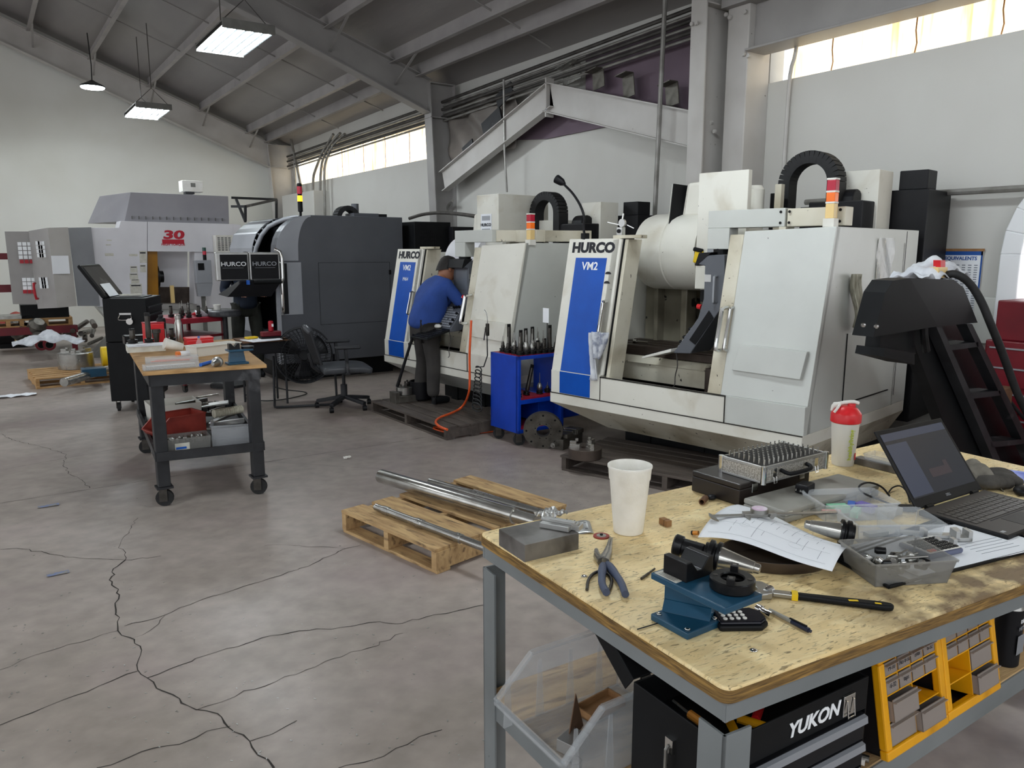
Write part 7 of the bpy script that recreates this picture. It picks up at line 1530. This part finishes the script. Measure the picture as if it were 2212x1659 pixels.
# ---- phone, pen, wrench
t = thing('phone_handset', 'glossy black handset with round silver buttons under the teal fixture', 'handset', (1.118,.878,.9505), R(-30)); MB().prism([(-.045,-.03),(.035,-.034),(.052,-.018),(.052,.018),(.035,.034),(-.045,.03)], 'z', 0, .012).build('lower_shell', M['black'], t, bevel=.004)  # black phone handset
MB().prism([(-.043,-.027),(.033,-.031),(.049,-.016),(.049,.016),(.033,.031),(-.043,.027)], 'z', .012, .018).build('upper_shell', pm('gloss_black', '0c0d18', None, .12), t, bevel=.005)
for i in range(4):
    for j in range(3): MB().lathe([(.0042,.0175),(.0042,.0195),(.003,.0203)], (-.030+.0125*i,-.014+.0125*j,0), n=12).build('button', M['wplas'], t, smooth=30)
p0, p1 = B(1662,1318,.006), B(1752,1364,.006); t = thing('ballpoint_pen', 'grey and dark blue ballpoint pen lying in front of the wrench', 'pen', p0, ang(p0,p1)); Lp_ = (p1-p0).length; MB().cone((0,0,0),(Lp_*.55,0,0),.0038,.0045,12).build('barrel', M['case'], t, smooth=30); MB().cone((Lp_*.55,0,0),(Lp_*.95,0,0),.0045,.005,12).cone((Lp_*.95,0,0),(Lp_,0,0),.003,n=10).build('grip', pm('pen_blue', '20263c', None, .3), t, smooth=30); MB().bar((Lp_*.5,0,.005),(Lp_*.9,0,.006),.003,.002).build('clip', M['black'], t)
p = B(1645,1318,.008); t = thing('socket_adapter', 'chrome socket adapter between the handset and the pen', 'socket', p, ang(p0,p1)); MB().lathe([(.006,-.012),(.009,-.010),(.009,.0),(.0065,.003),(.0065,.016),(.008,.017),(.008,.026)], (0,0,0), (1,0,0), 20).build('socket_body', M['chrome'], t, smooth=30)
w0, w1 = B(1712,1286,.008), B(1932,1312,.008); t = thing('adjustable_wrench', 'adjustable wrench with long black dipped handle at the front of the bench', 'wrench', w0, ang(w0,w1)); Lw = (w1-w0).length
MB().prism([(-.005,-.008),(Lw*.9,-.012),(Lw*.98,-.009),(Lw,0),(Lw*.98,.009),(Lw*.9,.012),(-.005,.008)], 'z', -.006, .006).build('handle', M['black'], t, bevel=.004)
MB().prism([(-.03,-.007),(.0,-.007),(.0,.007),(-.03,.007)], 'z', -.004, .004).prism([(-.03,-.012),(-.03,.014),(-.045,.028),(-.085,.030),(-.088,.020),(-.058,.012),(-.052,-.002),(-.06,-.014),(-.045,-.02)], 'z', -.006, .006).build('head', M['metal'], t, bevel=.0015)
MB().prism([(-.048,-.022),(-.036,-.016),(-.05,-.008),(-.085,-.010),(-.090,-.016),(-.07,-.026)], 'z', -.005, .005).build('movable_jaw', M['metal'], t, bevel=.0015)
MB().lathe([(.005,-.009),(.007,-.008),(.005,-.005),(.007,-.003),(.005,0),(.007,.002),(.005,.005),(.007,.007),(.005,.009)], (-.036,.002,.003), (.6,.8,0), 12).build('worm_screw', M['chrome'], t)
for c_ in t.children:
    if c_.name.startswith(('head', 'movable', 'worm')): c_.scale = (1.3, 1.3, 1.2)
MB().cbox((.004,0,.0), (.012,.020,.0135)).cbox((Lw*.6,-.004,.0063), (.018,.006,.0008), rz=.2).cbox((Lw*.84,-.004,.0063), (.012,.005,.0008)).build('yellow_paint', M['yel'], t)
# ================================================================ under the bench
openbin('hopper_bin', 'large clear ribbed hopper bin on the bench shelf at lower left', 'bin', (1.075,1.24,.5305), math.pi-.03, .37, .26, .17, 'clearp', ribs=4, thick=.003)
t = thing('aluminium_block', 'small bright aluminium block in the large clear hopper bin', 'block', (1.0,1.22,.535), .3); MB().box(-.03,.03,-.025,.025,0,.03).build('block_body', M['alu'], t, bevel=.001)
t = thing('steel_ring', 'small steel ring at the mouth of the large clear hopper bin', 'ring', (.955,1.16,.535)); MB().lathe([(.013,0),(.017,0),(.017,.025),(.013,.025)], n=24, close=False).build('ring_body', M['metal'], t, smooth=30)
t = thing('cardboard_divider', 'tan card standing in the large clear hopper bin', 'card', (1.03,1.25,.535), .5); MB().prism([(-.05,0),(.05,0),(.0,.11)], 'y', -.001, .001).build('card_body', M['card'], t); 
tray('yellow_lid_tray', 'shallow brown tray at the back of the clear hopper bin', 'tray', Vector((1.15,1.30,.536)), .1, .12, .06, .02, 'kraft')
# black tool box with lid up
t = thing('toolbox', 'black steel toolbox with open lid and white YUKON lettering under the bench', 'toolbox', (.99,.80,.5305), R(-3))
BW, BD, BH = .425, .235, .262
b = MB().box(0,BW,0,BD,0,.006).box(0,BW,BD-.004,BD,0,BH).box(0,.004,0,BD,0,BH).box(BW-.004,BW,0,BD,0,BH).box(0,BW,0,.004,.19,BH).box(0,BW,.004,BD,.19,.194); b.build('case', M['black'], t, bevel=.002)
for k, (z0, z1) in enumerate(((.128,.186),(.068,.124),(.01,.064))):
    d = MB().box(.012,BW-.012,-.006,.01,z0,z1).build('drawer', M['black2'], t, bevel=.002); MB().hexa([(.015,-.016,z1-.016),(BW-.015,-.016,z1-.016),(BW-.015,-.006,z1-.018),(.015,-.006,z1-.018)], [(.015,-.014,z1-.002),(BW-.015,-.014,z1-.002),(BW-.015,-.006,z1),(.015,-.006,z1)]).build('drawer_pull', M['inks'], d)
text('logo_lettering', 'YUKON', .042, M['inkw'], t, (.255,-.0015,.222), (math.pi/2,0,0), .0012, 1.02, .2)
MB().box(.34,.375,-.006,0,.20,.245).build('latch_plate', M['chrome'], t, bevel=.001); MB().tube([(.347,-.008,.235),(.347,-.012,.20),(.368,-.012,.20),(.368,-.008,.235)], .002, 6).build('latch_loop', M['chrome'], t)
MB().cbox((-.004,.12,.19), (.008,.02,.03)).build('side_bracket', M['chrome'], t); MB().tube([(-.008,.12,.19),(-.014,.12,.185),(-.014,.12,.06)], .004, 8).build('side_handle', M['metal'], t)
l_ = MB().box(0,BW,0,.205,0,.004).box(0,.004,0,.205,-.04,0).box(BW-.004,BW,0,.205,-.04,0).box(0,BW,.20,.205,-.04,0).build('lid', M['black'], t, bevel=.002); l_.location = (0,BD+.002,BH+.001); l_.rotation_euler = (R(36),0,0)
for i in range(10): MB().cone((.02+.04*i,BD,BH),(.045+.04*i,BD,BH),.003,n=6).build('hinge_knuckle', M['dmetal'], t)
for k, (x, y, L_, c, nm, lb_) in enumerate(((.22,.10,.10,'redp','pliers','red-handled pliers in the open black toolbox'),(.12,.08,.09,'yellow','screwdriver','yellow screwdriver in the open black toolbox'),(.08,.13,.05,'teeth','battery','copper battery lying in the open black toolbox'),(.17,.06,.08,'yellow','snips','yellow-handled snips in the open black toolbox'))):
    p = t.matrix_basis @ Vector((x, y, .207)); o = thing(nm, lb_, nm, p, .5+.5*k); MB().cone((-L_/2,0,0),(L_/2,0,0),.009,n=10).build('grip', M[c], o, smooth=30); MB().cone((L_/2,0,0),(L_/2+.05,0,.002),.003,n=8).build('shaft', M['metal'], o)
# yellow drawer organisers
def organiser(label, x0, ops, marks):
    t = thing('drawer_organizer', label, 'organizer', (x0,.768,.532), R(-.5)); Wd, Hd, D = .252, .232, .16
    body = bpy.data.objects.new('frame_tilt', None)
    th_ = R(-11); 
    def tilt(o): o.location = (0,0,.035); o.rotation_euler = (th_,0,0)
    c = MB().box(.006,Wd-.006,.01,D,.004,Hd-.004)
    c = MB().box(.006,Wd-.006,D-.003,D,.004,Hd-.004).box(.006,.010,.01,D,.004,Hd-.004).box(Wd-.010,Wd-.006,.01,D,.004,Hd-.004).box(.006,Wd-.006,.01,D,.004,.008).box(.006,Wd-.006,.01,D,Hd-.008,Hd-.004)
    cs_ = c.build('cabinet_shell', M['black2'], t); tilt(cs_)
    fo = [(0,.012),(.012,0),(Wd-.012,0),(Wd,.012),(Wd,Hd-.012),(Wd-.012,Hd),(.012,Hd),(0,Hd-.012)]
    b = MB(); w_ = .022; b.box(0,Wd,-.004,.016,0,w_).box(0,Wd,-.004,.016,Hd-w_,Hd).box(0,w_,-.004,.016,w_,Hd-w_).box(Wd-w_,Wd,-.004,.016,w_,Hd-w_)
    ff = b.build('yellow_frame', M['yellow'], t, bevel=.004); tilt(ff)
    zs = [w_, w_+.056, w_+.112, w_+.153, Hd-w_]; b = MB()
    for z in zs[1:-1]: b.box(w_,Wd-w_,.002,.14,z-.0015,z+.0015)
    iw = Wd-2*w_; rowsn = (2, 2, 4, 4)
    for r_ in range(4):
        for c_ in range(1, rowsn[r_]): x = w_+iw*c_/rowsn[r_]; b.box(x-.0015,x+.0015,.002,.14,zs[r_],zs[r_+1])
    g = b.build('divider_grid', M['yellow'], t); tilt(g)
    for r_ in range(4):
        for c_ in range(rowsn[r_]):
            if (r_, c_) in ops: continue
            x0_, x1_ = w_+iw*c_/rowsn[r_]+.003, w_+iw*(c_+1)/rowsn[r_]-.003; pull = .012 if (r_, c_) in ((1,0),(0,1)) else 0
            d = MB().box(x0_,x1_,.0-pull,.002-pull,zs[r_]+.003,zs[r_+1]-.004).box(x0_,x0_+.0015,-pull,.12,zs[r_]+.003,zs[r_+1]-.008).box(x1_-.0015,x1_,-pull,.12,zs[r_]+.003,zs[r_+1]-.008).box(x0_,x1_,-pull,.12,zs[r_]+.003,zs[r_]+.0045).box(x0_,x1_,-.008-pull,-pull,zs[r_+1]-.010,zs[r_+1]-.008).build('drawer', M['drawer'], t); tilt(d)
    for (r_, c_, s_) in marks:
        x = w_+iw*(c_+.5)/rowsn[r_]; z = (zs[r_]+zs[r_+1])/2; o = text('handwritten_label', s_, .014, M['ink'], d, (x,-.0012,z), (math.pi/2,0,0), 0, .9, .2, ext=.0002); o.parent = t
        o.location = Vector((0,0,.035))+Matrix.Rotation(th_,3,'X') @ Vector((x,-.0022,z)); o.rotation_euler = (math.pi/2+th_,0,0)
    b = MB().box(.07,.13,.05,.065,Hd-.004,Hd-.002); o = b.build('top_label', M['paperl'], t); tilt(o)
    return t
organiser('yellow-framed drawer organizer with handwritten labels on the bench shelf, left one', 1.497, {(1,1)}, ((3,0,'M-10'),(3,1,'No 8-32'),(3,2,'3/8x'),(3,3,'6-32'),(2,0,'6-32'),(2,1,'taps')))
organiser('yellow-framed drawer organizer with open gaps on the bench shelf, right one', 1.753, {(0,0),(1,0)}, ())
t = thing('brown_paper', 'torn brown paper between the toolbox and the left organizer', 'paper', (1.455,.84,.532), .2); MB().grid(6, 10, lambda u, v: (-.025+.05*u*(1-.4*v), .01*math.sin(u*5+v*6), .12*v)).build('sheet', M['kraft'], t, smooth=True, solid=.001)
for k, (dx, c, lb_) in enumerate(((0,'dred','dark red screwdriver lying before the left organizer'),(.018,'wplas','white-handled tool lying before the left organizer'),(.035,'metal','bright steel tool lying before the left organizer'))):
    t = thing('hand_tool', lb_, 'tool', (1.455+dx,.86,.541), R(115)); MB().cone((-.05,0,0),(.05,0,0),.008,n=12).build('grip', M[c], t, smooth=30); MB().cone((.05,0,0),(.09,0,0),.003,n=8).build('shaft', M['metal'], t)
t = thing('number_tag', 'small plastic bag tag marked 244 at the bottom edge before the organizer', 'tag', (1.475,.835,.532), 0); MB().cbox((0,0,.008), (.05,.03,.012)).build('tag_body', M['wplas'], t, bevel=.002); text('number_lettering', '244', .018, M['ink'], t, (0,-.0155,.008), (math.pi/2,0,0), .0003)
t = thing('spray_can', 'dark spray can standing at the right end of the bench shelf', 'spray can', (2.22,.845,.531), 0); MB().lathe([(.031,0),(.033,.003),(.033,.165),(.031,.168)], n=32).build('can_body', M['black2'], t, smooth=30); MB().lathe([(.033,.165),(.030,.175),(.018,.185),(.014,.187),(.014,.192)], n=32).build('shoulder', M['metal'], t, smooth=30); MB().cone((0,0,.19),(0,0,.205),.007,n=14).build('nozzle', M['inkb'], t, smooth=30)
o = text('can_lettering', 'DE', .014, M['inkw'], t, (-.004,-.0335,.135), (math.pi/2,0,0), .0004); o = text('can_lettering', 'METAL', .014, M['inks'], t, (.002,-.0335,.115), (math.pi/2,0,0), .0004); MB().box(-.02,.02,-.0338,-.033,.04,.095).build('label_print', M['inks'], t, bevel=.002)
t = thing('tool_cart', 'blue tool cart partly visible behind the right end of the bench', 'cart', (2.95,1.15,0), 0); MB().box(0,.55,0,.02,.1,.62).box(0,.02,0,.45,.1,.62).box(.53,.55,0,.45,.1,.62).build('panel', M['cblue'], t, bevel=.003); MB().box(0,.55,0,.45,.45,.465).box(0,.55,0,.45,.12,.135).build('shelf', M['tred'], t)
for x, y in ((.05,.05),(.5,.05),(.05,.4),(.5,.4)): caster(t, x, y, .04, .1)
